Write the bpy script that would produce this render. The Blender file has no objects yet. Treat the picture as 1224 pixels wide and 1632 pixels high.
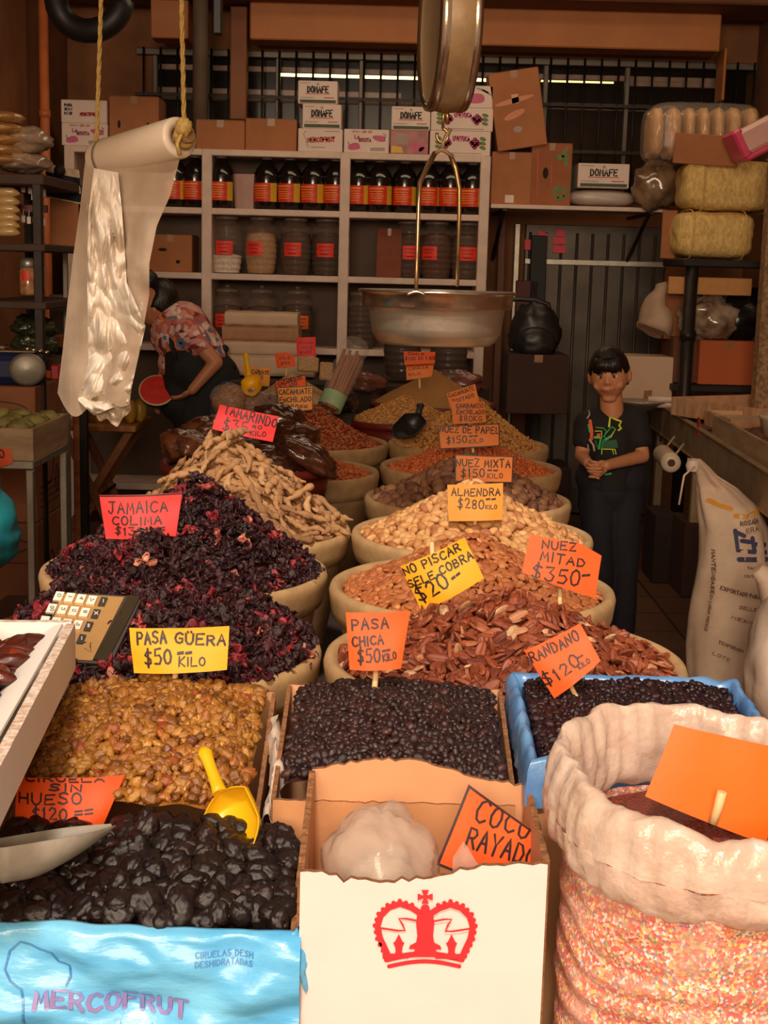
import bpy, math, random
import numpy as np
from mathutils import Vector, Matrix, noise
from mathutils.bvhtree import BVHTree

scene = bpy.context.scene
COL = scene.collection
rng = random.Random(7)
PI = math.pi

# ---------------------------------------------------------------- camera
CAM_Z, FPX, PITCH, ROLL = 1.55, 2200.0, math.radians(10.0), math.radians(1.5)
_F = Vector((0, math.cos(PITCH), -math.sin(PITCH)))
_U0 = Vector((0, math.sin(PITCH), math.cos(PITCH)))
_X = Vector((1, 0, 0))
_R = _X * math.cos(ROLL) + _U0 * math.sin(ROLL)
_U = _U0 * math.cos(ROLL) - _X * math.sin(ROLL)
CAM = Vector((0, 0, CAM_Z))
cam_data = bpy.data.cameras.new('camera')
cam = bpy.data.objects.new('camera', cam_data)
COL.objects.link(cam)
cam_data.sensor_fit = 'VERTICAL'
cam_data.sensor_height = 36.0
cam_data.lens = 36.0 * FPX / 1632.0
cam_data.clip_start = 0.05
cam.matrix_world = Matrix(((_R.x, _U.x, -_F.x, CAM.x), (_R.y, _U.y, -_F.y, CAM.y), (_R.z, _U.z, -_F.z, CAM.z), (0, 0, 0, 1)))
scene.camera = cam

# ---------------------------------------------------------------- view, world, light
scene.view_settings.view_transform = 'Standard'
scene.view_settings.look = 'None'
scene.view_settings.gamma = 1.0
scene.view_settings.exposure = 0.0
world = bpy.data.worlds.new('street_sky')
scene.world = world
world.use_nodes = True
_bg = world.node_tree.nodes['Background']
_bg.inputs['Color'].default_value = (1.0, 0.68, 0.42, 1)
_bg.inputs['Strength'].default_value = 0.42

def lamp(name, kind, energy, color, loc, target=None, **kw):
    d = bpy.data.lights.new(name, kind)
    d.energy = energy
    d.color = color
    for k, v in kw.items():
        setattr(d, k, v)
    o = bpy.data.objects.new(name, d)
    COL.objects.link(o)
    o.location = loc
    if target is not None:
        o.rotation_euler = (Vector(target) - Vector(loc)).to_track_quat('-Z', 'Y').to_euler()
    return o
# daylight through the open shop front, warmed by the awning over the pavement
lamp('shopfront_daylight', 'AREA', 345, (1.0, 0.77, 0.54), (-0.6, -4.0, 3.0), (0.1, 4.6, 1.0), shape='RECTANGLE', size=3.4, size_y=2.0)
# unseen warm fill lamps under the ceiling, added to brighten the interior
lamp('interior_fill_lamp', 'AREA', 6, (1.0, 0.74, 0.48), (0.3, 4.6, 3.4), (0.3, 4.6, 0), shape='RECTANGLE', size=2.6, size_y=.5)
lamp('interior_fill_lamp', 'AREA', 13, (1.0, 0.74, 0.48), (0.3, 7.0, 3.4), (0.3, 7.0, 0), shape='RECTANGLE', size=2.6, size_y=.5)
# sun that slips under the awning onto the front row of boxes
lamp('sun', 'SUN', 2.7, (1.0, 0.88, 0.77), (0, -3, 6), (0.35, 1.2, 0.6), angle=math.radians(6))

# ---------------------------------------------------------------- pixel helpers (photo frame 1224 x 1632)
def ray(px, py):
    return _F + _R * ((px - 612.0) / FPX) + _U * ((816.0 - py) / FPX)
def at(px, py, Y):
    d = ray(px, py)
    return CAM + d * (Y / d.y)
def atz(px, py, z):
    d = ray(px, py)
    return CAM + d * ((z - CAM_Z) / d.z)
def depth(p):
    return (Vector(p) - CAM).dot(_F)
def mpp(Y, py=816):
    return depth(at(612, py, Y)) / FPX
def proj(p):
    q = Vector(p) - CAM
    d = q.dot(_F)
    return 612 + FPX * q.dot(_R) / d, 816 - FPX * q.dot(_U) / d, d

# ---------------------------------------------------------------- materials
def lin(c):
    return tuple((x / 255.0 / 12.92) if x / 255.0 <= 0.04045 else ((x / 255.0 + 0.055) / 1.055) ** 2.4 for x in c)
_mats = {}
def pm(name, c, rough=0.6, metal=0.0, var=0.15, scale=30, bump=0.0, bscale=None, c2=None, spec=0.5, trans=0.0,
       alpha=1.0, rnd=None, coat=0.0, emit=0.0, stretch=None, sub=0.0, thin=0.0):
    """One procedural material: noise-mixed colour, optional noise bump, optional per-item colour ramp."""
    if name in _mats:
        return _mats[name]
    m = bpy.data.materials.new(name)
    m.use_nodes = True
    nt = m.node_tree
    N, L = nt.nodes, nt.links
    b = N['Principled BSDF']
    c = lin(c)
    c2 = lin(c2) if c2 else tuple(x * (1 - var) for x in c)
    tc = N.new('ShaderNodeTexCoord')
    vec = tc.outputs['Object']
    if stretch:
        mp = N.new('ShaderNodeMapping')
        mp.inputs['Scale'].default_value = stretch
        L.new(vec, mp.inputs['Vector'])
        vec = mp.outputs['Vector']
    nz = N.new('ShaderNodeTexNoise')
    nz.inputs['Scale'].default_value = scale
    nz.inputs['Detail'].default_value = 5
    nz.inputs['Roughness'].default_value = 0.6
    L.new(vec, nz.inputs['Vector'])
    rp = N.new('ShaderNodeValToRGB')
    rp.color_ramp.elements[0].position = 0.38
    rp.color_ramp.elements[1].position = 0.62
    rp.color_ramp.elements[0].color = (*c2, 1)
    rp.color_ramp.elements[1].color = (*c, 1)
    L.new(nz.outputs['Fac'], rp.inputs['Fac'])
    colout = rp.outputs['Color']
    if rnd:
        oi = N.new('ShaderNodeObjectInfo')
        at_ = N.new('ShaderNodeAttribute')
        at_.attribute_name = 'item_shade'
        ad = N.new('ShaderNodeMath'); ad.operation = 'ADD'
        fr = N.new('ShaderNodeMath'); fr.operation = 'FRACT'
        L.new(oi.outputs['Random'], ad.inputs[0]); L.new(at_.outputs['Fac'], ad.inputs[1]); L.new(ad.outputs[0], fr.inputs[0])
        r2 = N.new('ShaderNodeValToRGB')
        el = r2.color_ramp.elements
        while len(el) < len(rnd):
            el.new(0.5)
        for e, (p, cc) in zip(el, rnd):
            e.position = p
            e.color = (*lin(cc), 1)
        L.new(fr.outputs[0], r2.inputs['Fac'])
        mx = N.new('ShaderNodeMix'); mx.data_type = 'RGBA'; mx.blend_type = 'MULTIPLY'
        mx.inputs['Factor'].default_value = 1.0
        L.new(r2.outputs['Color'], mx.inputs[6]); L.new(colout, mx.inputs[7])
        colout = mx.outputs[2]
    L.new(colout, b.inputs['Base Color'])
    b.inputs['Roughness'].default_value = rough
    b.inputs['Metallic'].default_value = metal
    b.inputs['Specular IOR Level'].default_value = spec
    b.inputs['Transmission Weight'].default_value = trans
    b.inputs['Alpha'].default_value = alpha
    b.inputs['Coat Weight'].default_value = coat
    if sub:
        b.inputs['Subsurface Weight'].default_value = sub
        b.inputs['Subsurface Radius'].default_value = (0.01, 0.004, 0.002)
    if emit:
        L.new(colout, b.inputs['Emission Color'])
        b.inputs['Emission Strength'].default_value = emit
    if bump:
        nb = N.new('ShaderNodeTexNoise')
        nb.inputs['Scale'].default_value = bscale or scale
        nb.inputs['Detail'].default_value = 6
        L.new(vec, nb.inputs['Vector'])
        bp = N.new('ShaderNodeBump')
        bp.inputs['Strength'].default_value = min(1.0, bump)
        bp.inputs['Distance'].default_value = 0.01
        L.new(nb.outputs['Fac'], bp.inputs['Height'])
        L.new(bp.outputs['Normal'], b.inputs['Normal'])
    if thin:  # sheet that lets light through: mix in a translucent lobe
        tr = N.new('ShaderNodeBsdfTranslucent')
        L.new(colout, tr.inputs['Color'])
        ms = N.new('ShaderNodeMixShader')
        ms.inputs['Fac'].default_value = thin
        out = N['Material Output']
        L.new(b.outputs['BSDF'], ms.inputs[1]); L.new(tr.outputs['BSDF'], ms.inputs[2]); L.new(ms.outputs['Shader'], out.inputs['Surface'])
    _mats[name] = m
    return m

# ---------------------------------------------------------------- mesh builder
def frame_of(t):
    t = t.normalized()
    a = Vector((0, 0, 1)) if abs(t.z) < 0.9 else Vector((1, 0, 0))
    u = t.cross(a).normalized()
    return u, t.cross(u).normalized()

class MB:
    def __init__(self):
        self.V, self.F, self.M, self.S = [], [], [], []
    def add(self, verts, faces, m=0, smooth=False, mat=None):
        o = len(self.V)
        if mat is not None:
            verts = [mat @ Vector(v) for v in verts]
        self.V.extend(tuple(v) for v in verts)
        for f in faces:
            self.F.append([i + o for i in f]); self.M.append(m); self.S.append(smooth)
        return self
    def box(self, c, s, b=0.0, m=0, mat=None):
        """chamfered box, centre c, full size s"""
        hx, hy, hz = s[0] / 2, s[1] / 2, s[2] / 2
        b = min(b, hx * .9, hy * .9, hz * .9)
        c = Vector(c)
        if b <= 0:
            v = [c + Vector((x * hx, y * hy, z * hz)) for x in (-1, 1) for y in (-1, 1) for z in (-1, 1)]
            f = [(0, 1, 3, 2), (4, 6, 7, 5), (0, 4, 5, 1), (2, 3, 7, 6), (0, 2, 6, 4), (1, 5, 7, 3)]
            return self.add(v, f, m, False, mat)
        v, idx = [], {}
        for x in (-1, 1):
            for y in (-1, 1):
                for z in (-1, 1):
                    for a in range(3):
                        d = [hx - b, hy - b, hz - b]; d[a] += b
                        idx[(x, y, z, a)] = len(v)
                        v.append(c + Vector((x * d[0], y * d[1], z * d[2])))
        f = []
        for a in range(3):
            p, q = (a + 1) % 3, (a + 2) % 3
            for s_ in (-1, 1):
                ring = []
                for (sp, sq) in ((-1, -1), (1, -1), (1, 1), (-1, 1)):
                    k = [0, 0, 0]; k[a] = s_; k[p] = sp; k[q] = sq
                    ring.append(idx[(k[0], k[1], k[2], a)])
                f.append(ring if s_ > 0 else ring[::-1])
        for a in range(3):
            p, q = (a + 1) % 3, (a + 2) % 3
            for sp in (-1, 1):
                for sq in (-1, 1):
                    k0 = [0, 0, 0]; k0[p] = sp; k0[q] = sq
                    k1 = list(k0); k0[a] = -1; k1[a] = 1
                    r = [idx[(*k0, p)], idx[(*k1, p)], idx[(*k1, q)], idx[(*k0, q)]]
                    f.append(r if sp * sq < 0 else r[::-1])
        for x in (-1, 1):
            for y in (-1, 1):
                for z in (-1, 1):
                    r = [idx[(x, y, z, 0)], idx[(x, y, z, 1)], idx[(x, y, z, 2)]]
                    f.append(r if x * y * z > 0 else r[::-1])
        return self.add(v, f, m, False, mat)
    def tube(self, pts, r, n=10, m=0, cap=True, smooth=True, sq=None):
        """swept circle; r a number or one per point; sq = (su, sv) flattens it"""
        pts = [Vector(p) for p in pts]
        k = len(pts)
        rs = r if isinstance(r, (list, tuple)) else [r] * k
        ts = []
        for i in range(k):
            a, b = pts[max(0, i - 1)], pts[min(k - 1, i + 1)]
            ts.append((b - a).normalized())
        u, w = frame_of(ts[0])
        v, f = [], []
        for i in range(k):
            if i:
                q = ts[i - 1].rotation_difference(ts[i])
                u = q @ u
                w = ts[i].cross(u).normalized()
                u = w.cross(ts[i]).normalized()
            su, sv = sq if sq else (1, 1)
            for j in range(n):
                a = 2 * PI * j / n
                v.append(pts[i] + u * (math.cos(a) * rs[i] * su) + w * (math.sin(a) * rs[i] * sv))
        for i in range(k - 1):
            for j in range(n):
                f.append((i * n + j, i * n + (j + 1) % n, (i + 1) * n + (j + 1) % n, (i + 1) * n + j))
        self.add(v, f, m, smooth)
        if cap:
            o = len(self.V) - k * n
            self.F.append([o + j for j in range(n)][::-1]); self.M.append(m); self.S.append(False)
            self.F.append([o + (k - 1) * n + j for j in range(n)]); self.M.append(m); self.S.append(False)
        return self
    def lathe(self, prof, n=40, c=(0, 0, 0), m=0, smooth=True, mat=None, sx=1, sy=1):
        c = Vector(c)
        v, f = [], []
        k = len(prof)
        for (r, z) in prof:
            for j in range(n):
                a = 2 * PI * j / n
                v.append(c + Vector((r * sx * math.cos(a), r * sy * math.sin(a), z)))
        for i in range(k - 1):
            for j in range(n):
                f.append((i * n + j, i * n + (j + 1) % n, (i + 1) * n + (j + 1) % n, (i + 1) * n + j))
        if prof[0][0] > 1e-4 and False:
            pass
        return self.add(v, f, m, smooth, mat)
    def grid(self, fn, nu, nv, m=0, smooth=True, close_u=False, flip=False):
        v = [fn(i / (nu if close_u else nu - 1), j / (nv - 1)) for j in range(nv) for i in range(nu)]
        f = []
        for j in range(nv - 1):
            for i in range(nu if close_u else nu - 1):
                a, b = j * nu + i, j * nu + (i + 1) % nu
                q = (a, b, b + nu, a + nu)
                f.append(q[::-1] if flip else q)
        return self.add(v, f, m, smooth)
    def sheet(self, fn, nu, nv, t, m=0, m_back=None, m_edge=None, smooth=True):
        """fn(u,v) surface given thickness t (behind its normal)"""
        P = [[Vector(fn(i / (nu - 1), j / (nv - 1))) for i in range(nu)] for j in range(nv)]
        Q = []
        for j in range(nv):
            row = []
            for i in range(nu):
                du = P[j][min(nu - 1, i + 1)] - P[j][max(0, i - 1)]
                dv = P[min(nv - 1, j + 1)][i] - P[max(0, j - 1)][i]
                n_ = du.cross(dv)
                n_ = n_.normalized() if n_.length > 1e-12 else Vector((0, -1, 0))
                row.append(P[j][i] - n_ * t)
            Q.append(row)
        fl = lambda A: [p for r in A for p in r]
        qs = [(j * nu + i, j * nu + i + 1, (j + 1) * nu + i + 1, (j + 1) * nu + i) for j in range(nv - 1) for i in range(nu - 1)]
        self.add(fl(P), qs, m, smooth)
        self.add(fl(Q), [q[::-1] for q in qs], m if m_back is None else m_back, smooth)
        ring = [(0, i) for i in range(nu)] + [(j, nu - 1) for j in range(1, nv)] + [(nv - 1, i) for i in range(nu - 2, -1, -1)] + [(j, 0) for j in range(nv - 2, 0, -1)]
        a = [P[j][i] for j, i in ring]; b = [Q[j][i] for j, i in ring]
        k = len(ring)
        self.add(a + b, [(i, k + i, k + (i + 1) % k, (i + 1) % k) for i in range(k)], m if m_edge is None else m_edge, False)
        return self
    def ell(self, c, r, nu=20, nv=12, m=0, mat=None, fn=None):
        c = Vector(c)
        v = []
        for j in range(nv + 1):
            th = PI * j / nv
            for i in range(nu):
                ph = 2 * PI * i / nu
                d = Vector((math.sin(th) * math.cos(ph), math.sin(th) * math.sin(ph), math.cos(th)))
                k = fn(d) if fn else 1.0
                p = Vector((d.x * r[0], d.y * r[1], d.z * r[2])) * k
                v.append((mat @ p if mat is not None else p) + c)
        f = [(j * nu + i, (j + 1) * nu + i, (j + 1) * nu + (i + 1) % nu, j * nu + (i + 1) % nu) for j in range(nv) for i in range(nu)]
        return self.add(v, f, m, True)
    def prism(self, poly, to3, t, m=0):
        """2-D outline extruded: to3(x, y, h) places it"""
        k = len(poly)
        a = [to3(x, y, 0) for x, y in poly]; b = [to3(x, y, t) for x, y in poly]
        self.add(a + b, [list(range(k)), list(range(2 * k - 1, k - 1, -1))] + [(i, k + i, k + (i + 1) % k, (i + 1) % k) for i in range(k)], m)
        return self
    def mesh(self, name, mats):
        me = bpy.data.meshes.new(name)
        me.from_pydata([tuple(v) for v in self.V], [], self.F)
        for m in mats:
            me.materials.append(m)
        me.polygons.foreach_set('material_index', self.M)
        me.polygons.foreach_set('use_smooth', self.S)
        me.update()
        return me

ROOTS = {}
OCC = []
def obj(name, mb, mats, parent=None, loc=None, world=False, occ=False):
    """link a builder's mesh as one object; with world=True its vertices are world coordinates"""
    mats = mats if isinstance(mats, (list, tuple)) else [mats]
    if occ:
        mw = ROOTS[parent.name] if (parent and not world) else (Matrix.Translation(Vector(loc)) if (loc is not None and not world) else Matrix())
        OCC.append(([tuple(mw @ Vector(v)) for v in mb.V], [list(f) for f in mb.F]))
    if world:
        inv = None
        if parent is not None:
            inv = ROOTS[parent.name].inverted()
        elif loc is not None:
            inv = Matrix.Translation(-Vector(loc))
        if inv is not None:
            mb.V = [tuple(inv @ Vector(v)) for v in mb.V]
    o = bpy.data.objects.new(name, mb.mesh(name, mats))
    COL.objects.link(o)
    if parent is not None:
        o.parent = parent
        ROOTS[o.name] = ROOTS[parent.name]
    elif loc is not None:
        o.location = loc
        ROOTS[o.name] = Matrix.Translation(Vector(loc))
    else:
        ROOTS[o.name] = Matrix()
    return o
def tag(o, label=None, cat=None, group=None, kind=None):
    if label: o['label'] = label
    if cat: o['category'] = cat
    if group: o['group'] = group
    if kind: o['kind'] = kind
    return o
def thing(name, label, cat, loc=(0, 0, 0), rot=(0, 0, 0), group=None):
    o = bpy.data.objects.new(name, None)
    o.empty_display_size = 0.05
    COL.objects.link(o)
    o.location = loc
    o.rotation_euler = rot
    from mathutils import Euler
    ROOTS[o.name] = Matrix.Translation(Vector(loc)) @ Euler(rot).to_matrix().to_4x4()
    return tag(o, label, cat, group)
def struct(name, mb, mats, parent=None, occ=False):
    o = obj(name, mb, mats, parent, occ=occ)
    if parent is None:
        o['kind'] = 'structure'
    return o
def dup(root, loc, rot=None, label=None, group=None):
    """copy of a thing with copies of its parts and sub-parts"""
    r = root.copy(); COL.objects.link(r)
    r.location = loc
    if rot is not None: r.rotation_euler = rot
    if label: r['label'] = label
    if group: r['group'] = group
    for ch in list(root.children):
        c = ch.copy(); COL.objects.link(c); c.parent = r
        for g in list(ch.children):
            d = g.copy(); COL.objects.link(d); d.parent = c
    return r
def nz(x, y=0, z=0):
    return noise.noise(Vector((x, y, z)))

# ---------------------------------------------------------------- marker lettering
GL = {
 'A': [[(0,0),(.5,1),(1,0)],[(.2,.38),(.82,.38)]], 'B': [[(0,0),(.05,1),(.7,.95),(.8,.75),(.6,.55),(.02,.5)],[(.6,.55),(.95,.32),(.75,.04),(0,0)]],
 'C': [[(1,.86),(.65,1),(.2,.85),(0,.45),(.2,.1),(.6,0),(1,.16)]], 'D': [[(.05,0),(.05,1),(.6,.92),(1,.5),(.75,.08),(.05,0)]],
 'E': [[(1,1),(.05,.98),(0,0),(1,.04)],[(.02,.52),(.75,.54)]], 'F': [[(1,1),(.05,.98),(0,0)],[(.02,.52),(.75,.54)]],
 'G': [[(1,.85),(.6,1),(.2,.85),(0,.45),(.2,.1),(.6,0),(.95,.12),(1,.45),(.6,.45)]], 'H': [[(0,0),(.05,1)],[(1,0),(.95,1)],[(.03,.5),(.97,.53)]],
 'I': [[(.5,0),(.5,1)]], 'J': [[(.1,1),(1,1)],[(.65,1),(.62,.25),(.4,0),(.1,.08),(0,.25)]], 'K': [[(0,0),(.05,1)],[(.95,1),(.05,.45),(1,0)]],
 'L': [[(.05,1),(0,0),(1,.03)]], 'M': [[(0,0),(.12,1),(.5,.3),(.88,1),(1,0)]], 'N': [[(0,0),(.05,1),(.92,0),(1,1)]],
 'O': [[(.5,1),(.15,.85),(0,.5),(.15,.12),(.5,0),(.85,.12),(1,.5),(.85,.85),(.5,1)]], 'P': [[(.05,0),(.05,1),(.75,.95),(1,.75),(.75,.5),(.05,.45)]],
 'Q': [[(.5,1),(.1,.8),(0,.4),(.3,0),(.8,.1),(1,.5),(.8,.9),(.5,1)],[(.6,.3),(1,-.08)]], 'R': [[(.05,0),(.05,1),(.75,.96),(.95,.75),(.7,.52),(.05,.48)],[(.45,.5),(1,0)]],
 'S': [[(.95,.88),(.5,1),(.1,.85),(.15,.6),(.8,.42),(.95,.18),(.5,0),(.02,.14)]], 'T': [[(0,.98),(1,1)],[(.5,1),(.48,0)]],
 'U': [[(0,1),(.03,.3),(.3,0),(.7,0),(.97,.3),(1,1)]], 'V': [[(0,1),(.5,0),(1,1)]], 'W': [[(0,1),(.25,0),(.5,.7),(.75,0),(1,1)]],
 'X': [[(0,0),(1,1)],[(0,1),(1,0)]], 'Y': [[(0,1),(.5,.5),(1,1)],[(.5,.5),(.45,0)]], 'Z': [[(0,1),(1,.98),(0,0),(1,.03)]],
 '0': [[(.5,1),(.12,.8),(0,.45),(.2,.06),(.5,0),(.85,.12),(1,.5),(.85,.88),(.5,1)]], '1': [[(.2,.75),(.55,1),(.5,0)]],
 '2': [[(.05,.78),(.35,1),(.8,.9),(.85,.62),(.1,.02),(1,.04)]], '3': [[(.05,.95),(.9,1),(.45,.6),(.95,.4),(.75,.05),(.3,0),(0,.15)]],
 '4': [[(.7,0),(.72,1),(0,.35),(1,.36)]], '5': [[(.95,1),(.2,.97),(.12,.55),(.7,.6),(1,.35),(.7,.03),(.05,.06)]],
 '6': [[(.8,1),(.2,.65),(0,.25),(.4,0),(.9,.15),(.85,.45),(.4,.52),(.05,.3)]], '7': [[(0,1),(1,1),(.35,0)]],
 '8': [[(.5,1),(.1,.85),(.2,.6),(.85,.35),(.9,.1),(.5,0),(.08,.12),(.15,.38),(.8,.62),(.9,.88),(.5,1)]], '9': [[(.95,.75),(.5,1),(.05,.75),(.3,.48),(.95,.6),(.9,.2),(.5,0)]],
 '$': [[(.95,.85),(.4,.95),(.05,.72),(.8,.4),(.85,.15),(.4,.03),(0,.18)],[(.55,1.15),(.4,-.15)]], '=': [[(0,.75),(1,.82)],[(0,.45),(1,.5)]],
 '-': [[(0,.5),(1,.55)]], '"': [[(.2,1.0),(.22,.92)],[(.7,1.02),(.72,.94)]], '.': [[(.45,0),(.5,.06)]],
 '@': [[(0,1.18),(.0,1.22)],[(.25,1.18),(.25,1.22)]],
}
NARROW = {'I': .25, '1': .55, '.': .3, '"': .6, '-': .7}
def strokes_of(text, x, y, h, w=None, slope=0.0, jit=0.03, seed=1, gap=0.42, aspect=0.62):
    """polylines of a hand-lettered line that starts at x, y (text units), cap height h, total width w"""
    r = random.Random(seed * 131 + len(text))
    adv, tot = [], 0.0
    for ch in text:
        a = 0.45 if ch == ' ' else NARROW.get(ch, 1.0)
        adv.append(a); tot += a + gap
    tot -= gap
    cw = (w / tot) if w else h * aspect
    out, cx = [], 0.0
    for ch, a in zip(text, adv):
        dy = r.uniform(-jit, jit) * h; sc = 1 + r.uniform(-jit, jit) * 2
        key = 'U' if ch == '%' else ch
        for pl in GL.get(key, []) + ([[(.25,1.2),(.27,1.13)],[(.7,1.22),(.72,1.15)]] if ch == '%' else []):
            pts = [(x + cx * cw + px * a * cw, y + dy + py * h * sc + slope * (cx + px * a) * cw) for px, py in pl]
            out.append(pts)
        cx += a + gap
    return out
def ink(mb, lines, width, to3, m=1):
    """marker ribbons: quads per segment plus round joins, laid on the surface to3(x, y)"""
    for pl in lines:
        dense = [pl[0]]
        for a, b in zip(pl, pl[1:]):
            L_ = math.hypot(b[0] - a[0], b[1] - a[1])
            k = max(1, int(L_ / (width * 2.5)))
            for i in range(1, k + 1):
                dense.append((a[0] + (b[0] - a[0]) * i / k, a[1] + (b[1] - a[1]) * i / k))
        k = len(dense)
        lft, rgt = [], []
        for i in range(k):
            a, b = dense[max(0, i - 1)], dense[min(k - 1, i + 1)]
            dx, dy = b[0] - a[0], b[1] - a[1]
            l_ = math.hypot(dx, dy) or 1
            nx, ny = -dy / l_ * width / 2, dx / l_ * width / 2
            lft.append((dense[i][0] + nx, dense[i][1] + ny)); rgt.append((dense[i][0] - nx, dense[i][1] - ny))
        mb.add([to3(*p) for p in lft] + [to3(*p) for p in rgt], [(i, k + i, k + i + 1, i + 1) for i in range(k - 1)], m)
        for p, l_, s_ in ((dense[0], lft[0], 1), (dense[-1], rgt[-1], 1)):      # round ends, outside the ribbon
            a0 = math.atan2(l_[1] - p[1], l_[0] - p[0])
            mb.add([to3(p[0] + math.cos(a0 + PI * j / 5) * width / 2, p[1] + math.sin(a0 + PI * j / 5) * width / 2) for j in range(6)], [tuple(range(6))], m)
# ================================================================ SETTING
m_wall = pm('orange_plaster', (150, 96, 58), .8, var=.3, scale=3, bump=.15, bscale=40)
m_wall_dark = pm('dim_plaster', (120, 82, 54), .85, var=.3, scale=4, bump=.1, bscale=30)
m_beam = pm('orange_paint', (196, 122, 66), .6, var=.12, scale=5, bump=.05, bscale=60)
m_dark = pm('dark_paint', (26, 20, 17), .7, var=.3, scale=8)
m_steel_dark = pm('dark_steel', (52, 44, 40), .5, .6, var=.3, scale=20)
m_grey_metal = pm('grey_sheet_metal', (104, 94, 84), .45, .5, var=.25, scale=9)
m_alu = pm('dull_aluminium', (190, 182, 168), .42, .75, var=.2, scale=14, bump=.05, bscale=80)

def tile_mat():
    m = bpy.data.materials.new('brown_floor_tile')
    m.use_nodes = True
    nt = m.node_tree; N, L = nt.nodes, nt.links
    b = N['Principled BSDF']
    tc = N.new('ShaderNodeTexCoord')
    br = N.new('ShaderNodeTexBrick')
    br.offset = 0
    br.inputs['Color1'].default_value = (*lin((112, 78, 58)), 1)
    br.inputs['Color2'].default_value = (*lin((98, 68, 52)), 1)
    br.inputs['Mortar'].default_value = (*lin((48, 36, 30)), 1)
    br.inputs['Scale'].default_value = 1
    br.inputs['Mortar Size'].default_value = .006
    br.inputs['Brick Width'].default_value = .33
    br.inputs['Row Height'].default_value = .33
    L.new(tc.outputs['Object'], br.inputs['Vector'])
    L.new(br.outputs['Color'], b.inputs['Base Color'])
    b.inputs['Roughness'].default_value = .45
    return m

XL, XR, YB = -2.05, 2.25, 8.95
struct('floor', MB().box((0.1, 4.5, -0.05), (5.0, 11, .1)), tile_mat())
struct('ceiling', MB().box((0.1, 5.6, 3.5), (5.0, 7.2, .1)), m_wall_dark)
struct('wall_left', MB().box((XL - .05, 5.6, 1.72), (.1, 7.2, 3.46)), m_wall)
struct('wall_right', MB().box((XR + .05, 5.6, 1.72), (.1, 7.2, 3.46)), m_wall)
# back wall with the long barred window above the shelves
WZ0, WZ1 = 2.02, 2.86
w = MB()
w.box((.1, YB + .08, WZ0 / 2), (4.5, .12, WZ0))
wx = at(244, 160, YB).x
w.box(((XL + wx) / 2, YB + .08, 1.72), (wx - XL, .121, 3.46))
w.box((.1, YB + .08, (WZ1 + 3.45) / 2), (4.5, .12, 3.45 - WZ1))
struct('wall_back', w, m_wall)
# the room beyond the window, seen through the bars
w = MB()
w.box((.315, YB + 2.2, 1.9), (4.6, .08, 3.8))
w.box((.315, YB + 1.2, 3.55), (4.6, 2.2, .08))
w.box((.315, YB + 1.2, .9), (4.6, 2.2, .06))
w.box((-2.0, YB + 1.2, 1.9), (.06, 2.2, 3.8)); w.box((2.65, YB + 1.2, 1.9), (.06, 2.2, 3.8))
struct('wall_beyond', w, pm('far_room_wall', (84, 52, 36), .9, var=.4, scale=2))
# window frame, bars, panes
def bar_x(px): return at(px, 160, YB - .03).x
win = MB()
for z in (WZ0 + .02, WZ1 - .02):
    win.box((.315, YB, z), (3.86, .05, .04), .004)
for px in (246, 1150, 330, 442, 575, 870, 1000):
    win.box((bar_x(px), YB + .02, (WZ0 + WZ1) / 2), (.028, .04, WZ1 - WZ0), .003)
wf = struct('window_1', win, m_grey_metal)
rails = MB()
for y0, xa, xb in ((118, 246, 1150), (148, 250, 640), (165, 250, 1100), (170, 860, 1040), (135, 1000, 1140)):
    p0, p1 = at(xa, y0, YB + .10), at(xb, y0, YB + .10)
    z = (p0.z + p1.z) / 2
    rails.box(((p0.x + p1.x) / 2, YB + .1, z), (abs(p1.x - p0.x), .03, .035), .003)
obj('window_rail', rails, pm('pale_louvre', (176, 146, 130), .5, .3, var=.2), wf)
for k in range(37):
    x = -1.56 + k * .105
    g = MB(); g.tube([(x, YB - .06, WZ0), (x, YB - .06, WZ1)], .007, 8)
    obj('window_bar', g, m_steel_dark, wf)
g = MB()
for z in (WZ0 + .28, WZ0 + .56):
    g.box((.315, YB - .06, z), (3.86, .012, .02))
obj('bar_tie', g, m_steel_dark, wf)
g = MB(); g.box((.315, YB + .05, (WZ0 + WZ1) / 2), (3.84, .004, WZ1 - WZ0))
m_pane = pm('dusty_pane', (60, 55, 50), .15, 0, var=.2, scale=6, alpha=.10)
obj('window_pane', g, m_pane, wf)

# fluorescent tube in the room beyond
def tube_lamp(pxa, pxb, py, Y, e, label):
    a, b_ = at(pxa, py, Y), at(pxb, py, Y)
    r = thing('fluorescent_lamp', label, 'lamp', a)
    d = b_ - a; d.z = 0
    g = MB(); g.tube([(0, 0, 0), d], .019, 10); obj('tube', g, pm('lit_tube_%d' % e, (255, 240, 150), .4, var=0, emit=e), r)
    g = MB(); g.box(d / 2 + Vector((0, .01, .045)), (d.length + .06, .07, .04), .006); obj('fitting', g, m_grey_metal, r)
    for q in (Vector((-.01, 0, 0)), d + Vector((.01, 0, 0))):
        g = MB(); g.box(q + Vector((0, 0, .012)), (.022, .04, .06), .004); obj('end_cap', g, m_grey_metal, r)
    for q in (d * .12, d * .88):
        g = MB(); g.tube([q + Vector((0, .01, .06)), q + Vector((0, .01, 3.5 - a.z))], .005, 6); obj('hanger', g, m_steel_dark, r)
tube_lamp(446, 800, 117, YB + .75, 4, 'long lit fluorescent tube glowing beyond the barred window')
tube_lamp(862, 978, 126, YB + 1.1, 2, 'short dimmer fluorescent tube beyond the window bars, right of the leaning carton')

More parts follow.
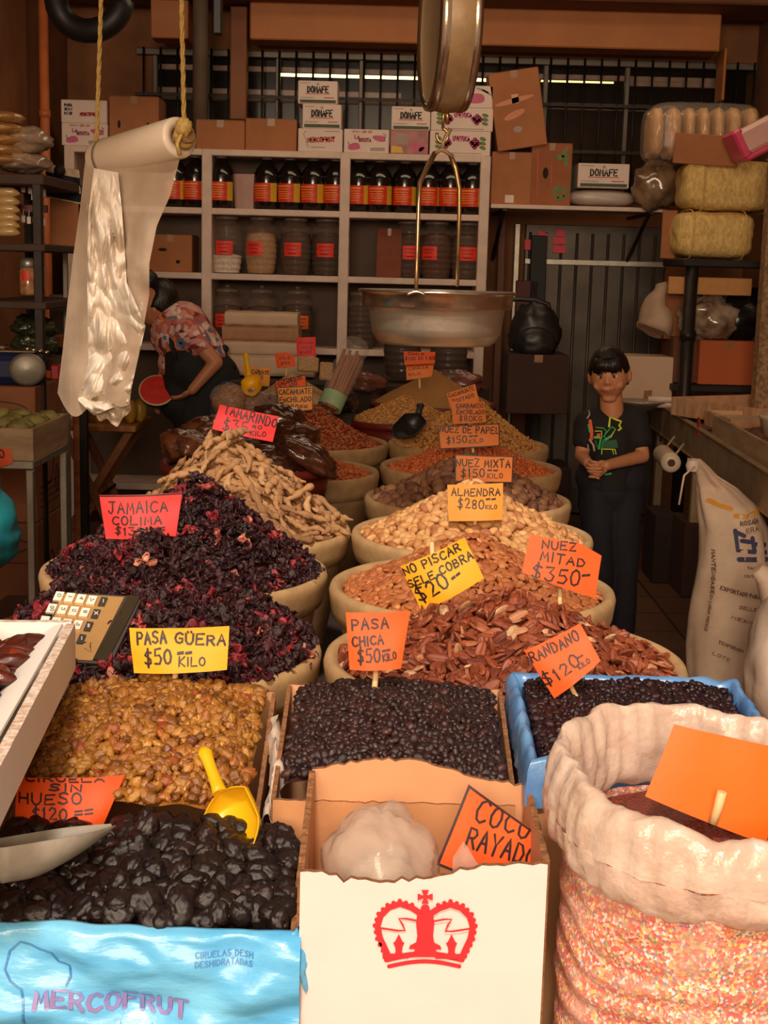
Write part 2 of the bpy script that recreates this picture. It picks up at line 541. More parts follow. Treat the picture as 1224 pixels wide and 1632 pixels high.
# lintel beam, brown beam above it, corner posts
def rect_struct(name, x0, y0, x1, y1, Y, th, m):
    a, b_ = at(x0, y1, Y), at(x1, y0, Y)
    g = MB(); g.box(((a.x + b_.x) / 2, Y + th / 2, (a.z + b_.z) / 2), (abs(b_.x - a.x), th, abs(b_.z - a.z)), .006)
    return struct(name, g, m)
za, zb = at(770, 72, 8.55).z, at(770, 12, 8.55).z
g = MB(); g.box(((at(398, 40, 8.55).x + at(1150, 40, 8.55).x) / 2, 8.67, (za + zb) / 2), (at(1150, 40, 8.55).x - at(398, 40, 8.55).x, .24, zb - za), .008)
struct('trim_1', g, m_beam)
g = MB(); g.box((.1, 8.5, zb + .1), (4.28, .5, .2), .01)
struct('trim_2', g, pm('brown_beam', (126, 78, 50), .7, var=.2, scale=4))
rect_struct('trim_3', 240, 0, 300, 60, 8.5, .2, m_beam)
rect_struct('trim_4', 366, 10, 394, 190, 8.62, .1, pm('orange_post', (150, 88, 50), .6, var=.15, scale=6))
rect_struct('trim_5', 1150, 76, 1160, 160, 8.6, .2, m_beam)
# round grey column and orange pipe
c0, c1 = at(305, 100, 8.35), at(330, 100, 8.35)
g = MB(); g.tube([((c0.x + c1.x) / 2, 8.4, 2.21), ((c0.x + c1.x) / 2, 8.4, 3.44)], (c1.x - c0.x) / 2, 20)
struct('column_1', g, pm('grey_column', (112, 92, 76), .7, var=.2, scale=8))
p = at(70, 100, 6.1)
g = MB()
px_ = at(70, 100, 7.95).x
g.tube([(px_, 7.95, .0), (px_, 7.95, 3.44)], .027, 14)
for z in (2.35, 3.0): g.tube([(px_, 7.95, z - .02), (px_, 7.95, z + .02)], .032, 14)
struct('trim_6', g, pm('orange_pipe', (205, 112, 58), .5, var=.2, scale=10))
# raised plinths the goods are laid out on
m_plinth = pm('dark_plinth', (58, 44, 36), .8, var=.3, scale=6)
struct('platform_front', MB().box((0, 1.49, .29), (1.35, .50, .58)), m_plinth)
struct('platform_middle', MB().box((.0, 1.83, .31), (1.35, .18, .62)), m_plinth)
struct('platform_tubs', MB().box((-.06, 4.55, .24), (1.26, 5.2, .48)), m_plinth)
# sheet-metal door below the right shelf
a, b_ = at(828, 600, YB - .06), at(1064, 335, YB - .06)
dr = MB(); x0, x1 = a.x, b_.x
dr.box(((x0 + x1) / 2, YB - .04, .93), (x1 - x0, .05, 1.84), .004)
door = struct('door_1', dr, pm('dim_sheet_door', (88, 78, 70), .4, .55, var=.3, scale=5))
g = MB()
for k in range(9):
    x = x0 + (x1 - x0) * (k + .3) / 9
    g.tube([(x, YB - .07, .05), (x, YB - .07, 1.8)], .011, 6)
obj('door_rib', g, m_grey_metal, door)
g = MB(); g.box(((x0 + x1) / 2, YB - .075, at(900, 418, YB).z), (x1 - x0, .02, .035), .003)
obj('door_rail', g, m_alu, door)
g = MB(); q = at(822, 430, YB - .1); g.box((q.x, YB - .1, .93), (.035, .05, 1.84), .004)
obj('door_frame', g, m_alu, door)
# ================================================================ LOOSE GOODS: prototypes
import bmesh
def ico(sub):
    bm = bmesh.new()
    bmesh.ops.create_icosphere(bm, subdivisions=sub, radius=1.0)
    V = np.array([v.co[:] for v in bm.verts]); Fc = [[v.index for v in f.verts] for f in bm.faces]
    bm.free()
    return V, Fc
def warp(V, amp, freq, seed, ridged=False):
    out = []
    for p in V:
        q = Vector(p) * freq + Vector((seed * 7.3, seed * 3.1, seed * 1.7))
        n_ = noise.noise(q)
        if ridged: n_ = 0.5 - abs(n_) * 1.8
        out.append(np.array(p) * (1 + amp * n_))
    return np.array(out)
def p_raisin(sub=2, seed=0, amp=.34):
    V, F_ = ico(sub)
    V = warp(V, amp, 2.3, seed) * np.array([1, .72, .55])
    V = warp(V, .22, 4.5, seed + 5)
    if sub > 2: V = warp(V, .16, 5.5, seed + 9, True)
    return V, F_
def p_prune(seed=0):
    V, F_ = ico(4)
    W = warp(V, .20, 1.3, seed)
    W = W * np.array([1, .85, .62])
    out = []
    for p0, p in zip(V, W):
        q = Vector(p0) * 2.7 + Vector((seed * 5.1, 2.0, seed))
        q = q + Vector((noise.noise(q * 1.3), noise.noise(q * 1.3 + Vector((9, 0, 0))), 0)) * .5
        r = 1 - abs(noise.noise(q)) * 2
        q2 = q * 2.3
        r2 = 1 - abs(noise.noise(q2)) * 2
        out.append(p * (1 + .13 * r + .085 * r2))
    return np.array(out), F_
def p_pecan(seed=0):
    nu, nv = 22, 15
    V, F_ = [], []
    for j in range(nv + 1):
        t = j / nv
        x = -1 + 2 * t
        prof = max(0.02, (1 - abs(x) ** 2.4)) ** .62
        for i in range(nu):
            a = 2 * PI * i / nu
            c_, s_ = math.cos(a), math.sin(a)
            rid = 1 + .15 * math.cos(a * 7 + .6 * math.sin(x * 5 + seed)) * (s_ > -.3)
            y = .46 * prof * c_ * rid
            z = .27 * prof * s_ * rid
            if s_ > 0 : z -= .17 * prof * math.exp(-(c_ / .17) ** 2)       # groove down the middle
            if s_ < 0: z *= .45
            z += .05 * nz(x * 3 + seed, c_ * 2, s_)
            V.append((x, y, z))
    for j in range(nv):
        for i in range(nu):
            F_.append([j * nu + i, j * nu + (i + 1) % nu, (j + 1) * nu + (i + 1) % nu, (j + 1) * nu + i])
    F_.append(list(range(nu))[::-1]); F_.append([nv * nu + i for i in range(nu)])
    return np.array(V), F_
def p_almond(seed=0):
    V, F_ = ico(3)
    out = []
    for p in V:
        x, y, z = p
        k = .58 * (1 - .38 * max(0, x) ** 1.6)
        out.append((x, y * k, z * .34 * (1 - .3 * max(0, x)) * (1 + .06 * nz(y * 9 + seed, x * 2))))
    return np.array(out), F_
def p_shellnut(seed=0):
    V, F_ = ico(3)
    out = []
    for p in V:
        x, y, z = p
        seam = 1 + .07 * math.exp(-(z / .10) ** 2)
        w_ = 1 + .06 * nz(x * 3 + seed, y * 3, z * 3)
        out.append((x * w_, y * .62 * seam * w_ * (1 - .15 * x), z * .55 * w_))
    return np.array(out), F_
def p_walnut(seed=0):
    V, F_ = ico(3)
    V = warp(V, .10, 3.5, seed, True)
    out = [(p[0] * 1.08, p[1] * .92 * (1 + .08 * math.exp(-(p[2] / .1) ** 2)), p[2] * .9) for p in V]
    return np.array(out), F_
def p_hardpecan(seed=0):
    V, F_ = ico(3)
    return np.array([(p[0] * 1.35 * (1 + .05 * nz(seed, p[0])), p[1] * .66, p[2] * .64) for p in V]), F_
def p_hibiscus(seed=0):
    """a dried calyx: five crinkled pointed lobes curling from a small cup"""
    nr, nt_ = 7, 30
    V, F_ = [], []
    for j in range(nr):
        t = j / (nr - 1)
        for i in range(nt_):
            a = 2 * PI * i / nt_
            lobe = abs(math.cos(2.5 * a + seed)) ** .6
            r = .12 + t * (.25 + .75 * lobe)
            z = .5 * t * t - .55 * t * lobe * abs(nz(seed * 3.1, math.cos(a) * 1.2, math.sin(a) * 1.2)) * 2.2
            z += .38 * nz(math.cos(a) * 2.2 + seed, math.sin(a) * 2.2, t * 1.8)
            rr = r * (1 + .35 * nz(a + seed * 2, t * 3))
            V.append((rr * math.cos(a), rr * math.sin(a) * .75, z))
    for j in range(nr - 1):
        for i in range(nt_):
            F_.append([j * nt_ + i, j * nt_ + (i + 1) % nt_, (j + 1) * nt_ + (i + 1) % nt_, (j + 1) * nt_ + i])
    V = np.array(V)
    k = len(V)
    V2 = V - np.array([0, 0, .06])
    F2 = [[i + k for i in f][::-1] for f in F_]
    rim = [(nr - 1) * nt_ + i for i in range(nt_)]
    F3 = [[rim[i], rim[(i + 1) % nt_], rim[(i + 1) % nt_] + k, rim[i] + k] for i in range(nt_)]
    return np.vstack([V, V2]), F_ + F2 + F3
def p_pod(seed=0):
    """tamarind pod: bent, beaded tube"""
    r_ = random.Random(seed)
    n_, k = 12, 26
    bend = r_.uniform(-.9, .9); lob = r_.choice([2.5, 3.5, 4.5])
    mb = MB()
    pts, rs = [], []
    for i in range(k):
        t = i / (k - 1)
        x = -1 + 2 * t
        pts.append((x, bend * .45 * (1 - x * x) + .06 * math.sin(t * 9 + seed), .05 * math.sin(t * 7 + seed * 2)))
        env = min(1, math.sin(PI * min(max(t, .03), .97)) * 2.2)
        rs.append(.175 * env * (1 - .26 * math.cos(2 * PI * lob * t)) + .012)
    mb.tube(pts, rs, n_, sq=(1, .8))
    V = np.array(mb.V)
    V = V + np.array([[.015 * nz(p[0] * 12, p[1] * 12, p[2] * 12 + seed)] * 3 for p in V])
    return V, mb.F
def p_date(seed=0):
    V, F_ = ico(3)
    V = warp(V, .12, 2.0, seed)
    out = []
    for p in V:
        wr = .035 * math.sin(math.atan2(p[1], p[2]) * 9 + 2 * nz(p[0] * 2 + seed))
        out.append((p[0] * 1.5, p[1] * .68 * (1 + wr), p[2] * .62 * (1 + wr)))
    return np.array(out), F_
def p_peanut(seed=0):
    V, F_ = ico(2)
    V = warp(V, .18, 2.5, seed)
    return V * np.array([1, .62, .58]), F_
def p_flake(seed=0):
    V, F_ = ico(2)
    V = warp(V, .35, 2.0, seed)
    return V * np.array([1, .62, .22]), F_

HEAPS = []
def rot_to(n_, spin, tilt_dir, tilt):
    n_ = Vector(n_).normalized()
    q = Vector((0, 0, 1)).rotation_difference(n_)
    R_ = q.to_matrix() @ Matrix.Rotation(tilt_dir, 3, 'Z') @ Matrix.Rotation(tilt, 3, 'X') @ Matrix.Rotation(spin, 3, 'Z')
    return R_
def sample_pts(inside, x0, x1, y0, y1, sp, r_):
    pts = []
    row = 0
    y = y0
    while y < y1:
        x = x0 + (sp / 2 if row % 2 else 0)
        while x < x1:
            px, py = x + r_.uniform(-.38, .38) * sp, y + r_.uniform(-.38, .38) * sp
            if inside(px, py): pts.append((px, py))
            x += sp
        y += sp * .87; row += 1
    return pts
def core_mesh(surf, inside_scale, polar=None, rect=None, drop=.004, n_=64):
    mb = MB()
    if polar:
        cx, cy, R = polar
        mb.grid(lambda u, v: (cx + R * v * math.cos(2 * PI * u), cy + R * v * math.sin(2 * PI * u), surf(cx + R * v * math.cos(2 * PI * u), cy + R * v * math.sin(2 * PI * u)) - drop), n_, 24, close_u=True)
    else:
        x0, x1, y0, y1 = rect
        mb.grid(lambda u, v: (x0 + (x1 - x0) * u, y0 + (y1 - y0) * v, surf(x0 + (x1 - x0) * u, y0 + (y1 - y0) * v) - drop), 40, 40)
    return mb
def heap(kind, surf, polar=None, rect=None, sp=.012, size=.008, protos=(), mat=None, tilt=.5, lift=.3, seed=1, vary=.18, layers=1, drop=None):
    """register one heap of loose goods; all heaps of one kind are shared out at the end of the script"""
    r_ = random.Random(seed)
    if polar:
        cx, cy, R = polar
        ins = lambda x, y: math.hypot(x - cx, y - cy) < R * .985
        bounds = (cx - R, cx + R, cy - R, cy + R)
    else:
        m_ = size * .5
        ins = lambda x, y: rect[0] + m_ < x < rect[1] - m_ and rect[2] + m_ < y < rect[3] - m_
        bounds = rect
    core = core_mesh(surf, 1, polar, rect, drop if drop is not None else size * .35)
    OCC.append((list(core.V), [list(f) for f in core.F]))
    its = []
    for ly in range(layers):
        for (x, y) in sample_pts(ins, *bounds, sp, r_):
            e = sp * .6
            z = surf(x, y)
            n_ = Vector((surf(x - e, y) - surf(x + e, y), surf(x, y - e) - surf(x, y + e), 2 * e))
            its.append((Vector((x, y, z)) + n_.normalized() * size * (lift + ly * .35) * r_.uniform(.55, 1.35),
                        rot_to(n_, r_.uniform(0, 2 * PI), r_.uniform(0, 2 * PI), r_.gauss(0, tilt)),
                        size * (1 + r_.uniform(-vary, vary)), r_.randrange(len(protos)), r_.random()))
    HEAPS.append(dict(kind=kind, core=core, its=its, protos=protos, mat=mat))
KINDS = {}
def goods(kind, item_name, item_label, item_cat, group, stuff_name, stuff_label, n=300, stuff_cat=None):
    KINDS[kind] = dict(item=item_name, label=item_label, cat=item_cat, group=group, stuff=stuff_name, slabel=stuff_label, n=n, scat=stuff_cat or item_cat)

def resolve_heaps():
    V_, F_ = [], []
    for v, f in OCC:
        o = len(V_); V_.extend(v); F_.extend([[i + o for i in q] for q in f])
    bvh = BVHTree.FromPolygons(V_, F_)
    for kind, K in KINDS.items():
        hs = [h for h in HEAPS if h['kind'] == kind]
        cand = []
        for hi, h in enumerate(hs):
            for ii, it in enumerate(h['its']):
                p = it[0] + Vector((0, -.3, 1)).normalized() * it[2] * .5
                px, py, d = proj(p)
                vis = -6 < px < 1230 and -6 < py < 1638
                if vis:
                    dv = p - CAM
                    hit = bvh.ray_cast(CAM, dv.normalized(), dv.length - it[2] * .6 - .004)
                    vis = hit[0] is None
                cand.append((not vis, -it[2] / d if vis else 0, hi, ii))
        cand.sort()
        chosen = [c for c in cand if not c[0]][:K['n']]
        rest = cand[len(chosen):] if chosen else cand
        pm_ = []
        for h in hs[:1]:
            for (V, Fc) in h['protos']:
                me = bpy.data.meshes.new(K['item'])
                me.from_pydata([tuple(v) for v in V], [], Fc)
                me.materials.append(h['mat'])
                me.polygons.foreach_set('use_smooth', [True] * len(Fc))
                pm_.append(me)
        first = None
        for (_, _, hi, ii) in chosen:
            p, R_, s, pi, sh = hs[hi]['its'][ii]
            if first is None:
                o = first = bpy.data.objects.new(K['item'], pm_[pi])
                tag(o, K['label'], K['cat'], K['group'])
            else:
                o = first.copy(); o.data = pm_[pi]
            COL.objects.link(o)
            M4 = R_.to_4x4() * s; M4[3][3] = 1
            M4.translation = p
            o.matrix_world = M4
        if K['stuff'] is None:
            continue
        # everything else of this kind, with the mound under it, is one object
        VV, LL, LS, SH, n0 = [], [], [], [], 0
        for h in hs:
            c = h['core']
            VV.append(np.array([tuple(v) for v in c.V])); SH.append(np.full(len(c.V), .5))
            for f in c.F:
                LL.append(np.array(f) + n0); LS.append(len(f))
            n0 += len(c.V)
        pcache = {}
        for (_, _, hi, ii) in rest:
            h = hs[hi]
            p, R_, s, pi, sh = h['its'][ii]
            V, Fc = h['protos'][pi]
            if (hi, pi) not in pcache:
                pcache[(hi, pi)] = (np.concatenate([np.array(f) for f in Fc]), [len(f) for f in Fc])
            fl, ls = pcache[(hi, pi)]
            VV.append(V @ np.array(R_).T * s + np.array(p)); SH.append(np.full(len(V), sh))
            LL.append(fl + n0); LS.extend(ls)
            n0 += len(V)
        VV = np.vstack(VV); LL = np.concatenate(LL); LS = np.array(LS); SH = np.concatenate(SH)
        org = VV.min(axis=0); org = np.array([(VV[:, 0].min() + VV[:, 0].max()) / 2, (VV[:, 1].min() + VV[:, 1].max()) / 2, org[2]])
        me = bpy.data.meshes.new(K['stuff'])
        me.vertices.add(len(VV)); me.vertices.foreach_set('co', (VV - org).astype(np.float32).ravel())
        me.loops.add(len(LL)); me.loops.foreach_set('vertex_index', LL.astype(np.int32))
        me.polygons.add(len(LS))
        me.polygons.foreach_set('loop_start', np.concatenate([[0], np.cumsum(LS)[:-1]]).astype(np.int32))
        me.polygons.foreach_set('loop_total', LS.astype(np.int32))
        me.polygons.foreach_set('use_smooth', np.ones(len(LS), dtype=bool))
        at_ = me.attributes.new('item_shade', 'FLOAT', 'POINT')
        at_.data.foreach_set('value', SH.astype(np.float32))
        me.materials.append(hs[0]['mat'])
        me.update(calc_edges=True); me.validate()
        o = bpy.data.objects.new(K['stuff'], me)
        COL.objects.link(o)
        o.location = org
        tag(o, K['slabel'], K['scat'], None, 'stuff')
# ================================================================ TUBS AND THEIR HEAPS
m_tub = pm('tan_plastic_tub', (176, 138, 96), .55, var=.22, scale=9, bump=.06, bscale=50)
m_rim = pm('worn_tub_rim', (192, 154, 108), .5, var=.2, scale=22, bump=.05, bscale=60)
def tub(px, py, wpx, z, label, h=None):
    c = atz(px, py, z)
    R = wpx * depth(c) / FPX / 2
    base = 0.48
    h = z - base
    r = thing('display_tub', label, 'tub', (c.x, c.y, base), group='round tan tubs of dried goods')
    b = MB()
    Rb = R * .70
    outer = [(Rb * .2, 0.001), (Rb - .012, 0), (Rb, .012)] + [(Rb + (R * .93 - Rb) * (k / 8) ** .8, .012 + (h - .07) * k / 8) for k in range(1, 9)]
    inner = [(R * .90, h - .05), (R * .86, h - .13), (0.01, h - .14)]
    b.lathe(outer + inner, 56)
    obj('tub_body', b, m_tub, r, occ=True)
    g = MB()
    prof = [(R * .925, h - .075), (R * .965, h - .07), (R * .985, h - .05), (R * .995, h - .026), (R, h - .014), (R * .988, h - .003), (R * .965, h), (R * .93, h - .004), (R * .905, h - .015), (R * .895, h - .04)]
    g.lathe(prof + [prof[0]], 72)
    obj('tub_rim', g, m_rim, r, occ=True)
    return c.x, c.y, R, z
def mound(cx, cy, R, z0, h, p=1.15, ox=0, oy=0, seed=0, rough=.006):
    def f(x, y):
        d = math.hypot(x - cx, y - cy) / R
        q = math.hypot(x - cx - ox * (1 - d), y - cy - oy * (1 - d)) / R
        q = math.sqrt(min(1, q) ** 2 * .97 + .0009)
        return z0 + h * max(0, 1 - q) ** p + rough * nz(x * 16 + seed, y * 16, seed)
    return f

RAMP_PECAN = [(0, (146, 72, 44)), (.35, (172, 88, 54)), (.7, (124, 58, 38)), (.9, (186, 104, 66)), (.94, (206, 130, 86)), (1, (230, 190, 146))]
mat_pecan = pm('pecan_half', (255, 255, 255), .5, c2=(165, 150, 140), scale=60, rnd=RAMP_PECAN, bump=.15, bscale=120)
mat_almond = pm('almond_skin', (255, 255, 255), .6, c2=(190, 175, 160), scale=70, rnd=[(0, (190, 112, 62)), (.5, (206, 126, 72)), (.85, (178, 98, 54)), (1, (226, 160, 100))], bump=.15, bscale=150)
mat_pale = pm('pale_nut_shell', (255, 255, 255), .6, c2=(215, 200, 185), scale=60, rnd=[(0, (214, 160, 100)), (.5, (232, 184, 122)), (.8, (200, 138, 84)), (1, (176, 112, 70))], bump=.12, bscale=150)
mat_walnut = pm('mixed_nut_shell', (255, 255, 255), .55, c2=(190, 170, 150), scale=50, rnd=[(0, (132, 88, 66)), (.4, (158, 108, 78)), (.7, (112, 70, 54)), (1, (186, 138, 96))], bump=.2, bscale=90)
mat_chili = pm('chili_coated_peanut', (255, 255, 255), .5, c2=(190, 130, 110), scale=90, rnd=[(0, (214, 112, 48)), (.5, (234, 134, 60)), (.8, (188, 88, 40)), (1, (238, 160, 88))])
mat_chick = pm('roasted_chickpea', (255, 255, 255), .6, c2=(210, 195, 175), scale=90, rnd=[(0, (206, 148, 78)), (.5, (222, 168, 96)), (1, (188, 124, 62))])
RAMP_HIB = [(0, (50, 12, 18)), (.4, (66, 16, 24)), (.7, (40, 10, 16)), (.88, (92, 20, 30)), (.96, (178, 40, 50)), (.985, (212, 84, 78)), (1, (232, 150, 120))]
mat_hib = pm('dried_hibiscus', (255, 255, 255), .55, c2=(150, 130, 135), scale=80, rnd=RAMP_HIB, bump=.2, bscale=140)
mat_pod = pm('tamarind_pod', (255, 255, 255), .75, c2=(205, 190, 170), scale=40, rnd=[(0, (176, 132, 88)), (.5, (198, 152, 104)), (.8, (156, 112, 74)), (1, (214, 172, 124))], bump=.2, bscale=90)

x, y, R, z = tub(804, 1045, 577, .92, 'round tan tub heaped with red-brown pecan halves, nearest of the right-hand row')
heap('pecan', mound(x, y, R * .9, z - .02, .105, 1.0, 0, .05, 1), polar=(x, y, R * .9), sp=.0205, size=.0185, protos=[p_pecan(s) for s in range(5)], mat=mat_pecan, tilt=.85, seed=2, layers=2)
goods('pecan', 'pecan_half', 'shelled red-brown pecan half in the heap below the NUEZ MITAD sign', 'pecan', 'pecan halves in the front right tub', 'pecan_pile', 'smaller-looking pecans filling the rest of the pecan heap')
x, y, R, z = tub(752, 932, 455, .90, 'round tan tub of brown shelled almonds behind the pecan tub')
heap('almond', mound(x, y, R * .9, z - .02, .125, 1.05, 0, .02, 2), polar=(x, y, R * .9), sp=.0145, size=.0132, protos=[p_almond(s) for s in range(4)], mat=mat_almond, tilt=.4, seed=3)
goods('almond', 'almond', 'brown skinned shelled almond in the heap right behind the pecans', 'almond', 'almonds in the second right tub', 'almond_pile', 'rest of the brown almond heap behind the pecans')
x, y, R, z = tub(752, 848, 385, .89, 'round tan tub of pale beige nuts behind the almond tub')
heap('pale', mound(x, y, R * .9, z - .02, .145, 1.1, 0, .04, 3), polar=(x, y, R * .9), sp=.0205, size=.0165, protos=[p_shellnut(s) for s in range(4)], mat=mat_pale, tilt=.6, seed=4)
goods('pale', 'beige_nut', 'pale beige nut in the heap around the ALMENDRA sign', 'nut', 'pale nuts in the third right tub', 'beige_nut_pile', 'rest of the pale beige nut heap around the ALMENDRA sign')
x, y, R, z = tub(745, 792, 330, .88, 'round tan tub of mixed brown nuts in their shells below the NUEZ MIXTA sign')
heap('walnut', mound(x, y, R * .9, z - .02, .14, 1.1, 0, .04, 4), polar=(x, y, R * .9), sp=.030, size=.018, protos=[p_walnut(0), p_walnut(1), p_hardpecan(0), p_hardpecan(1), p_shellnut(7)], mat=mat_walnut, tilt=.7, seed=5, vary=.25)
goods('walnut', 'unshelled_nut', 'brown nut in its shell in the heap below the NUEZ MIXTA sign', 'nut', 'mixed nuts in the fourth right tub', 'unshelled_nut_pile', 'rest of the mixed nuts in the shell around the NUEZ MIXTA sign')
x, y, R, z = tub(750, 742, 290, .88, 'round tan tub of orange-red coated snacks on the right below the NUEZ DE PAPEL sign')
heap('chili_right', mound(x, y, R * .9, z - .02, .13, 1.1, 0, .04, 5), polar=(x, y, R * .9), sp=.0125, size=.009, protos=[p_peanut(s) for s in range(3)], mat=mat_chili, seed=6)
goods('chili_right', 'coated_peanut', 'small orange-red coated peanut in the right-hand heap below the NUEZ DE PAPEL sign', 'peanut', 'coated peanuts in the fifth right tub', 'coated_peanut_pile', 'rest of the orange-red coated peanuts below the NUEZ DE PAPEL sign')
x, y, R, z = tub(746, 706, 257, .88, 'round tan tub of pale yellow peanuts at the far end of the right-hand row')
heap('chick', mound(x, y, R * .9, z - .02, .20, 1.1, .02, .04, 6), polar=(x, y, R * .9), sp=.0165, size=.0115, protos=[p_peanut(s + 5) for s in range(3)], mat=mat_chick, seed=7)
goods('chick', 'roasted_peanut', 'pale yellow roasted peanut in the heap beside the GARBANZO ENCHILADO sign', 'peanut', 'pale peanuts in the sixth right tub', 'roasted_peanut_pile', 'rest of the pale yellow peanuts beside the GARBANZO ENCHILADO sign')

HIBP = [p_hibiscus(s * 1.37) for s in range(6)]
x, y, R, z = tub(243, 1025, 540, .92, 'round tan tub of dark red hibiscus nearest on the left, behind the golden raisins')
heap('hib', mound(x, y, R * .93, z - .015, .185, 1.0, -.02, .05, 7, .01), polar=(x, y, R * .95), sp=.0185, size=.0185, protos=HIBP, mat=mat_hib, tilt=.9, seed=8, vary=.3, layers=2)
x, y, R, z = tub(295, 903, 455, .90, 'round tan tub of dark red hibiscus behind the JAMAICA COLIMA sign')
heap('hib', mound(x, y, R * .93, z - .015, .205, 1.0, .03, .03, 8, .01), polar=(x, y, R * .95), sp=.021, size=.0185, protos=HIBP, mat=mat_hib, tilt=.9, seed=9, vary=.3)
goods('hib', 'hibiscus_calyx', 'crinkled dark red dried hibiscus flower in the heaps around the JAMAICA COLIMA sign', 'dried flower', 'dried hibiscus in the two front left tubs', 'hibiscus_pile', 'rest of the dark red dried hibiscus filling the two left tubs')
x, y, R, z = tub(375, 838, 370, .88, 'round tan tub piled with tan tamarind pods behind the hibiscus')
heap('pod', mound(x, y, R * .9, z - .01, .24, 1.1, -.03, .05, 9, .012), polar=(x, y, R * .92), sp=.040, size=.046, protos=[p_pod(s) for s in range(7)], mat=mat_pod, tilt=.35, lift=.14, seed=10, vary=.25, layers=2, drop=.012)
goods('pod', 'tamarind_pod', 'knobbly tan tamarind pod in the pile in front of the TAMARINDO sign', 'tamarind', 'tamarind pods in the third left tub', 'tamarind_pod_pile', 'tamarind pods at the back of the pod pile, out of sight', n=320)
x, y, R, z = tub(460, 747, 290, .88, 'round tan tub of orange-red chili snacks behind the bowl of dark tamarind packs')
heap('chili_left', mound(x, y, R * .9, z - .02, .11, 1.1, 0, .04, 10), polar=(x, y, R * .9), sp=.0125, size=.0095, protos=[p_flake(s) for s in range(3)], mat=mat_chili, seed=11)
mat_chili2 = pm('dark_chili_peanut', (255, 255, 255), .45, c2=(180, 120, 100), scale=90, rnd=[(0, (186, 92, 40)), (.5, (206, 114, 50)), (.8, (142, 58, 28)), (1, (222, 150, 84))])
x, y, R, z = tub(492, 702, 256, .88, 'round tan tub of dark red chili snacks below the CACAHUATE ENCHILADO sign')
heap('chili_far', mound(x, y, R * .9, z - .02, .185, 1.1, -.02, .03, 11), polar=(x, y, R * .9), sp=.0145, size=.011, protos=[p_flake(s + 3) for s in range(3)], mat=mat_chili2, seed=12)
goods('chili_left', 'chili_snack', 'small orange chili-coated piece in the left tub just right of the dark tamarind packs', 'snack', 'orange chili pieces in the fourth left tub', 'chili_snack_pile', 'rest of the orange chili pieces in the lower left tub')
goods('chili_far', 'dark_chili_snack', 'dark red chili-coated peanut in the heap below the CACAHUATE ENCHILADO sign', 'snack', 'dark chili peanuts in the fifth left tub', 'dark_chili_snack_pile', 'rest of the dark red chili peanuts below the CACAHUATE ENCHILADO sign')

# ================================================================ FRONT BOXES
m_card = pm('brown_cardboard', (196, 138, 92), .8, var=.14, scale=7, bump=.04, bscale=120)
m_card_in = pm('cardboard_inside', (214, 156, 112), .8, var=.10, scale=6)
m_card_edge = pm('corrugated_edge', (150, 100, 62), .9, var=.45, scale=160)
m_card_white = pm('white_faced_card', (228, 212, 206), .6, var=.05, scale=9)
m_red_print = pm('red_print', (206, 40, 48), .6, var=.06)

def wall_panel(a, b_, z0, ztop, t, mats, out, inner=True, jag=.004, seed=1, n=34, name='side_panel', parent=None, extra=None):
    """upright cardboard panel from a to b (floor points, in world), top edge ztop(u), torn a little"""
    a, b_ = Vector(a), Vector(b_)
    d = (b_ - a)
    nrm = Vector((d.y, -d.x, 0)).normalized()
    if nrm.dot(Vector(out)) < 0: nrm = -nrm
    g = MB()
    top = lambda u: ztop(u) + jag * nz(u * 38 + seed * 3, seed) + jag * .6 * nz(u * 90, seed)
    def P(u, v, o): 
        q = a + d * u + nrm * o
        return Vector((q.x, q.y, z0 + (top(u) - z0) * v))
    us = [i / n for i in range(n + 1)]
    for o, mi in ((t / 2, 0), (-t / 2, 1)):
        vs = [P(u, v, o) for v in (0, .5, 1) for u in us]
        k = n + 1
        g.add(vs, [(j * k + i, j * k + i + 1, (j + 1) * k + i + 1, (j + 1) * k + i) for j in range(2) for i in range(n)], mi)
    vs = [P(u, 1, t / 2) for u in us] + [P(u, 1, -t / 2) for u in us]
    g.add(vs, [(i, i + 1, n + 2 + i, n + 1 + i) for i in range(n)], 2)
    for u in (0, 1):
        g.add([P(u, 0, t / 2), P(u, 1, t / 2), P(u, 1, -t / 2), P(u, 0, -t / 2)], [(0, 1, 2, 3)], 2)
    if extra: extra(g, P, nrm)
    return obj(name, g, mats, parent, world=True, occ=True)
def open_carton(name, label, cat, x0, x1, y0, y1, z0, zf, zb, mats, t=.006, jag=.003, extra=None, group=None, ztops=None):
    r = thing(name, label, cat, ((x0 + x1) / 2, (y0 + y1) / 2, z0), group=group)
    zt = ztops or {}
    wall_panel((x0, y0, 0), (x1, y0, 0), z0, zt.get('front', lambda u: zf), t, mats, (0, -1, 0), jag=jag, seed=1, name='front_panel', parent=r, extra=extra)
    wall_panel((x0, y1, 0), (x1, y1, 0), z0, zt.get('back', lambda u: zb), t, mats, (0, 1, 0), jag=jag, seed=2, name='back_panel', parent=r)
    wall_panel((x0, y0 + t, 0), (x0, y1 - t, 0), z0, zt.get('left', lambda u: zf + (zb - zf) * u), t, mats, (-1, 0, 0), jag=jag, seed=3, name='side_panel', parent=r)
    wall_panel((x1, y0 + t, 0), (x1, y1 - t, 0), z0, zt.get('right', lambda u: zf + (zb - zf) * u), t, mats, (1, 0, 0), jag=jag, seed=4, name='side_panel', parent=r)
    g = MB(); g.box(((x0 + x1) / 2, (y0 + y1) / 2, z0 + .004), (x1 - x0 - t, y1 - y0 - t, .006))
    obj('bottom_panel', g, mats[0], r, world=True)
    return r

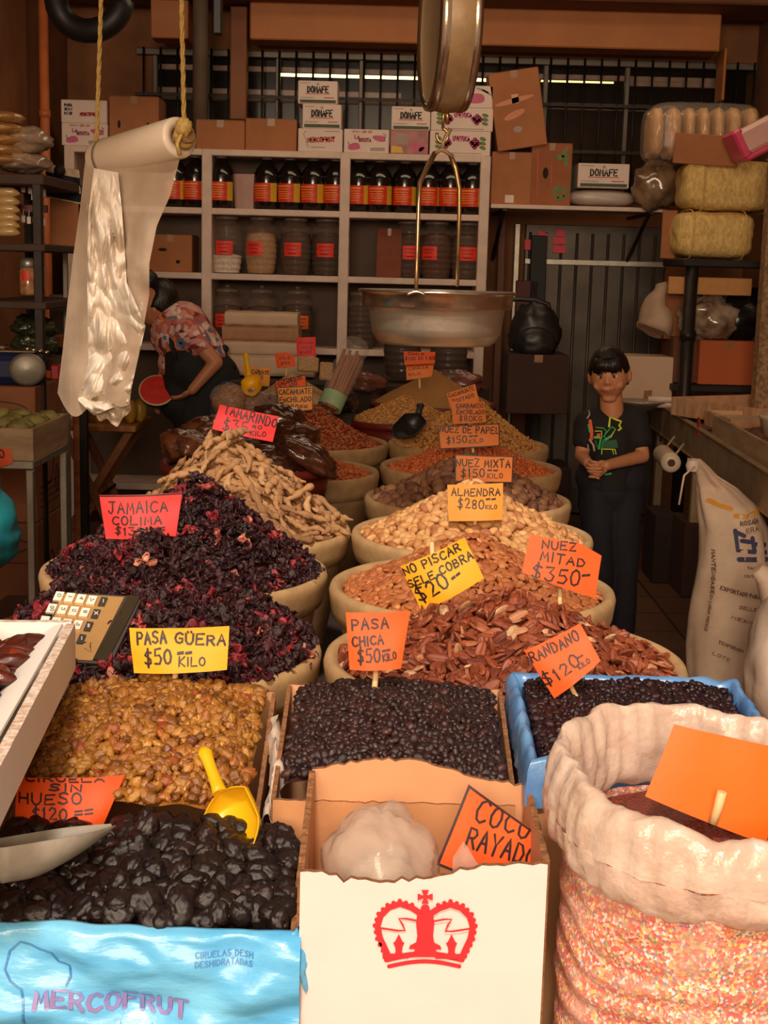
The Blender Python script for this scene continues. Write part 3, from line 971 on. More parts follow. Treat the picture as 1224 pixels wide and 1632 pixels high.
def slope_surf(x0, x1, y0, y1, zf, zb, crown, seed, rough=.006, skew=0):
    def f(x, y):
        u, v = (x - x0) / (x1 - x0), (y - y0) / (y1 - y0)
        s = math.sin(PI * min(1, max(0, u))) ** .6
        return zf + (zb - zf) * v + crown * s * (.35 + .65 * math.sin(PI * min(1, max(0, v * .9 + .1)))) + skew * (u - .5) + rough * nz(x * 22 + seed, y * 22)
    return f
# golden raisins
gx0, gx1, gy0, gy1 = -.455, -.150, 1.60, 1.90
open_carton('raisin_carton', 'brown cardboard carton of golden raisins below the PASA GÜERA sign', 'carton', gx0, gx1, gy0, gy1, .62, .858, .950, [m_card, m_card_in, m_card_edge])
mat_gold = pm('golden_raisin', (255, 255, 255), .38, c2=(190, 160, 130), scale=90, rnd=[(0, (150, 96, 36)), (.3, (182, 126, 50)), (.55, (120, 70, 28)), (.8, (200, 148, 66)), (1, (158, 78, 36))], bump=.2, bscale=160, spec=.6)
heap('gold', slope_surf(gx0, gx1, gy0, gy1, .868, .945, .052, 1, .012), rect=(gx0 + .012, gx1 - .012, gy0 + .01, gy1 - .01), sp=.0102, size=.0096, protos=[p_raisin(3, s) for s in range(6)], mat=mat_gold, tilt=1.1, seed=20, vary=.32)
goods('gold', 'golden_raisin', 'plump amber golden raisin in the heap below the PASA GÜERA sign', 'raisin', 'golden raisins in the left carton', 'golden_raisin_pile', 'rest of the golden raisins filling the carton below the PASA GÜERA sign')
m_liner = pm('milky_liner', (226, 206, 188), .35, var=.1, scale=12, alpha=.75, bump=.2, bscale=25)
for (pts, lb) in (([at(112, 1102, 1.87), at(98, 1150, 1.8), at(78, 1215, 1.7)], 'crumpled milky plastic liner along the left edge of the golden raisins'),
                  ([at(432, 1150, 1.83), at(436, 1230, 1.7), at(420, 1310, 1.62)], 'crumpled milky plastic liner along the right edge of the golden raisins')):
    g = MB()
    def lf(u, v, pts=pts):
        q = pts[0].lerp(pts[1], u * 2) if u < .5 else pts[1].lerp(pts[2], u * 2 - 1)
        s_ = 1 if pts[0].x > -.3 else -1
        return q + Vector((s_ * (.018 * v - .004) + .008 * nz(u * 9, v * 3), .006 * nz(u * 7, v * 4, 3), .022 * (1 - (2 * v - 1) ** 2) + .012 * nz(u * 11, v * 2, 5) - .012))
    g.sheet(lf, 26, 8, .0006)
    tag(obj('plastic_liner', g, m_liner, loc=pts[1], world=True), lb, 'plastic liner')
# small black raisins
rx0, rx1, ry0, ry1 = -.128, .172, 1.62, 1.90
open_carton('raisin_carton', 'brown cardboard carton of small black raisins below the PASA CHICA sign', 'carton', rx0, rx1, ry0, ry1, .62, .90, .962, [m_card, m_card_in, m_card_edge])
mat_dark = pm('black_raisin', (255, 255, 255), .42, c2=(170, 150, 150), scale=110, rnd=[(0, (46, 26, 26)), (.5, (60, 36, 34)), (.85, (38, 20, 22)), (1, (84, 50, 44))], bump=.2, bscale=180, spec=.5)
heap('dark', slope_surf(rx0, rx1, ry0, ry1, .905, .950, .052, 2), rect=(rx0 + .012, rx1 - .012, ry0 + .01, ry1 - .01), sp=.0088, size=.0075, protos=[p_raisin(2, s + 10) for s in range(5)], mat=mat_dark, tilt=.8, seed=21, vary=.25, layers=2)
goods('dark', 'black_raisin', 'small dark brown-black raisin in the heap below the PASA CHICA sign', 'raisin', 'black raisins in the middle carton', 'black_raisin_pile', 'rest of the small black raisins in the middle carton')
# dried cranberries in the blue-lined carton
bx0, bx1, by0, by1 = .190, .505, 1.60, 1.90
m_blue = pm('blue_plastic', (108, 156, 206), .3, c2=(76, 124, 186), scale=10, bump=.25, bscale=22, alpha=.97, spec=.6)
r = open_carton('cranberry_carton', 'cardboard carton lined with dull blue plastic, full of dark cranberries', 'carton', bx0, bx1, by0, by1, .62, .955, .978, [m_card, m_card_in, m_card_edge])
g = MB()
def rim_path(u):
    cs = [(bx0, by0), (bx1, by0), (bx1, by1), (bx0, by1)]
    k = int(u * 4) % 4; f = u * 4 - int(u * 4)
    a, b_ = cs[k], cs[(k + 1) % 4]
    return a[0] + (b_[0] - a[0]) * f, a[1] + (b_[1] - a[1]) * f
def bl(u, v):
    x, y = rim_path(u % 1.0)
    cx, cy = (bx0 + bx1) / 2, (by0 + by1) / 2
    d = Vector((x - cx, y - cy, 0)); 
    # v: 0 inside below the fruit, .5 over the rim, 1 outside hanging
    w = (v - .5) * 2
    off = .010 * math.tanh(w * 3) + .004 * nz(u * 60, v * 3)
    zz = (.962 + .02 * ((y - by0) / (by1 - by0))) - .055 * abs(w) ** 1.3 + .008 * nz(u * 34, v * 2, 4) + .005
    return Vector((x + off * (1 if d.x > 0 else -1) * (abs(d.x) > .1), y + off * (1 if d.y > 0 else -1) * (abs(d.y) > .1), zz))
g.sheet(lambda u, v: bl(u, v), 161, 13, .0006)
obj('blue_liner', g, m_blue, r, world=True)
mat_cran = pm('dried_cranberry', (255, 255, 255), .38, c2=(170, 140, 140), scale=110, rnd=[(0, (38, 16, 22)), (.5, (50, 20, 26)), (.85, (30, 14, 20)), (1, (66, 22, 30))], bump=.2, bscale=180, spec=.5)
heap('cran', slope_surf(bx0, bx1, by0, by1, .940, .972, .014, 3, .008, -.008), rect=(bx0 + .012, bx1 - .012, by0 + .01, by1 - .01), sp=.0092, size=.0078, protos=[p_raisin(2, s + 20) for s in range(5)], mat=mat_cran, tilt=.8, seed=22, vary=.25, layers=2)
goods('cran', 'dried_cranberry', 'small near-black dried cranberry in the blue-lined carton', 'dried cranberry', 'dried cranberries in the blue carton', 'cranberry_pile', 'rest of the near-black cranberries in the blue-lined carton')
# prunes in the bright blue bag
px0, px1, py0, py1 = -.475, -.088, 1.405, 1.585
m_bag = pm('bright_blue_bag', (118, 196, 236), .28, c2=(84, 170, 224), scale=7, bump=.35, bscale=14, spec=.55, stretch=(1, 1, 2.6))
m_bag_print = pm('faded_purple_print', (150, 120, 176), .35, c2=(120, 130, 190), scale=40)
m_bag_print2 = pm('faded_navy_print', (74, 136, 194), .35, var=.2, scale=40)
r = open_carton('prune_carton', 'carton of black prunes wrapped in a bright blue printed plastic bag', 'carton', px0, px1, py0 + .006, py1, .58, .83, .865, [m_card, m_card_in, m_card_edge])
def bagf(u, v, o=0.0):
    """front face of the bag: u along x, v from the tucked lip (0) down the front (1)"""
    x = px0 - .012 + (px1 - px0 + .022) * u
    fold = .007 * math.sin(u * 3 + v * 14 + 4 * nz(u * 2.2, v * 1.4)) * min(1, v * 4) + .008 * nz(u * 6 + v * 5, v * 9 - u * 4, 2)
    fold += .006 * abs(nz(u * 4 - v * 6, v * 3 + u * 2, 7)) * 2
    zl = .842 + .006 * nz(u * 7, 1.0) - .006 * u
    if v < .12:
        t = v / .12
        a = (t - .0) * PI
        y = py0 + .012 - .020 * (1 - math.cos(a)) / 2 - 0.0
        z = zl - .022 * (1 - math.sin(a) ** .7) + 0.0
        z = zl - (.030 * (1 - t) if t < .5 else 0) - .015 * abs(t - .5) * 2 * (t < .5)
        y = py0 + .014 - .024 * t
        if t > .5: z = zl - .004 * (t - .5) * 2
    else:
        t = (v - .12) / .88
        z = zl - .004 - t * .255
        y = py0 - .010 - .010 * min(1, t * 6) - fold
    return Vector((x, y - o, z))
g = MB()
g.sheet(lambda u, v: bagf(u, 1 - v), 90, 70, .0008, 0)
to3 = lambda X, Y: bagf(X, Y, .0018)
# print on the bag: X 0..1 across, Y measured down the front
def bag_text(s, X, Y, h, w, width, m, seed=1, slope=0.0):
    ls = [[(px, Y - (py - 0)) for px, py in pl] for pl in strokes_of(s, X, 0, h, w, slope=slope, jit=.0, seed=seed)]
    ink(g, ls, width, to3, m)
def pxu(px): return (at(px, 1550, py0 - .02).x - (px0 - .012)) / (px1 - px0 + .022)
def pyv(py): return .12 + .88 * ((.838 - at(250, py, py0 - .02).z) / .255)
bag_text('MERCOFRUT', pxu(58), pyv(1602), pyv(1602) - pyv(1578), pxu(298) - pxu(58), .0135, 1, 3, -.06)
bag_text('CIRUELAS DESH', pxu(312), pyv(1517), pyv(1517) - pyv(1509), pxu(402) - pxu(312), .003, 2)
bag_text('DESHIDRATADAS', pxu(312), pyv(1529), pyv(1529) - pyv(1521), pxu(402) - pxu(312), .003, 2)
for pl in ([(48, 1512), (30, 1508), (14, 1520), (8, 1545), (18, 1562), (36, 1574), (42, 1600), (40, 1632)], [(48, 1512), (62, 1518), (82, 1524), (92, 1540), (110, 1544), (112, 1560), (106, 1572)]):
    ink(g, [[(pxu(a), pyv(b_)) for a, b_ in pl]], .006, to3, 2)
for q in (192, 242):
    ink(g, [[(pxu(q), pyv(1622)), (pxu(q), pyv(1640))]], .003, to3, 2)
obj('blue_bag', g, [m_bag, m_bag_print, m_bag_print2], r, world=True, occ=True)
g = MB()
def ear(u, v):
    a = at(462, 1500, py0 - .012).lerp(at(492, 1440, py0 + .02), u)
    return a + Vector((.018 * v + .004 * nz(u * 9, v * 4), -.006 * math.sin(v * PI) - .004 * nz(u * 6, v * 7, 2), -.06 * v * (1 - u * .6)))
g.sheet(ear, 16, 12, .0008)
obj('bag_corner', g, m_bag, r, world=True)
mat_prune = pm('prune_skin', (255, 255, 255), .34, c2=(150, 130, 130), scale=60, rnd=[(0, (30, 20, 20)), (.5, (40, 26, 24)), (.85, (24, 16, 18)), (1, (54, 34, 30))], bump=.2, bscale=90, spec=.55)
_ps = slope_surf(px0, px1, py0, py1, .818, .862, .012, 5, .008)
def prune_surf(x, y):      # pressed down where the metal scoop lies
    return _ps(x, y) - .030 * max(0, min(1, (-.285 - x) / .05)) * math.exp(-((y - 1.50) / .07) ** 2)
heap('prune', prune_surf, rect=(px0 + .004, px1 - .004, py0 + .006, py1 + .012), sp=.0225, size=.0172, protos=[p_prune(s) for s in range(6)], mat=mat_prune, tilt=.8, seed=23, vary=.25, layers=2, lift=.35)
goods('prune', 'prune', 'glossy wrinkled black prune in the blue-wrapped carton', 'prune', 'prunes in the front left carton', 'prune_pile', 'buried prunes under the visible layer in the blue-wrapped carton')

# white carton with the red crown
cx0, cx1, cy0, cy1 = -.080, .186, 1.40, 1.625
def crown(g, P, nrm):
    u_of = lambda px: (at(px, 1480, cy0 - .004).x - cx0) / (cx1 - cx0)
    zt = .905
    lay = [0.0]
    def T3(X, Y): return to3(X, Y) - Vector((0, lay[0], 0))
    def ink(g, ls, w_, f, m):
        lay[0] += .00012
        globals()['ink'](g, ls, w_, f, m)
    def to3(px, py):
        q = at(px, py, cy0 - .0045)
        return Vector((q.x, cy0 - .0045 - lay[0], q.z))
    M_ = 3
    # base band
    arc = [(620 + 112 * t, 1540 - 8 * math.sin(PI * t)) for t in [i / 12 for i in range(13)]]
    ink(g, [arc], 6.5, T3, M_)
    base = [(616 + 120 * t, 1529 - 9 * math.sin(PI * t)) for t in [i / 12 for i in range(13)]]
    ink(g, [base], 9, T3, M_)
    # side arches with scalloped outer edge
    for s in (-1, 1):
        cxm = 677.5
        pts = [(cxm + s * 8, 1455), (cxm + s * 22, 1446), (cxm + s * 40, 1440), (cxm + s * 58, 1446), (cxm + s * 71, 1459), (cxm + s * 76, 1476), (cxm + s * 72, 1495), (cxm + s * 64, 1512), (cxm + s * 57, 1527)]
        ink(g, [pts], 10, T3, M_)
        for (a, b_) in zip(pts[1:-1], pts[2:]):
            for t in (0, .5):
                x, y = a[0] + (b_[0] - a[0]) * t, a[1] + (b_[1] - a[1]) * t
                dx, dy = x - (cxm + s * 35), y - 1490
                l_ = math.hypot(dx, dy)
                c_ = (x + dx / l_ * 4.5, y + dy / l_ * 4.5)
                lay[0] += .00003
                g.add([to3(c_[0] + 3.6 * math.cos(2 * PI * k / 10), c_[1] + 3.6 * math.sin(2 * PI * k / 10)) for k in range(10)], [tuple(range(10))], M_)
        # curling band inside
        ink(g, [[(cxm + s * 14, 1466), (cxm + s * 30, 1463), (cxm + s * 42, 1463), (cxm + s * 36, 1472), (cxm + s * 32, 1482), (cxm + s * 44, 1482), (cxm + s * 70, 1478)]], 3, T3, M_)
        # lily
        L_ = cxm + s * 42
        lay[0] += .0001
        g.add([to3(L_, 1488), to3(L_ + 6, 1500), to3(L_ + 9, 1502), to3(L_ + 6, 1508), to3(L_ + 5, 1516), to3(L_ + 9, 1524), to3(L_ - 9, 1524), to3(L_ - 5, 1516), to3(L_ - 6, 1508), to3(L_ - 9, 1502), to3(L_ - 6, 1500)], [tuple(range(11))], M_)
        g.add([to3(cxm + s * 12, 1500), to3(cxm + s * 24, 1506), to3(cxm + s * 26, 1512), to3(cxm + s * 12, 1512)], [(0, 1, 2, 3)], M_)
        lay[0] += .0001
        g.add([to3(L_ - 26, 1519), to3(L_ + 18, 1519), to3(L_ + 15, 1527), to3(L_ - 26, 1527)], [(0, 1, 2, 3)], M_)
    # middle column, orb, cross
    col_ = [(665, 1455), (690, 1455), (692, 1470), (690, 1490), (694, 1512), (698, 1524), (657, 1524), (661, 1512), (665, 1490), (663, 1470)]
    lay[0] += .0001
    g.add([to3(*p) for p in col_], [tuple(range(len(col_)))], M_)
    lay[0] += .0001
    g.add([to3(677.5 + 7.5 * math.cos(2 * PI * k / 14), 1448 + 8 * math.sin(2 * PI * k / 14)) for k in range(14)], [tuple(range(14))], M_)
    for k in range(4):
        lay[0] += .0001
        a = k * PI / 2
        rot = lambda x, y: (677.5 + x * math.cos(a) - y * math.sin(a), 1428 + (x * math.sin(a) + y * math.cos(a)) * .92)
        g.add([to3(*rot(-1.6, -1)), to3(*rot(1.6, -1)), to3(*rot(6, -12)), to3(*rot(-6, -12))], [(0, 1, 2, 3)], M_)
    g.box(to3(677.5, 1428) + Vector((0, .0003, 0)), (.003, .0005, .003), m=M_)
zfp = lambda py, Y: at(690, py, Y).z
zt_front = lambda u: at(500 + 380 * u, [1388, 1393, 1400, 1404, 1402, 1400, 1394, 1384, 1378, 1377, 1376][min(10, int(u * 10.99))], cy0).z - (.007 if .16 < u < .2 else 0)
ztops = {'front': zt_front,
         'back': lambda u: at(545 + 330 * u, 1226 - 16 * math.sin(PI * min(1, u * 1.35)) + 26 * max(0, u - .5) * 2, cy1).z,
         'left': lambda u: at(497, 1388, cy0).z + (at(545, 1226, cy1).z - at(497, 1388, cy0).z) * min(1, u * 1.05),
         'right': lambda u: at(880, 1376, cy0).z + (at(880, 1250, cy1).z - at(880, 1376, cy0).z) * min(1, u * 1.05)}
open_carton('crown_carton', 'white cardboard carton printed with a red crown, torn open at the top', 'carton', cx0, cx1, cy0, cy1, .58, .9, .95, [m_card_white, m_card_in, m_card_edge, m_red_print], t=.007, jag=.005, extra=crown, ztops=ztops)
# clear bags of grated coconut inside it
m_milk = pm('milky_plastic', (214, 194, 178), .16, var=.06, scale=14, bump=.4, bscale=22, alpha=.42, spec=.9)
m_coco = pm('grated_coconut', (206, 184, 162), .8, var=.15, scale=120, bump=.3, bscale=200)
def lumpy(cc, rr, seed, amp=.16, pinch=None, nu=40, nv=26):
    g = MB()
    def fn(d):
        k = 1 + amp * nz(d.x * 2 + seed, d.y * 2, d.z * 2) + amp * .45 * abs(nz(d.x * 5, d.y * 5 + seed, d.z * 4)) * 2 - .05
        if pinch: k *= 1 - .35 * max(0, d.dot(Vector(pinch).normalized())) ** 6
        return k
    g.ell(cc, rr, nu, nv, fn=fn)
    return g
q = at(612, 1350, 1.50)
r = thing('coconut_bag', 'bunched milky plastic bag in the crown carton, left of the COCO RAYADO sign', 'plastic bag', (q.x, q.y, .78))
obj('bag_skin', lumpy((q.x - .004, q.y + .005, .865), (.068, .078, .072), 4, .15), m_milk, r, world=True)
obj('coconut', lumpy((q.x, q.y + .01, .825), (.050, .058, .048), 5, .1), m_coco, r, world=True)
q = at(770, 1372, 1.47)
g = MB()
def flapf(u, v):
    a = at(722 + 95 * u, 1400 - (58 * max(0, 1 - abs(u - .18) * 2.4)) * v, 1.452 + .02 * u)
    return a + Vector((0, .01 * nz(u * 4, v * 4), -.05 * (1 - v)))
g.sheet(flapf, 18, 10, .0006)
tag(obj('plastic_flap', g, m_milk, loc=q, world=True), 'pointed scrap of milky plastic in front of the COCO RAYADO sign', 'plastic scrap')
g = MB(); g.box(((cx0 + cx1) / 2, (cy0 + cy1) / 2, .69), (cx1 - cx0 - .03, cy1 - cy0 - .03, .19), .01)
tag(obj('coconut_fill', g, m_coco, loc=((cx0 + cx1) / 2, (cy0 + cy1) / 2, .595), world=True), 'white grated coconut deep inside the crown carton', 'coconut', kind='stuff')

# sack of coloured sprinkles
def sprinkle_mat():
    m = bpy.data.materials.new('sprinkles_behind_plastic')
    m.use_nodes = True
    nt = m.node_tree; N, L = nt.nodes, nt.links
    b = N['Principled BSDF']
    tc = N.new('ShaderNodeTexCoord')
    vo = N.new('ShaderNodeTexVoronoi'); vo.inputs['Scale'].default_value = 330
    L.new(tc.outputs['Object'], vo.inputs['Vector'])
    sep = N.new('ShaderNodeSeparateColor'); L.new(vo.outputs['Color'], sep.inputs[0])
    rp = N.new('ShaderNodeValToRGB'); rp.color_ramp.interpolation = 'CONSTANT'
    cols = [(0, (214, 84, 72)), (.2, (232, 150, 130)), (.36, (240, 196, 96)), (.48, (244, 222, 206)), (.64, (226, 120, 70)), (.76, (206, 60, 80)), (.86, (140, 150, 96)), (.94, (110, 120, 150))]
    el = rp.color_ramp.elements
    while len(el) < len(cols): el.new(.5)
    for e, (p, c) in zip(el, cols): e.position = p; e.color = (*lin(c), 1)
    L.new(sep.outputs[0], rp.inputs['Fac'])
    nzz = N.new('ShaderNodeTexNoise'); nzz.inputs['Scale'].default_value = 22; L.new(tc.outputs['Object'], nzz.inputs['Vector'])
    mx = N.new('ShaderNodeMix'); mx.data_type = 'RGBA'; mx.inputs[7].default_value = (*lin((208, 152, 134)), 1)
    mr = N.new('ShaderNodeMapRange'); mr.inputs[1].default_value = .45; mr.inputs[2].default_value = .75; mr.inputs[3].default_value = .25; mr.inputs[4].default_value = .85
    L.new(nzz.outputs['Fac'], mr.inputs[0]); L.new(mr.outputs[0], mx.inputs['Factor']); L.new(rp.outputs['Color'], mx.inputs[6])
    L.new(mx.outputs[2], b.inputs['Base Color'])
    b.inputs['Roughness'].default_value = .35
    b.inputs['Coat Weight'].default_value = .6; b.inputs['Coat Roughness'].default_value = .2
    bp = N.new('ShaderNodeBump'); bp.inputs['Strength'].default_value = .25; bp.inputs['Distance'].default_value = .002
    L.new(vo.outputs['Distance'], bp.inputs['Height']); L.new(bp.outputs['Normal'], b.inputs['Normal']); L.new(bp.outputs['Normal'], b.inputs['Coat Normal'])
    return m
sc = Vector((at(1112, 1500, 1.43).x, 1.43, .58))
m_sprk = sprinkle_mat()
m_sackpl = pm('clear_sack_plastic', (232, 208, 190), .22, c2=(214, 184, 164), scale=30, bump=.45, bscale=38, alpha=.74, spec=.8)
r = thing('sprinkle_sack', 'clear plastic sack of tiny coloured sprinkles with its mouth rolled open', 'sack', sc)
SR = .151
def sackf(u, v):
    a = 2 * PI * u
    z = .60 + .37 * v
    rr = SR * (1 + .03 * math.sin(v * 2.6) - .05 * (1 - v) ** 3)
    rr += .0055 * math.sin(v * 64 + 2.5 * math.sin(a * 1.5 + 1) + 5 * nz(a * 1.2, v * 3)) * (.4 + .6 * abs(nz(a * 2, v * 5, 3))) * (1.3 - v) + .004 * nz(math.cos(a) * 3, math.sin(a) * 3, v * 9)
    return Vector((sc.x + rr * math.cos(a), sc.y + rr * math.sin(a) * .95, z - .02))
g = MB(); g.grid(sackf, 120, 120, close_u=True)
g.lathe([(0.001, .581), (SR * .9, .581), (SR * .95, .584)], 40, (sc.x, sc.y, 0))
obj('sack_side', g, m_sprk, r, world=True, occ=True)
g = MB(); g.grid(lambda u, v: Vector((sc.x + SR * .97 * v * math.cos(2 * PI * u), sc.y + SR * .92 * v * math.sin(2 * PI * u), .945 + .02 * (1 - v) + .004 * nz(u * 20, v * 9))), 60, 14, close_u=True)
obj('sprinkle_top', g, pm('loose_sprinkles', (150, 62, 44), .5, c2=(84, 44, 34), scale=260, bump=.5, bscale=300), r, world=True)
# rolled mouth: a fat soft collar, higher at the back and left
def collar(u, v):
    a = 2 * PI * u
    b_ = 2 * PI * v
    back = .5 + .5 * math.sin(a)                       # 1 at the back
    left = .5 - .5 * math.cos(a)
    w = .027 + .009 * nz(math.cos(a) * 2, math.sin(a) * 2, 5) + .010 * (1 - back)
    hgt = .046 + .015 * left + .012 * nz(math.cos(a) * 3 + 3, math.sin(a) * 3)
    R0 = SR + .006 + .008 * nz(math.cos(a) * 2.5, math.sin(a) * 2.5, 1)
    rr = R0 + w * .55 * math.cos(b_) + .004 * nz(a * 4, b_ * 1.5) + .0025 * math.sin(a * 34 + 4 * nz(a * 3, b_))
    zz = .948 + .040 * back + .012 * left + hgt * math.sin(b_) * (1.0 if math.sin(b_) > 0 else .75) + .004 * nz(a * 7, b_ * 2, 9)
    return Vector((sc.x + rr * math.cos(a), sc.y + rr * .95 * math.sin(a), zz))
g = MB(); 
g.grid(lambda u, v: collar(u, v), 150, 26, close_u=True)
obj('rolled_mouth', g, m_sackpl, r, world=True, occ=True)
# ================================================================ PRICE CARDS
def paper(name, c):
    return pm('card_' + name, c, .55, var=.05, scale=14, thin=.22)
PAPER = {'orange': paper('orange', (255, 104, 34)), 'yellow': paper('yellow', (255, 186, 24)), 'amber': paper('amber', (255, 166, 56)),
         'pink': paper('pink', (255, 66, 66)), 'red': paper('red', (250, 58, 58)), 'peach': paper('peach', (255, 146, 60)), 'flame': paper('flame', (255, 92, 16)), 'tangerine': paper('tangerine', (255, 116, 18))}
m_ink = pm('black_marker', (34, 14, 20), .5, var=.1)
m_stick = pm('pale_stick', (232, 196, 140), .6, var=.1, scale=30)
def inv_bilin(Q, px, py):
    u = v = .5
    TL, TR, BR, BL = Q
    for _ in range(6):
        x = (1-u)*(1-v)*TL[0] + u*(1-v)*TR[0] + u*v*BR[0] + (1-u)*v*BL[0] - px
        y = (1-u)*(1-v)*TL[1] + u*(1-v)*TR[1] + u*v*BR[1] + (1-u)*v*BL[1] - py
        xu = (1-v)*(TR[0]-TL[0]) + v*(BR[0]-BL[0]); xv = (1-u)*(BL[0]-TL[0]) + u*(BR[0]-TR[0])
        yu = (1-v)*(TR[1]-TL[1]) + v*(BR[1]-BL[1]); yv = (1-u)*(BL[1]-TL[1]) + u*(BR[1]-TR[1])
        D = xu * yv - xv * yu
        u -= (x * yv - xv * y) / D; v -= (xu * y - x * yu) / D
    return u, v
def price_card(label, Q, Y, lines, color, lean=.02, bulge=.006, stick=None, border=False, cut=None, pen=None, cat='price sign', name='price_card', stick_on=False, twist=0.0):
    P4 = [at(*Q[0], Y + lean + twist), at(*Q[1], Y + lean - twist), at(*Q[2], Y - twist), at(*Q[3], Y + twist)]
    def card(u, v):   # v down
        p = (P4[0] * (1-u) + P4[1] * u) * (1-v) + (P4[3] * (1-u) + P4[2] * u) * v
        return p + Vector((0, bulge * ((2*u-1) ** 2 + .5 * nz(u * 2.2, v * 1.7, Y) - .3), 0))
    base = (P4[2] + P4[3]) / 2
    if stick: base = at(*stick[1], Y + .004)
    r = thing(name, label, cat, base, group='handwritten price cards')
    g = MB()
    def cf(u, v):
        if cut and u > cut[0] and v < cut[1]:
            k = (u - cut[0]) / (1 - cut[0])
            v = max(v, cut[1] * k * 1.0)
        return card(u, v)
    g.sheet(lambda u, v: cf(u, 1 - v), 22, 14, .0009, 0, smooth=False)
    nf = Vector((0, -1, 0))
    def to3(px, py):
        u, v = inv_bilin(Q, px, py)
        return card(min(1.0, max(0.0, u)), min(1.0, max(0.0, v))) + nf * .0011
    pw = pen or max(1.5, min(5.0, abs(Q[3][1] - Q[0][1]) * .045))
    for i, ln in enumerate(lines):
        s, a, b_, h = ln[:4]
        w_ = ln[4] if len(ln) > 4 else pw
        dx, dy = b_[0] - a[0], b_[1] - a[1]
        L_ = math.hypot(dx, dy)
        pls = strokes_of(s, 0, 0, h, L_, seed=i + len(label), jit=.05)
        ex, ey = (dx / L_, dy / L_), (dy / L_, -dx / L_)
        out = [[(a[0] + x * ex[0] + y * ey[0], a[1] + x * ex[1] + y * ey[1]) for x, y in pl] for pl in pls]
        ink(g, out, w_, to3, 1)
    if border:
        e = [.012, .988]
        for (u0, v0, u1, v1) in ((.01, .02, .99, .02), (.99, .02, .99, .98), (.99, .98, .01, .98), (.01, .98, .01, .02)) if border is True else border:
            f = lambda u, v: ((1-u)*(1-v)*Q[0][0] + u*(1-v)*Q[1][0] + u*v*Q[2][0] + (1-u)*v*Q[3][0], (1-u)*(1-v)*Q[0][1] + u*(1-v)*Q[1][1] + u*v*Q[2][1] + (1-u)*v*Q[3][1])
            ink(g, [[f(u0, v0), f(u1, v1)]], pw * .9, to3, 1)
    obj('card', g, [PAPER[color], m_ink], r, world=True, occ=True)
    if stick:
        g = MB()
        a, b_ = at(*stick[0], Y + (lean + bulge + .006 if not stick_on else -.006)), at(*stick[1], Y + (bulge + .004 if not stick_on else -.006))
        g.tube([a, (a + b_) / 2 + Vector((.0006, 0, 0)), b_], mpp(Y) * (stick[2] if len(stick) > 2 else 4.5), 8)
        obj('stick', g, m_stick, r, world=True)
    return r

price_card('yellow card reading PASA GÜERA $50 on a stick in the golden raisins', [(205, 1002), (365, 999), (361, 1069), (212, 1075)], 1.845,
     [('PASA', (219, 1027), (265, 1024), 19), ('G%ERA', (279, 1025), (358, 1029), 16), ('$50', (232, 1060), (274, 1056), 24), ('==', (284, 1046), (306, 1044), 8, 2.4), ('KILO', (286, 1060), (327, 1060), 14, 2.6)], 'yellow', bulge=.008, stick=((281, 1005), (278, 1108), 5), pen=3.6)
price_card('orange card reading PASA CHICA $50 on a stick in the black raisins', [(551, 977), (654, 974), (639, 1067), (557, 1069)], 1.80,
     [('PASA', (561, 1004), (619, 1000), 17), ('CHICA', (562, 1030), (611, 1026), 15), ('$50', (571, 1056), (606, 1054), 20), ('==', (610, 1041), (622, 1039), 6, 2), ('KILO', (611, 1053), (632, 1050), 11, 2.4)], 'orange', stick=((599, 1060), (597, 1096), 5), pen=3.2)
price_card('yellow card reading NO PISCAR SELE COBRA $20 tilted between the almonds and the pecans', [(638, 904), (741, 858), (772, 924), (672, 976)], 2.36,
     [('NO PISCAR', (646, 919), (735, 878), 13.5), ('SELE COBRA', (653, 939), (755, 891), 13), ('$20', (672, 962), (717, 931), 23, 3.4), ('==', (722, 925), (735, 917), 7, 2)], 'yellow', bulge=.012, stick=((688, 864), (692, 960), 4), pen=2.7)
price_card('orange card reading NUEZ MITAD $350 with a clipped corner on the pecan heap', [(845, 852), (962, 872), (949, 955), (832, 913)], 2.40,
     [('NUEZ', (864, 873), (917, 878), 13), ('MITAD', (861, 892), (931, 904), 13.5), ('$350', (847, 922), (922, 933), 23, 3.2), ('==', (928, 921), (940, 921), 6, 2)], 'orange', bulge=.006, cut=(.66, .18), pen=2.8, stick=((892, 935), (892, 965), 4))
price_card('orange-red diamond-tilted card reading ARANDANO $120 at the blue-lined carton', [(836, 1038), (925, 994), (958, 1054), (884, 1115)], 1.80,
     [('RANDANO', (849, 1057), (925, 1020), 17), ('$120', (873, 1095), (926, 1058), 20, 3), ('==', (921, 1052), (930, 1046), 5, 1.6), ('KILO', (924, 1066), (941, 1055), 8, 1.8)], 'orange', pen=2.8, stick=((905, 1085), (925, 1125), 4))
price_card('coral card reading JAMAICA COLIMA standing in the hibiscus heap', [(157, 790), (289, 786), (279, 856), (167, 860)], 2.37,
     [('JAMAICA', (173, 819), (266, 815), 17), ('COLIMA', (179, 836), (257, 835), 13), ('$130.==', (184, 852), (262, 851), 12)], 'pink', pen=2.6, stick=((222, 850), (222, 880), 4), border=[(.01, .02, .99, .02)], bulge=.01)
price_card('coral card reading TAMARINDO $35 on a stick in the tamarind pods', [(350, 645), (444, 664), (434, 705), (337, 684)], 3.72,
     [('TAMARINDO', (356, 659), (439, 682), 14), ('$35', (355, 686), (394, 690), 17), ('RO', (402, 682), (417, 684), 5, 1.5), ('KILO', (399, 693), (423, 696), 7, 1.5)], 'red', lean=.03, bulge=.012, pen=2.1, stick=((381, 680), (376, 712), 3.4))
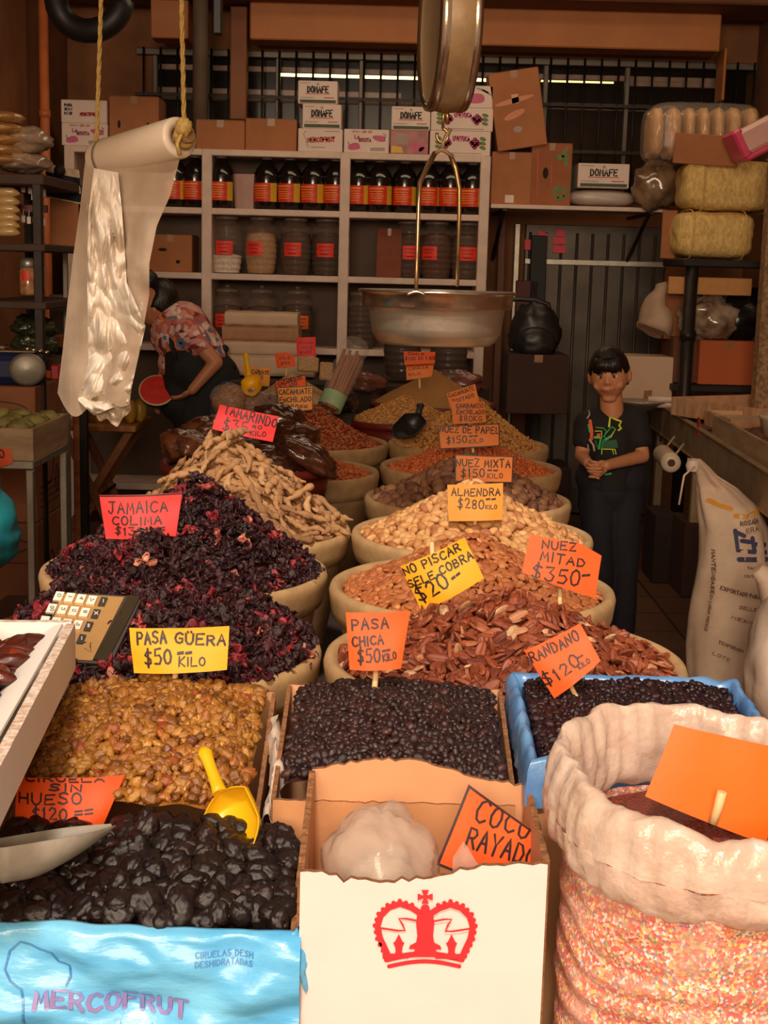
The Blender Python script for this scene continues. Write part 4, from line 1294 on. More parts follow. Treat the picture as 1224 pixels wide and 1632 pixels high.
price_card('amber card reading ALMENDRA $280 standing in the beige nuts', [(713, 773), (802, 770), (801, 829), (715, 831)], 3.30,
     [('ALMENDRA', (720, 790), (797, 790), 12), ('$280', (730, 810), (771, 810), 15), ('==', (775, 799), (790, 798), 5, 1.4), ('KILO', (774, 811), (792, 811), 6, 1.4)], 'amber', pen=2.0, stick=((757, 810), (757, 836), 3))
price_card('orange card reading NUEZ MIXTA $150 with a black edge in the mixed nuts', [(725, 724), (819, 727), (817, 770), (725, 768)], 3.98,
     [('NUEZ MIXTA', (727, 743), (813, 745), 12), ('$150', (735, 760), (772, 760), 13), ('==', (777, 752), (793, 752), 4, 1.3), ('KILO', (777, 762), (801, 762), 7, 1.4)], 'peach', pen=2.0, border=True, stick=((772, 760), (772, 784), 2.6))
price_card('orange card reading NUEZ DE PAPEL $150 with a black edge behind the NUEZ MIXTA card', [(697, 679), (796, 675), (797, 711), (701, 716)], 4.55,
     [('NUEZ DE PAPEL', (701, 689), (796, 691), 10), ('$150', (712, 707), (744, 705), 11), ('==', (748, 698), (761, 697), 4, 1.2), ('KILO', (748, 707), (770, 704), 6, 1.3)], 'peach', pen=1.8, border=True, stick=((753, 708), (754, 722), 2.2))
price_card('small orange card reading GARBANZO ENCHILADO $80 in the far right heap', [(719, 640), (772, 641), (775, 673), (722, 676)], 5.22,
     [('GARBANZO', (727, 650), (770, 650), 7), ('ENCHILADO', (728, 660), (772, 660), 7), ('$80KG', (732, 671), (768, 671), 8)], 'peach', pen=1.3, stick=((748, 670), (748, 684), 2))
price_card('small tilted orange card reading CACAHUATE TOSTADO above the GARBANZO ENCHILADO card', [(712, 627), (757, 612), (764, 640), (718, 652)], 5.34,
     [('CACAHUATE', (716, 634), (756, 621), 6), ('TOSTADO', (722, 643), (756, 632), 6)], 'peach', pen=1.2, stick=((740, 645), (741, 662), 2))
price_card('orange card hanging over another above the far seed heap, reading $100 DE 1 KG', [(643, 560), (694, 561), (693, 579), (645, 582)], 6.02,
     [('CHIA', (650, 566), (676, 566), 4), ('$100 DE 1 KG', (646, 574), (693, 573), 5)], 'orange', pen=1.2)
price_card('fainter orange card tucked below the $100 card over the far seed heap', [(647, 579), (693, 574), (688, 600), (648, 606)], 6.06,
     [('LINAZA', (652, 590), (682, 587), 4), ('KILO', (652, 599), (670, 597), 4)], 'peach', pen=.8, stick=((668, 600), (669, 620), 2))
price_card('amber card with black edge reading CACAHUATE ENCHILADO $80 behind the dark tamarind packs', [(441, 617), (499, 614), (499, 654), (444, 658)], 5.10,
     [('CACAHUATE', (445, 629), (496, 627), 8), ('ENCHILADO', (446, 642), (496, 639), 8), ('$80==', (457, 655), (490, 653), 9)], 'amber', pen=1.6, border=True, stick=((470, 650), (470, 668), 2))
price_card('orange card reading CACAHUATE SALADO half hidden by the CACAHUATE ENCHILADO card', [(438, 607), (487, 597), (489, 617), (440, 632)], 5.35,
     [('CACAHUATE', (444, 615), (482, 604), 6), ('SALADO', (447, 623), (474, 613), 6)], 'orange', pen=1.4, border=True, stick=((462, 620), (462, 650), 2))
price_card('amber card reading CACAHUATE JAPONES behind the small yellow scoop', [(386, 582), (431, 587), (429, 616), (392, 613)], 5.82,
     [('CACAHUATE', (393, 594), (429, 597), 6), ('JAPONES', (395, 602), (419, 604), 6)], 'amber', pen=1.3, stick=((410, 610), (410, 626), 2))
price_card('square coral card standing highest at the back left of the table', [(472, 538), (503, 537), (503, 568), (473, 567)], 6.45,
     [('PINON', (477, 548), (498, 548), 3), ('KILO', (482, 556), (497, 556), 4), ('$100', (478, 564), (496, 563), 4)], 'pink', pen=.8, stick=((488, 566), (488, 590), 2))
price_card('small orange card with a clipped corner left of the square coral card', [(438, 563), (468, 561), (471, 584), (441, 587)], 6.3,
     [('KILO', (446, 573), (462, 572), 4), ('$80', (448, 581), (462, 580), 4)], 'orange', pen=.8, cut=(.7, .3), stick=((456, 584), (456, 600), 2))
price_card('orange card reading CIRUELA SIN HUESO $120 curling above the prunes behind the metal scoop', [(27, 1241), (198, 1237), (160, 1325), (20, 1318)], 1.585,
     [('CIRUELA', (40, 1246), (166, 1245), 10), ('SIN', (79, 1260), (130, 1261), 11), ('HUESO', (30, 1280), (130, 1281), 16), ('$120.==', (52, 1305), (148, 1305), 19)], 'flame', lean=.03, bulge=.012, pen=3.0, stick=((100, 1310), (104, 1352), 4))
price_card('orange card with black edge reading COCO RAYADO leaning in the crown carton', [(747, 1251), (868, 1336), (850, 1436), (695, 1379)], 1.515,
     [('COCO', (755, 1305), (838, 1338), 36, 4), ('RAYADO', (741, 1347), (848, 1382), 32, 4)], 'orange', lean=.02, bulge=.004, pen=5.0, border=[(.0, .012, 1, .012), (.012, 0, .012, 1), (0, .985, .4, .985)])
price_card('large plain orange card seen from its back, stuck in the sprinkle sack', [(1076, 1156), (1262, 1196), (1222, 1348), (1029, 1271)], 1.385,
     [], 'tangerine', lean=.03, bulge=.006, stick=((1151, 1262), (1136, 1312), 8), stick_on=True)

# ================================================================ CALCULATOR
def solid_quad(Q, Ys, g, m, t):
    P = [at(*q, y) for q, y in zip(Q, Ys)]
    n_ = (P[1] - P[0]).cross(P[3] - P[0]).normalized()
    if n_.y > 0: n_ = -n_
    return P, n_
Q = [(94, 943), (227, 951), (176, 1059), (62, 1052)]
Ys = [2.13, 2.13, 2.02, 2.02]
P4, nq = solid_quad(Q, Ys, None, 0, 0)
def cal(px, py, h):
    u, v = inv_bilin(Q, px, py)
    return (P4[0]*(1-u) + P4[1]*u)*(1-v) + (P4[3]*(1-u) + P4[2]*u)*v + nq * h
r = thing('desk_calculator', 'gold-faced desk calculator lying on its side against the hibiscus tub', 'calculator', (P4[2] + P4[3]) / 2)
g = MB()
rq = []
for k, (a, b_) in enumerate(zip(Q, Q[1:] + Q[:1])):
    for t in (.06, .94): rq.append((a[0] + (b_[0]-a[0])*t, a[1] + (b_[1]-a[1])*t))
g.prism(rq, lambda x, y, h: cal(x, y, -h), .014)
obj('calculator_case', g, pm('dark_calc_case', (70, 60, 54), .4, var=.1), r, world=True, occ=True)
g = MB(); g.prism([(98, 947), (198, 953), (147, 1054), (66, 1050)], lambda x, y, h: cal(x, y, .0022 - h), .002)
obj('face_plate', g, pm('gold_face_plate', (206, 160, 100), .35, .5, var=.06, scale=60), r, world=True)
g = MB(); g.prism([(204, 951), (224, 952), (171, 1055), (149, 1053)], lambda x, y, h: cal(x, y, .004 - h), .003)
obj('display', g, pm('dark_lcd', (58, 48, 36), .15, var=.05, spec=.7), r, world=True)
m_key = pm('white_key', (236, 222, 206), .4, var=.04); m_keyd = pm('dark_key', (58, 54, 52), .4, var=.05); m_keyr = pm('red_key', (220, 70, 60), .4, var=.05)
# columns run along the long side: 0 00 . | 1 2 3 | 4 5 6 | 7 8 9 | operators
rows = 5
kx = lambda i, j: (95 + 17.5 * i - 11.5 * j + 1.5 * i * 0, 953 + 2.2 * i + 20 * j)
names = [['0', '1', '4', '7', '-'], ['00', '2', '5', '8', 'X'], ['.', '3', '6', '9', '='], ['.', '-', '=', 'X', '-']]
for j in range(5):
    for i in range(5):
        x, y = kx(i, j)
        if j == 4 and i < 2: continue
        m_ = m_key if (i < 4 and j < 3) else m_keyd
        if j == 4 and i == 3: m_ = m_keyr
        if j == 4 and i == 4: continue
        w_, h_ = (13, 14)
        if m_ is m_keyd: w_ = 10
        quad = [(x - w_/2 + 2, y - h_/2), (x + w_/2 + 2, y - h_/2 + 1.2), (x + w_/2 - 4, y + h_/2 + 1), (x - w_/2 - 4, y + h_/2)]
        g = MB()
        g.prism(quad, lambda X, Y, h: cal(X, Y, .0055 - h), .0045)
        if j < 4 and names[min(j, 3)][i]:
            s = names[min(j, 3)][i]
            pls = strokes_of(s, 0, 0, 6.5, 5.0 if len(s) == 1 else 8, jit=0)
            out = [[(x - 3.0 + (7 - yy) * .9 - .2, y - 2.6 + xx) for xx, yy in pl] for pl in pls]
            ink(g, out, 1.0, lambda X, Y: cal(X, Y, .0059), 1)
        obj('key', g, [m_, m_ink if m_ is m_key else m_key], r, world=True)

# ================================================================ SCOOPS
def scoop(name, label, B, tip, up, width, depth_, mats, handle, hr, t=.0014, group=None, grip=None):
    """hand scoop: trough from B (closed back) to tip; up = opening direction"""
    B, tip, up = Vector(B), Vector(tip), Vector(up)
    ax = (tip - B); L_ = ax.length; ax.normalize()
    up = (up - ax * up.dot(ax)).normalized()
    sd = ax.cross(up).normalized()
    r = thing(name, label, 'scoop', B, group=group)
    def f(u, v):      # u around the trough, v along
        a = PI * (u * 1.0)
        close = min(1, (v / .16)) ** .5 if v < .16 else 1
        mouth = 1 - max(0, v - .55) / .45
        wv = width * (close * (.92 + .08 * math.sin(v * PI))) * (1 if v < .6 else 1 - .75 * ((v - .6) / .4) ** 2)
        dv = depth_ * close * (1 if v < .35 else (1 - ((v - .35) / .65) ** 1.4 * .92))
        return B + ax * (L_ * v) + sd * (wv * math.cos(a)) - up * (dv * math.sin(a)) 
    g = MB(); g.sheet(f, 26, 26, t)
    obj('scoop_bowl', g, mats[0], r, world=True, occ=True)
    h0, h1 = Vector(handle[0]), Vector(handle[1])
    g = MB()
    k = 9
    pts = [h0.lerp(h1, i / (k - 1)) for i in range(k)]
    rs = [hr * (1.15 - .25 * math.sin(PI * i / (k - 1)) + (.12 if i == k - 2 else 0)) for i in range(k)]
    rs[-1] = hr * .7
    g.tube(pts, rs, 12, sq=grip or (1, .75))
    obj('scoop_handle', g, mats[-1], r, world=True, occ=True)
    return r
m_yel = pm('yellow_plastic', (252, 196, 24), .35, var=.08, scale=20, thin=.2)
scoop('hand_scoop', 'bright yellow plastic scoop standing in the golden raisins beside the prunes', at(350, 1262, 1.585), at(392, 1362, 1.535), (-.45, -.8, .25), .037, .028, [m_yel], (at(351, 1264, 1.588), at(324, 1192, 1.64)), .0085, group='yellow scoops')
m_scoopmetal = pm('worn_cast_aluminium', (158, 148, 134), .6, .2, var=.25, scale=18, bump=.1, bscale=60)
scoop('hand_scoop', 'grey cast metal scoop lying on the prunes in front of the CIRUELA card', at(-40, 1350, 1.43), at(181, 1314, 1.50), (.05, .34, 1), .042, .044, [m_scoopmetal], (at(-38, 1362, 1.43), at(-150, 1380, 1.40)), .012)

# ================================================================ DATES
dz0, dx1, dy0, dy1 = 1.0, -.403, 1.25, 1.85
m_white_in = pm('white_box_card', (244, 236, 228), .6, var=.04, scale=6)
dx0 = -.70
r = open_carton('date_box', 'white corrugated box of dark dates at the left edge, above the golden raisins', 'box', dx0, dx1, dy0, dy1, .992, 1.052, 1.056, [m_white_in, m_white_in, pm('corrugated_white_edge', (196, 160, 130), .8, c2=(235, 222, 210), scale=120)], t=.012, jag=.001)
g = MB()   # folded inner flap along the right wall
g.sheet(lambda u, v: Vector((dx1 - .010 - .045 * v, dy0 + .02 + (dy1 - dy0 - .04) * u, 1.058 - .030 * v ** 1.5)), 20, 6, .003)
obj('inner_flap', g, m_white_in, r, world=True)
r.rotation_euler = (0, 0, math.radians(5))
mat_date = pm('date_skin', (255, 255, 255), .25, c2=(170, 130, 120), scale=50, rnd=[(0, (84, 34, 20)), (.5, (104, 44, 24)), (.8, (62, 26, 20)), (1, (150, 62, 26))], bump=.15, bscale=70, spec=.6)
heap('date', slope_surf(dx0, dx1 - .05, dy0, dy1, 1.024, 1.034, .006, 9), rect=(dx0 + .03, dx1 - .055, dy0 + .05, dy1 - .05), sp=.030, size=.0155, protos=[p_date(s) for s in range(5)], mat=mat_date, tilt=.3, seed=31, layers=2, lift=.45)
goods('date', 'date_fruit', 'glossy brown wrinkled date in the white box at the left edge', 'date', 'dates in the white box', 'date_pile', 'dates below the top layer in the white box at the left edge')
open_carton('support_carton', 'brown carton under the white date box at the left edge', 'carton', dx0 + .02, dx1 - .06, dy0 + .07, dy1 - .0, .0, .985, .988, [m_card, m_card_in, m_card_edge])
# ================================================================ SHELVES AT THE BACK
m_shelf = pm('white_shelf_paint', (226, 200, 184), .6, var=.14, scale=10, bump=.05, bscale=70)
m_shelf_back = pm('pale_back_board', (104, 84, 72), .8, var=.25, scale=5)
SY = 8.10
SD = .36
def sx(px, py=400): return at(px, py, SY).x
def sz(py, px=548): return at(px, py, SY).z
bz = [sz(y) for y in (243, 337, 441, 557)]          # tops of the boards
xl, x1s, x2s, xr = sx(112), sx(329), sx(547.5), sx(769)
shelf = thing('shelf_unit', 'tall white open shelves of bottles and jars along the back wall', 'shelf', ((xl + xr) / 2, SY + SD / 2, 0))
for x in (xl, x1s, x2s, xr):
    g = MB(); g.box((x, SY + SD / 2, bz[0] / 2), (.058, SD, bz[0]), .004); obj('upright', g, m_shelf, shelf, world=True, occ=True)
for z in bz + [.25]:
    g = MB(); g.box(((xl + xr) / 2, SY + SD / 2 + .004, z - .017), (xr - xl + .05, SD, .036), .004); obj('shelf_board', g, m_shelf, shelf, world=True, occ=True)
g = MB(); g.box(((xl + xr) / 2, SY + SD + .006, bz[0] / 2), (xr - xl, .012, bz[0] - .04)); obj('back_board', g, m_shelf_back, shelf, world=True)
# narrow shelf that runs on to the right
zx = at(900, 328, 8.12).z
a, b_ = at(782, 328, 8.12), at(1062, 328, 8.12)
ext = thing('wall_shelf', 'single pale plank shelf to the right of the white shelf unit', 'shelf', ((a.x + b_.x) / 2, 8.3, zx))
g = MB(); g.box(((a.x + b_.x) / 2, 8.3, zx - .012), (b_.x - a.x, .4, .024), .003); obj('plank', g, m_shelf, ext, world=True)
for q in (.08, .92):
    g = MB(); x = a.x + (b_.x - a.x) * q
    g.tube([(x, 8.89, zx - .3), (x, 8.2, zx - .03)], .012, 8); g.box((x, 8.5, zx - .03), (.03, .8, .02), .003)
    obj('bracket', g, m_steel_dark, ext, world=True)

m_bottle = pm('dark_bottle', (26, 18, 15), .16, var=.1, spec=.6, coat=.4)
m_lab_red = pm('red_label', (222, 56, 26), .5, c2=(204, 44, 22), scale=60)
m_lab_yel = pm('yellow_label', (214, 166, 36), .5, var=.1)
m_lab_ink = pm('orange_label_print', (250, 150, 60), .5, var=.1)
m_capc = pm('clear_grey_cap', (150, 140, 130), .2, var=.05, spec=.7)
def make_bottle(label):
    r = thing('syrup_bottle', label, 'bottle', (0, 0, 0), group='dark bottles on the top shelf')
    R, H = .077, .30
    g = MB(); g.lathe([(.001, 0), (R - .01, 0), (R, .012), (R, .185), (R * .96, .20), (R * .80, .228), (R * .55, .252), (.030, .268), (.026, .275), (.026, .290), (.001, .290)], 32)
    obj('bottle_body', g, m_bottle, r)
    g = MB()
    def lab(u, v, a0, a1, z0=.045, z1=.150, o=.0012):
        a = math.radians(a0 + (a1 - a0) * u)
        return Vector(((R + o) * math.cos(a), (R + o) * math.sin(a), z0 + (z1 - z0) * v))
    g.grid(lambda u, v: lab(u, v, 205, 300), 18, 3, 0)
    g.grid(lambda u, v: lab(u, v, 300, 332), 8, 3, 1)
    for k, z in enumerate((.134, .118, .104, .092, .08, .066)):
        ink(g, [[(218 + 2 * k, z), (285 - 3 * (k % 3), z)]], .005 if k else .008, lambda X, Z: Vector(((R + .0022) * math.cos(math.radians(X)), (R + .0022) * math.sin(math.radians(X)), Z)), 2)
    obj('bottle_label', g, [m_lab_red, m_lab_yel, m_lab_ink], r)
    g = MB(); g.lathe([(.029, .284), (.031, .288), (.031, .312), (.027, .316), (.001, .316)], 20); obj('bottle_cap', g, m_capc, r)
    return r
bpx = [(279, 'half behind the hanging plastic'), (311, 'second from the hanging plastic'), (353, 'alone beside the pink plastic bin'), (425, 'just right of the pink plastic bin'), (462, 'second to the right of the pink bin'), (499, 'third to the right of the pink bin'), (535, 'at the right end of the middle compartment'),
       (572, 'at the left end of the right compartment'), (605, 'second in the right compartment'), (645, 'just left of the scale rods'), (683, 'left one between the scale rods'), (718, 'right one between the scale rods'), (753, 'at the far right end')]
b0 = None
for px, w_ in bpx:
    L_ = 'dark bottle with a red and yellow label, ' + w_
    p = Vector((at(px, 300, 8.21).x, 8.21 + rng.uniform(-.01, .02), bz[1] + .001))
    if b0 is None:
        b0 = make_bottle(L_); b0.location = p
    else:
        dup(b0, p, (0, 0, rng.uniform(-.18, .22)), L_)

# barrel jars
m_jarg = pm('jar_plastic', (190, 160, 140), .08, var=.05, alpha=.12, spec=.9)
m_jarlid = pm('jar_lid', (150, 130, 116), .3, var=.1, alpha=.6, spec=.7)
m_jlab = pm('red_jar_label', (236, 62, 44), .5, var=.12, scale=40)
m_jlab2 = pm('orange_jar_label', (240, 110, 40), .5, var=.12, scale=40)
def make_jar(label, fill, col, lab_a=262, lab_m=None, s=1.0, lab=True):
    r = thing('barrel_jar', label, 'jar', (0, 0, 0), group='clear barrel jars on the shelves')
    H, R = .30 * s, .094 * s
    def prof(z):
        t = z / H
        return R * (.80 + .22 * math.sin(PI * min(1, t * .96 + .04)) ** .8) + .0022 * math.cos(t * 2 * PI * 9)
    pr = [(.001, 0), (prof(0) * .8, 0)] + [(prof(H * k / 60), H * k / 60) for k in range(1, 56)] + [(R * .66, H * .96), (R * .62, H * 1.0), (R * .72, H * 1.02), (R * .70, H * 1.05), (R * .6, H * 1.05)]
    g = MB(); g.lathe(pr, 36); obj('jar_body', g, m_jarg, r)
    g = MB(); g.lathe([(R * .74, H * 1.045), (R * .76, H * 1.06), (R * .70, H * 1.09), (R * .3, H * 1.12), (R * .14, H * 1.13), (R * .14, H * 1.17), (.001, H * 1.18)], 28); obj('jar_lid', g, m_jarlid, r)
    g = MB(); f = fill * H * .93
    g.lathe([(.001, .004), (prof(0) * .78, .004)] + [(prof(f * k / 24) - .004, max(.005, f * k / 24)) for k in range(1, 25)] + [(prof(f) * .5, f + .012), (.001, f + .016)], 30)
    obj('jar_contents', g, pm('contents_%d_%d_%d' % col, col if col[0] > 150 else tuple(int(v * .72) for v in col), .8, var=.25, scale=60), r)
    if lab:
        g = MB()
        z0, z1 = H * .36, H * .62
        def lf(X, Z, o=.004): return Vector(((prof(Z) + o) * math.cos(math.radians(X)), (prof(Z) + o) * math.sin(math.radians(X)), Z))
        g.sheet(lambda u, v: lf(lab_a - 30 + 60 * u, z0 + (z1 - z0) * v), 14, 8, .001)
        for k in range(3):
            ink(g, [[(lab_a - 22 + 3 * k, z1 - .018 - k * .022 * s), (lab_a + 20 - 4 * k, z1 - .018 - k * .022 * s)]], .0045, lambda X, Z: lf(X, Z, .0052), 1)
        obj('jar_label', g, [lab_m or m_jlab, pm('jar_label_ink', (150, 24, 22), .6, var=.1)], r)
    return r
def put(r, px, z, Y, rz=0):
    r.location = (at(px, 420, Y).x, Y, z); r.rotation_euler = (0, 0, rz)
JY = 8.24
put(make_jar('clear barrel jar one third full of white powder on the middle shelf', .36, (236, 220, 206), 268), 361, bz[2] + .001, JY)
put(make_jar('clear barrel jar nearly full of tan powder on the middle shelf', .82, (190, 148, 108), 250), 416, bz[2] + .001, JY)
put(make_jar('barrel jar of brown powder, third from the left on the middle shelf', .85, (104, 70, 56), 262), 471, bz[2] + .001, JY)
put(make_jar('barrel jar of dark brown goods at the right end of the middle compartment', .85, (80, 50, 42), 265), 521, bz[2] + .001, JY)
put(make_jar('dark reddish jar just left of the scale rod on the middle shelf', .88, (84, 36, 28), 278), 651, bz[2] + .001, JY + .02)
put(make_jar('reddish jar between the two scale rods on the middle shelf', .9, (110, 48, 34), 240), 695, bz[2] + .001, JY)
put(make_jar('brown jar at the far right end of the middle shelf', .9, (92, 62, 44), 272), 743, bz[2] + .001, JY)
put(make_jar('brown jar on the lower shelf, left of three above the stacked cartons', .8, (100, 66, 54), 262), 363, bz[3] + .001, JY)
put(make_jar('brown jar on the lower shelf, middle of three above the stacked cartons', .8, (96, 64, 54), 262), 418, bz[3] + .001, JY)
put(make_jar('dark jar with an orange label on the lower shelf, right of three', .85, (86, 56, 46), 285, m_jlab2), 475, bz[3] + .001, JY)
put(make_jar('dark unlabelled jar on the lower shelf just left of the hanging scale pan', .85, (78, 54, 44), lab=False), 577, bz[3] + .001, JY)
# goods on the counter in front of the shelf, behind the seed heaps
put(make_jar('big dark brown jar below the scale pan, left of two', .9, (58, 36, 30), s=1.05, lab=False), 645, at(645, 602, 7.3).z, 7.3)
put(make_jar('big dark brown jar below the scale pan, right of two', .9, (62, 34, 28), s=1.05, lab=False), 720, at(720, 604, 7.3).z, 7.3)

# plastic bin and carton inside the shelves
q0, q1 = at(371, 333, 8.2), at(411, 278, 8.2)
g = MB()
w_, h_ = q1.x - q0.x, q1.z - q0.z
def tap(u, v):
    a = 2 * PI * u; c_, s_ = math.cos(a), math.sin(a)
    k = max(abs(c_), abs(s_)); rr = (.86 + .14 * v)
    return Vector(((q0.x + q1.x) / 2 + c_ / k ** .85 * w_ / 2 * rr, 8.24 + s_ / k ** .85 * .06 * rr, bz[1] + .001 + h_ * v))
g.grid(tap, 40, 8, close_u=True); g.box(((q0.x + q1.x) / 2, 8.24, bz[1] + .006), (w_ * .7, .08, .01))
tag(obj('plastic_bin', g, pm('pink_grey_plastic', (172, 128, 116), .45, var=.1), loc=((q0.x + q1.x) / 2, 8.24, bz[1]), world=True), 'pinkish grey plastic bin between two bottles on the top shelf', 'bin')

m_carton = pm('aged_carton', (176, 112, 70), .8, var=.16, scale=5, bump=.05, bscale=90)
m_tape = pm('brown_tape', (156, 104, 62), .35, var=.1)
m_hole = pm('carton_hole', (40, 24, 18), .9, var=.1)
def carton(name, label, cat, px0, py0, px1, py1, Y, dep, mat=m_carton, z=None, roll=0.0, holes=(), extra=None, group=None, yaw=0.0, tape=True, parts=True):
    """closed carton whose front face fills the given photo rectangle at distance Y"""
    a, b_ = at(px0, (py0 + py1) / 2, Y), at(px1, (py0 + py1) / 2, Y)
    w_ = abs(b_.x - a.x)
    pc = (px0 + px1) / 2
    zb, zt = at(pc, py1, Y).z, at(pc, py0, Y).z
    if z is not None: zt += z - zb; zb = z
    h_ = zt - zb
    r = thing(name, label, cat, ((a.x + b_.x) / 2, Y + dep / 2, zb), (0, roll, yaw), group)
    g = MB(); g.box((0, 0, h_ / 2), (w_, dep, h_), .004)
    f3 = lambda u, v: Vector(((u - .5) * w_, -dep / 2 - .0012, v * h_))
    mats = [mat, m_hole]
    for (u, v, ru, rv) in holes:
        g.add([f3(u + ru * math.cos(2 * PI * k / 16), v + rv * math.sin(2 * PI * k / 16)) for k in range(16)], [tuple(range(16))], 1)
    if extra:
        mats = mats + extra(g, f3, w_, h_)
    obj('carton_body', g, mats, r, occ=True)
    if tape:
        g = MB(); g.box((0, 0, h_ + .0006), (w_ * .14, dep + .001, .0012)); g.box((0, -dep / 2 - .0008, h_ - .02), (w_ * .14, .0012, .04))
        obj('packing_tape', g, m_tape, r)
    if parts:
        g = MB(); g.box((-w_ * .25, 0, h_ + .0012), (w_ * .49, dep * .99, .002)); obj('top_flap', g, mat, r)
        g = MB(); g.box((w_ * .25, 0, h_ + .0012), (w_ * .49, dep * .99, .002)); obj('top_flap', g, mat, r)
    return r
carton('carton', 'brown carton with a hand hole on the middle shelf beside the hanging plastic', 'carton', 236, 372, 306, 431, 8.16, .28, z=bz[2] + .001, holes=[(.33, .60, .10, .045), (.68, .28, .05, .05)])
carton('carton', 'dim brown carton on the middle shelf left of the reddish jars', 'carton', 600, 362, 640, 440, 8.18, .25, pm('red_carton', (132, 70, 46), .8, var=.15), z=bz[2] + .001)

# printed fruit cartons on top
m_wcart = pm('white_carton', (232, 208, 196), .65, var=.08, scale=6)
P_blk = pm('print_black', (40, 34, 34), .6, var=.1); P_grn = pm('print_green', (70, 84, 62), .6, var=.15, scale=30); P_pnk = pm('print_pink', (206, 96, 132), .6, var=.1)
P_mag = pm('print_magenta', (170, 52, 96), .6, var=.1); P_leaf = pm('print_leaf', (106, 132, 70), .6, var=.2); P_gry = pm('print_grey', (170, 150, 142), .6, var=.1); P_red = pm('print_brick', (196, 84, 70), .6, var=.1)
def wr(g, f3, s, u, v, h, w_, m, width, W, H, slope=0.0, seed=1):
    ls = strokes_of(s, u * W, v * H, h * H, w_ * W, slope=slope, jit=.0, seed=seed)
    ink(g, ls, width, lambda X, Y: f3(X / W, Y / H), m)
def blob(g, f3, u, v, ru, rv, m, rot=0.0, point=0.0, W=1, H=1, n=20):
    pts = []
    for k in range(n):
        a = 2 * PI * k / n
        rr = 1 + point * max(0, math.cos(a)) ** 6
        x, y = math.cos(a) * ru * rr * W, math.sin(a) * rv * H
        pts.append(f3(u + (x * math.cos(rot) - y * math.sin(rot)) / W, v + (x * math.sin(rot) + y * math.cos(rot)) / H))
    g.add(pts, [tuple(range(n))], m)
def pr_dom(g, f3, W, H):
    wr(g, f3, 'DOMAFE', .24, .50, .26, .52, 2, .0085, W, H)
    ink(g, [[(.2 * W, .44 * H), (.8 * W, .44 * H)]], .004, lambda X, Y: f3(X / W, Y / H), 4)
    ink(g, [[(.06 * W, .9 * H), (.3 * W, .9 * H)], [(.06 * W, .27 * H), (.4 * W, .27 * H)]], .004, lambda X, Y: f3(X / W, Y / H), 5)
    ink(g, [[(.66 * W, .28 * H), (.9 * W, .28 * H)]], .005, lambda X, Y: f3(X / W, Y / H), 4)
    g.add([f3(.05, .05), f3(.96, .05), f3(.96, .18), f3(.05, .18)], [(0, 1, 2, 3)], 3)
    blob(g, f3, .5, .86, .035, .06, 5, 0, 0, 1, 1)
    return [P_blk, P_grn, P_red, P_gry]
def pr_merc(g, f3, W, H):
    wr(g, f3, 'MERCOFRUT', .22, .42, .18, .6, 2, .009, W, H, .04)
    ink(g, [[(.17 * W, .88 * H), (.12 * W, .75 * H), (.18 * W, .55 * H), (.2 * W, .3 * H), (.24 * W, .2 * H)], [(.3 * W, .2 * H), (.6 * W, .2 * H)], [(.6 * W, .9 * H), (.92 * W, .9 * H)]], .005, lambda X, Y: f3(X / W, Y / H), 3)
    return [P_red, P_gry]
def pr_fig(g, f3, W, H):
    wr(g, f3, 'LA', .24, .60, .14, .10, 3, .006, W, H)
    wr(g, f3, 'ROSITA', .34, .48, .14, .26, 3, .006, W, H)
    wr(g, f3, 'HIGO', .2, .86, .07, .42, 4, .004, W, H)
    blob(g, f3, .78, .62, .10, .17, 2, .9, .5, 1, 1); blob(g, f3, .22, .27, .11, .17, 2, -.5, .45, 1, 1)
    ink(g, [[(.6 * W, .2 * H), (.9 * W, .22 * H)], [(.6 * W, .13 * H), (.9 * W, .14 * H)], [(.88 * W, .82 * H), (.93 * W, .75 * H), (.9 * W, .66 * H)], [(.1 * W, .45 * H), (.12 * W, .32 * H)]], .008, lambda X, Y: f3(X / W, Y / H), 5)
    return [P_pnk, P_mag, P_red, P_gry]
def pr_grape(g, f3, W, H):
    for u0 in (.27, .74):
        for (du, dv) in ((0, .18), (-.04, .08), (.04, .1), (0, .0), (-.03, -.08), (.03, -.06), (.0, -.16), (.06, .0), (-.06, .02)):
            blob(g, f3, u0 + du, .5 + dv, .036, .085, 3, 0, 0, 1, 1, 12)
        s_ = 1 if u0 > .5 else -1
        for dv in (.2, .02, -.16): blob(g, f3, u0 + s_ * .13, .5 + dv, .05, .09, 4, .3, 0, 1, 1, 10)
    wr(g, f3, 'UVEVUCA', .38, .60, .18, .27, 2, .009, W, H)
    ink(g, [[(.2 * W, .1 * H), (.85 * W, .1 * H)]], .004, lambda X, Y: f3(X / W, Y / H), 5)
    return [P_pnk, P_mag, P_leaf, P_gry]
def pr_onefig(g, f3, W, H):
    blob(g, f3, .62, .42, .2, .24, 2, .9, .35, 1, 1)
    ink(g, [[(.8 * W, .8 * H), (.9 * W, .7 * H)], [(.7 * W, .88 * H), (.82 * W, .8 * H), (.95 * W, .62 * H)]], .01, lambda X, Y: f3(X / W, Y / H), 3)
    return [P_pnk, P_gry]
CY = 8.12
zt0 = bz[0] + .001
def stack_z(r, k=0): return r.location.z
fruit = 'printed white fruit cartons on the top shelf'
def wcart(label, a, b_, c, d, ex, z=None, Y=CY):
    return carton('fruit_carton', label, 'carton', a, b_, c, d, Y, .26, m_wcart, z=z, extra=ex, group=fruit, tape=False, parts=False)
def top_of(r): return max(v.co.z for v in r.children[0].data.vertices) + r.location.z + .0005
c1 = wcart('white carton with red print at the bottom of the tallest stack on the shelf top', 475, 204, 546, 241, pr_merc, zt0)
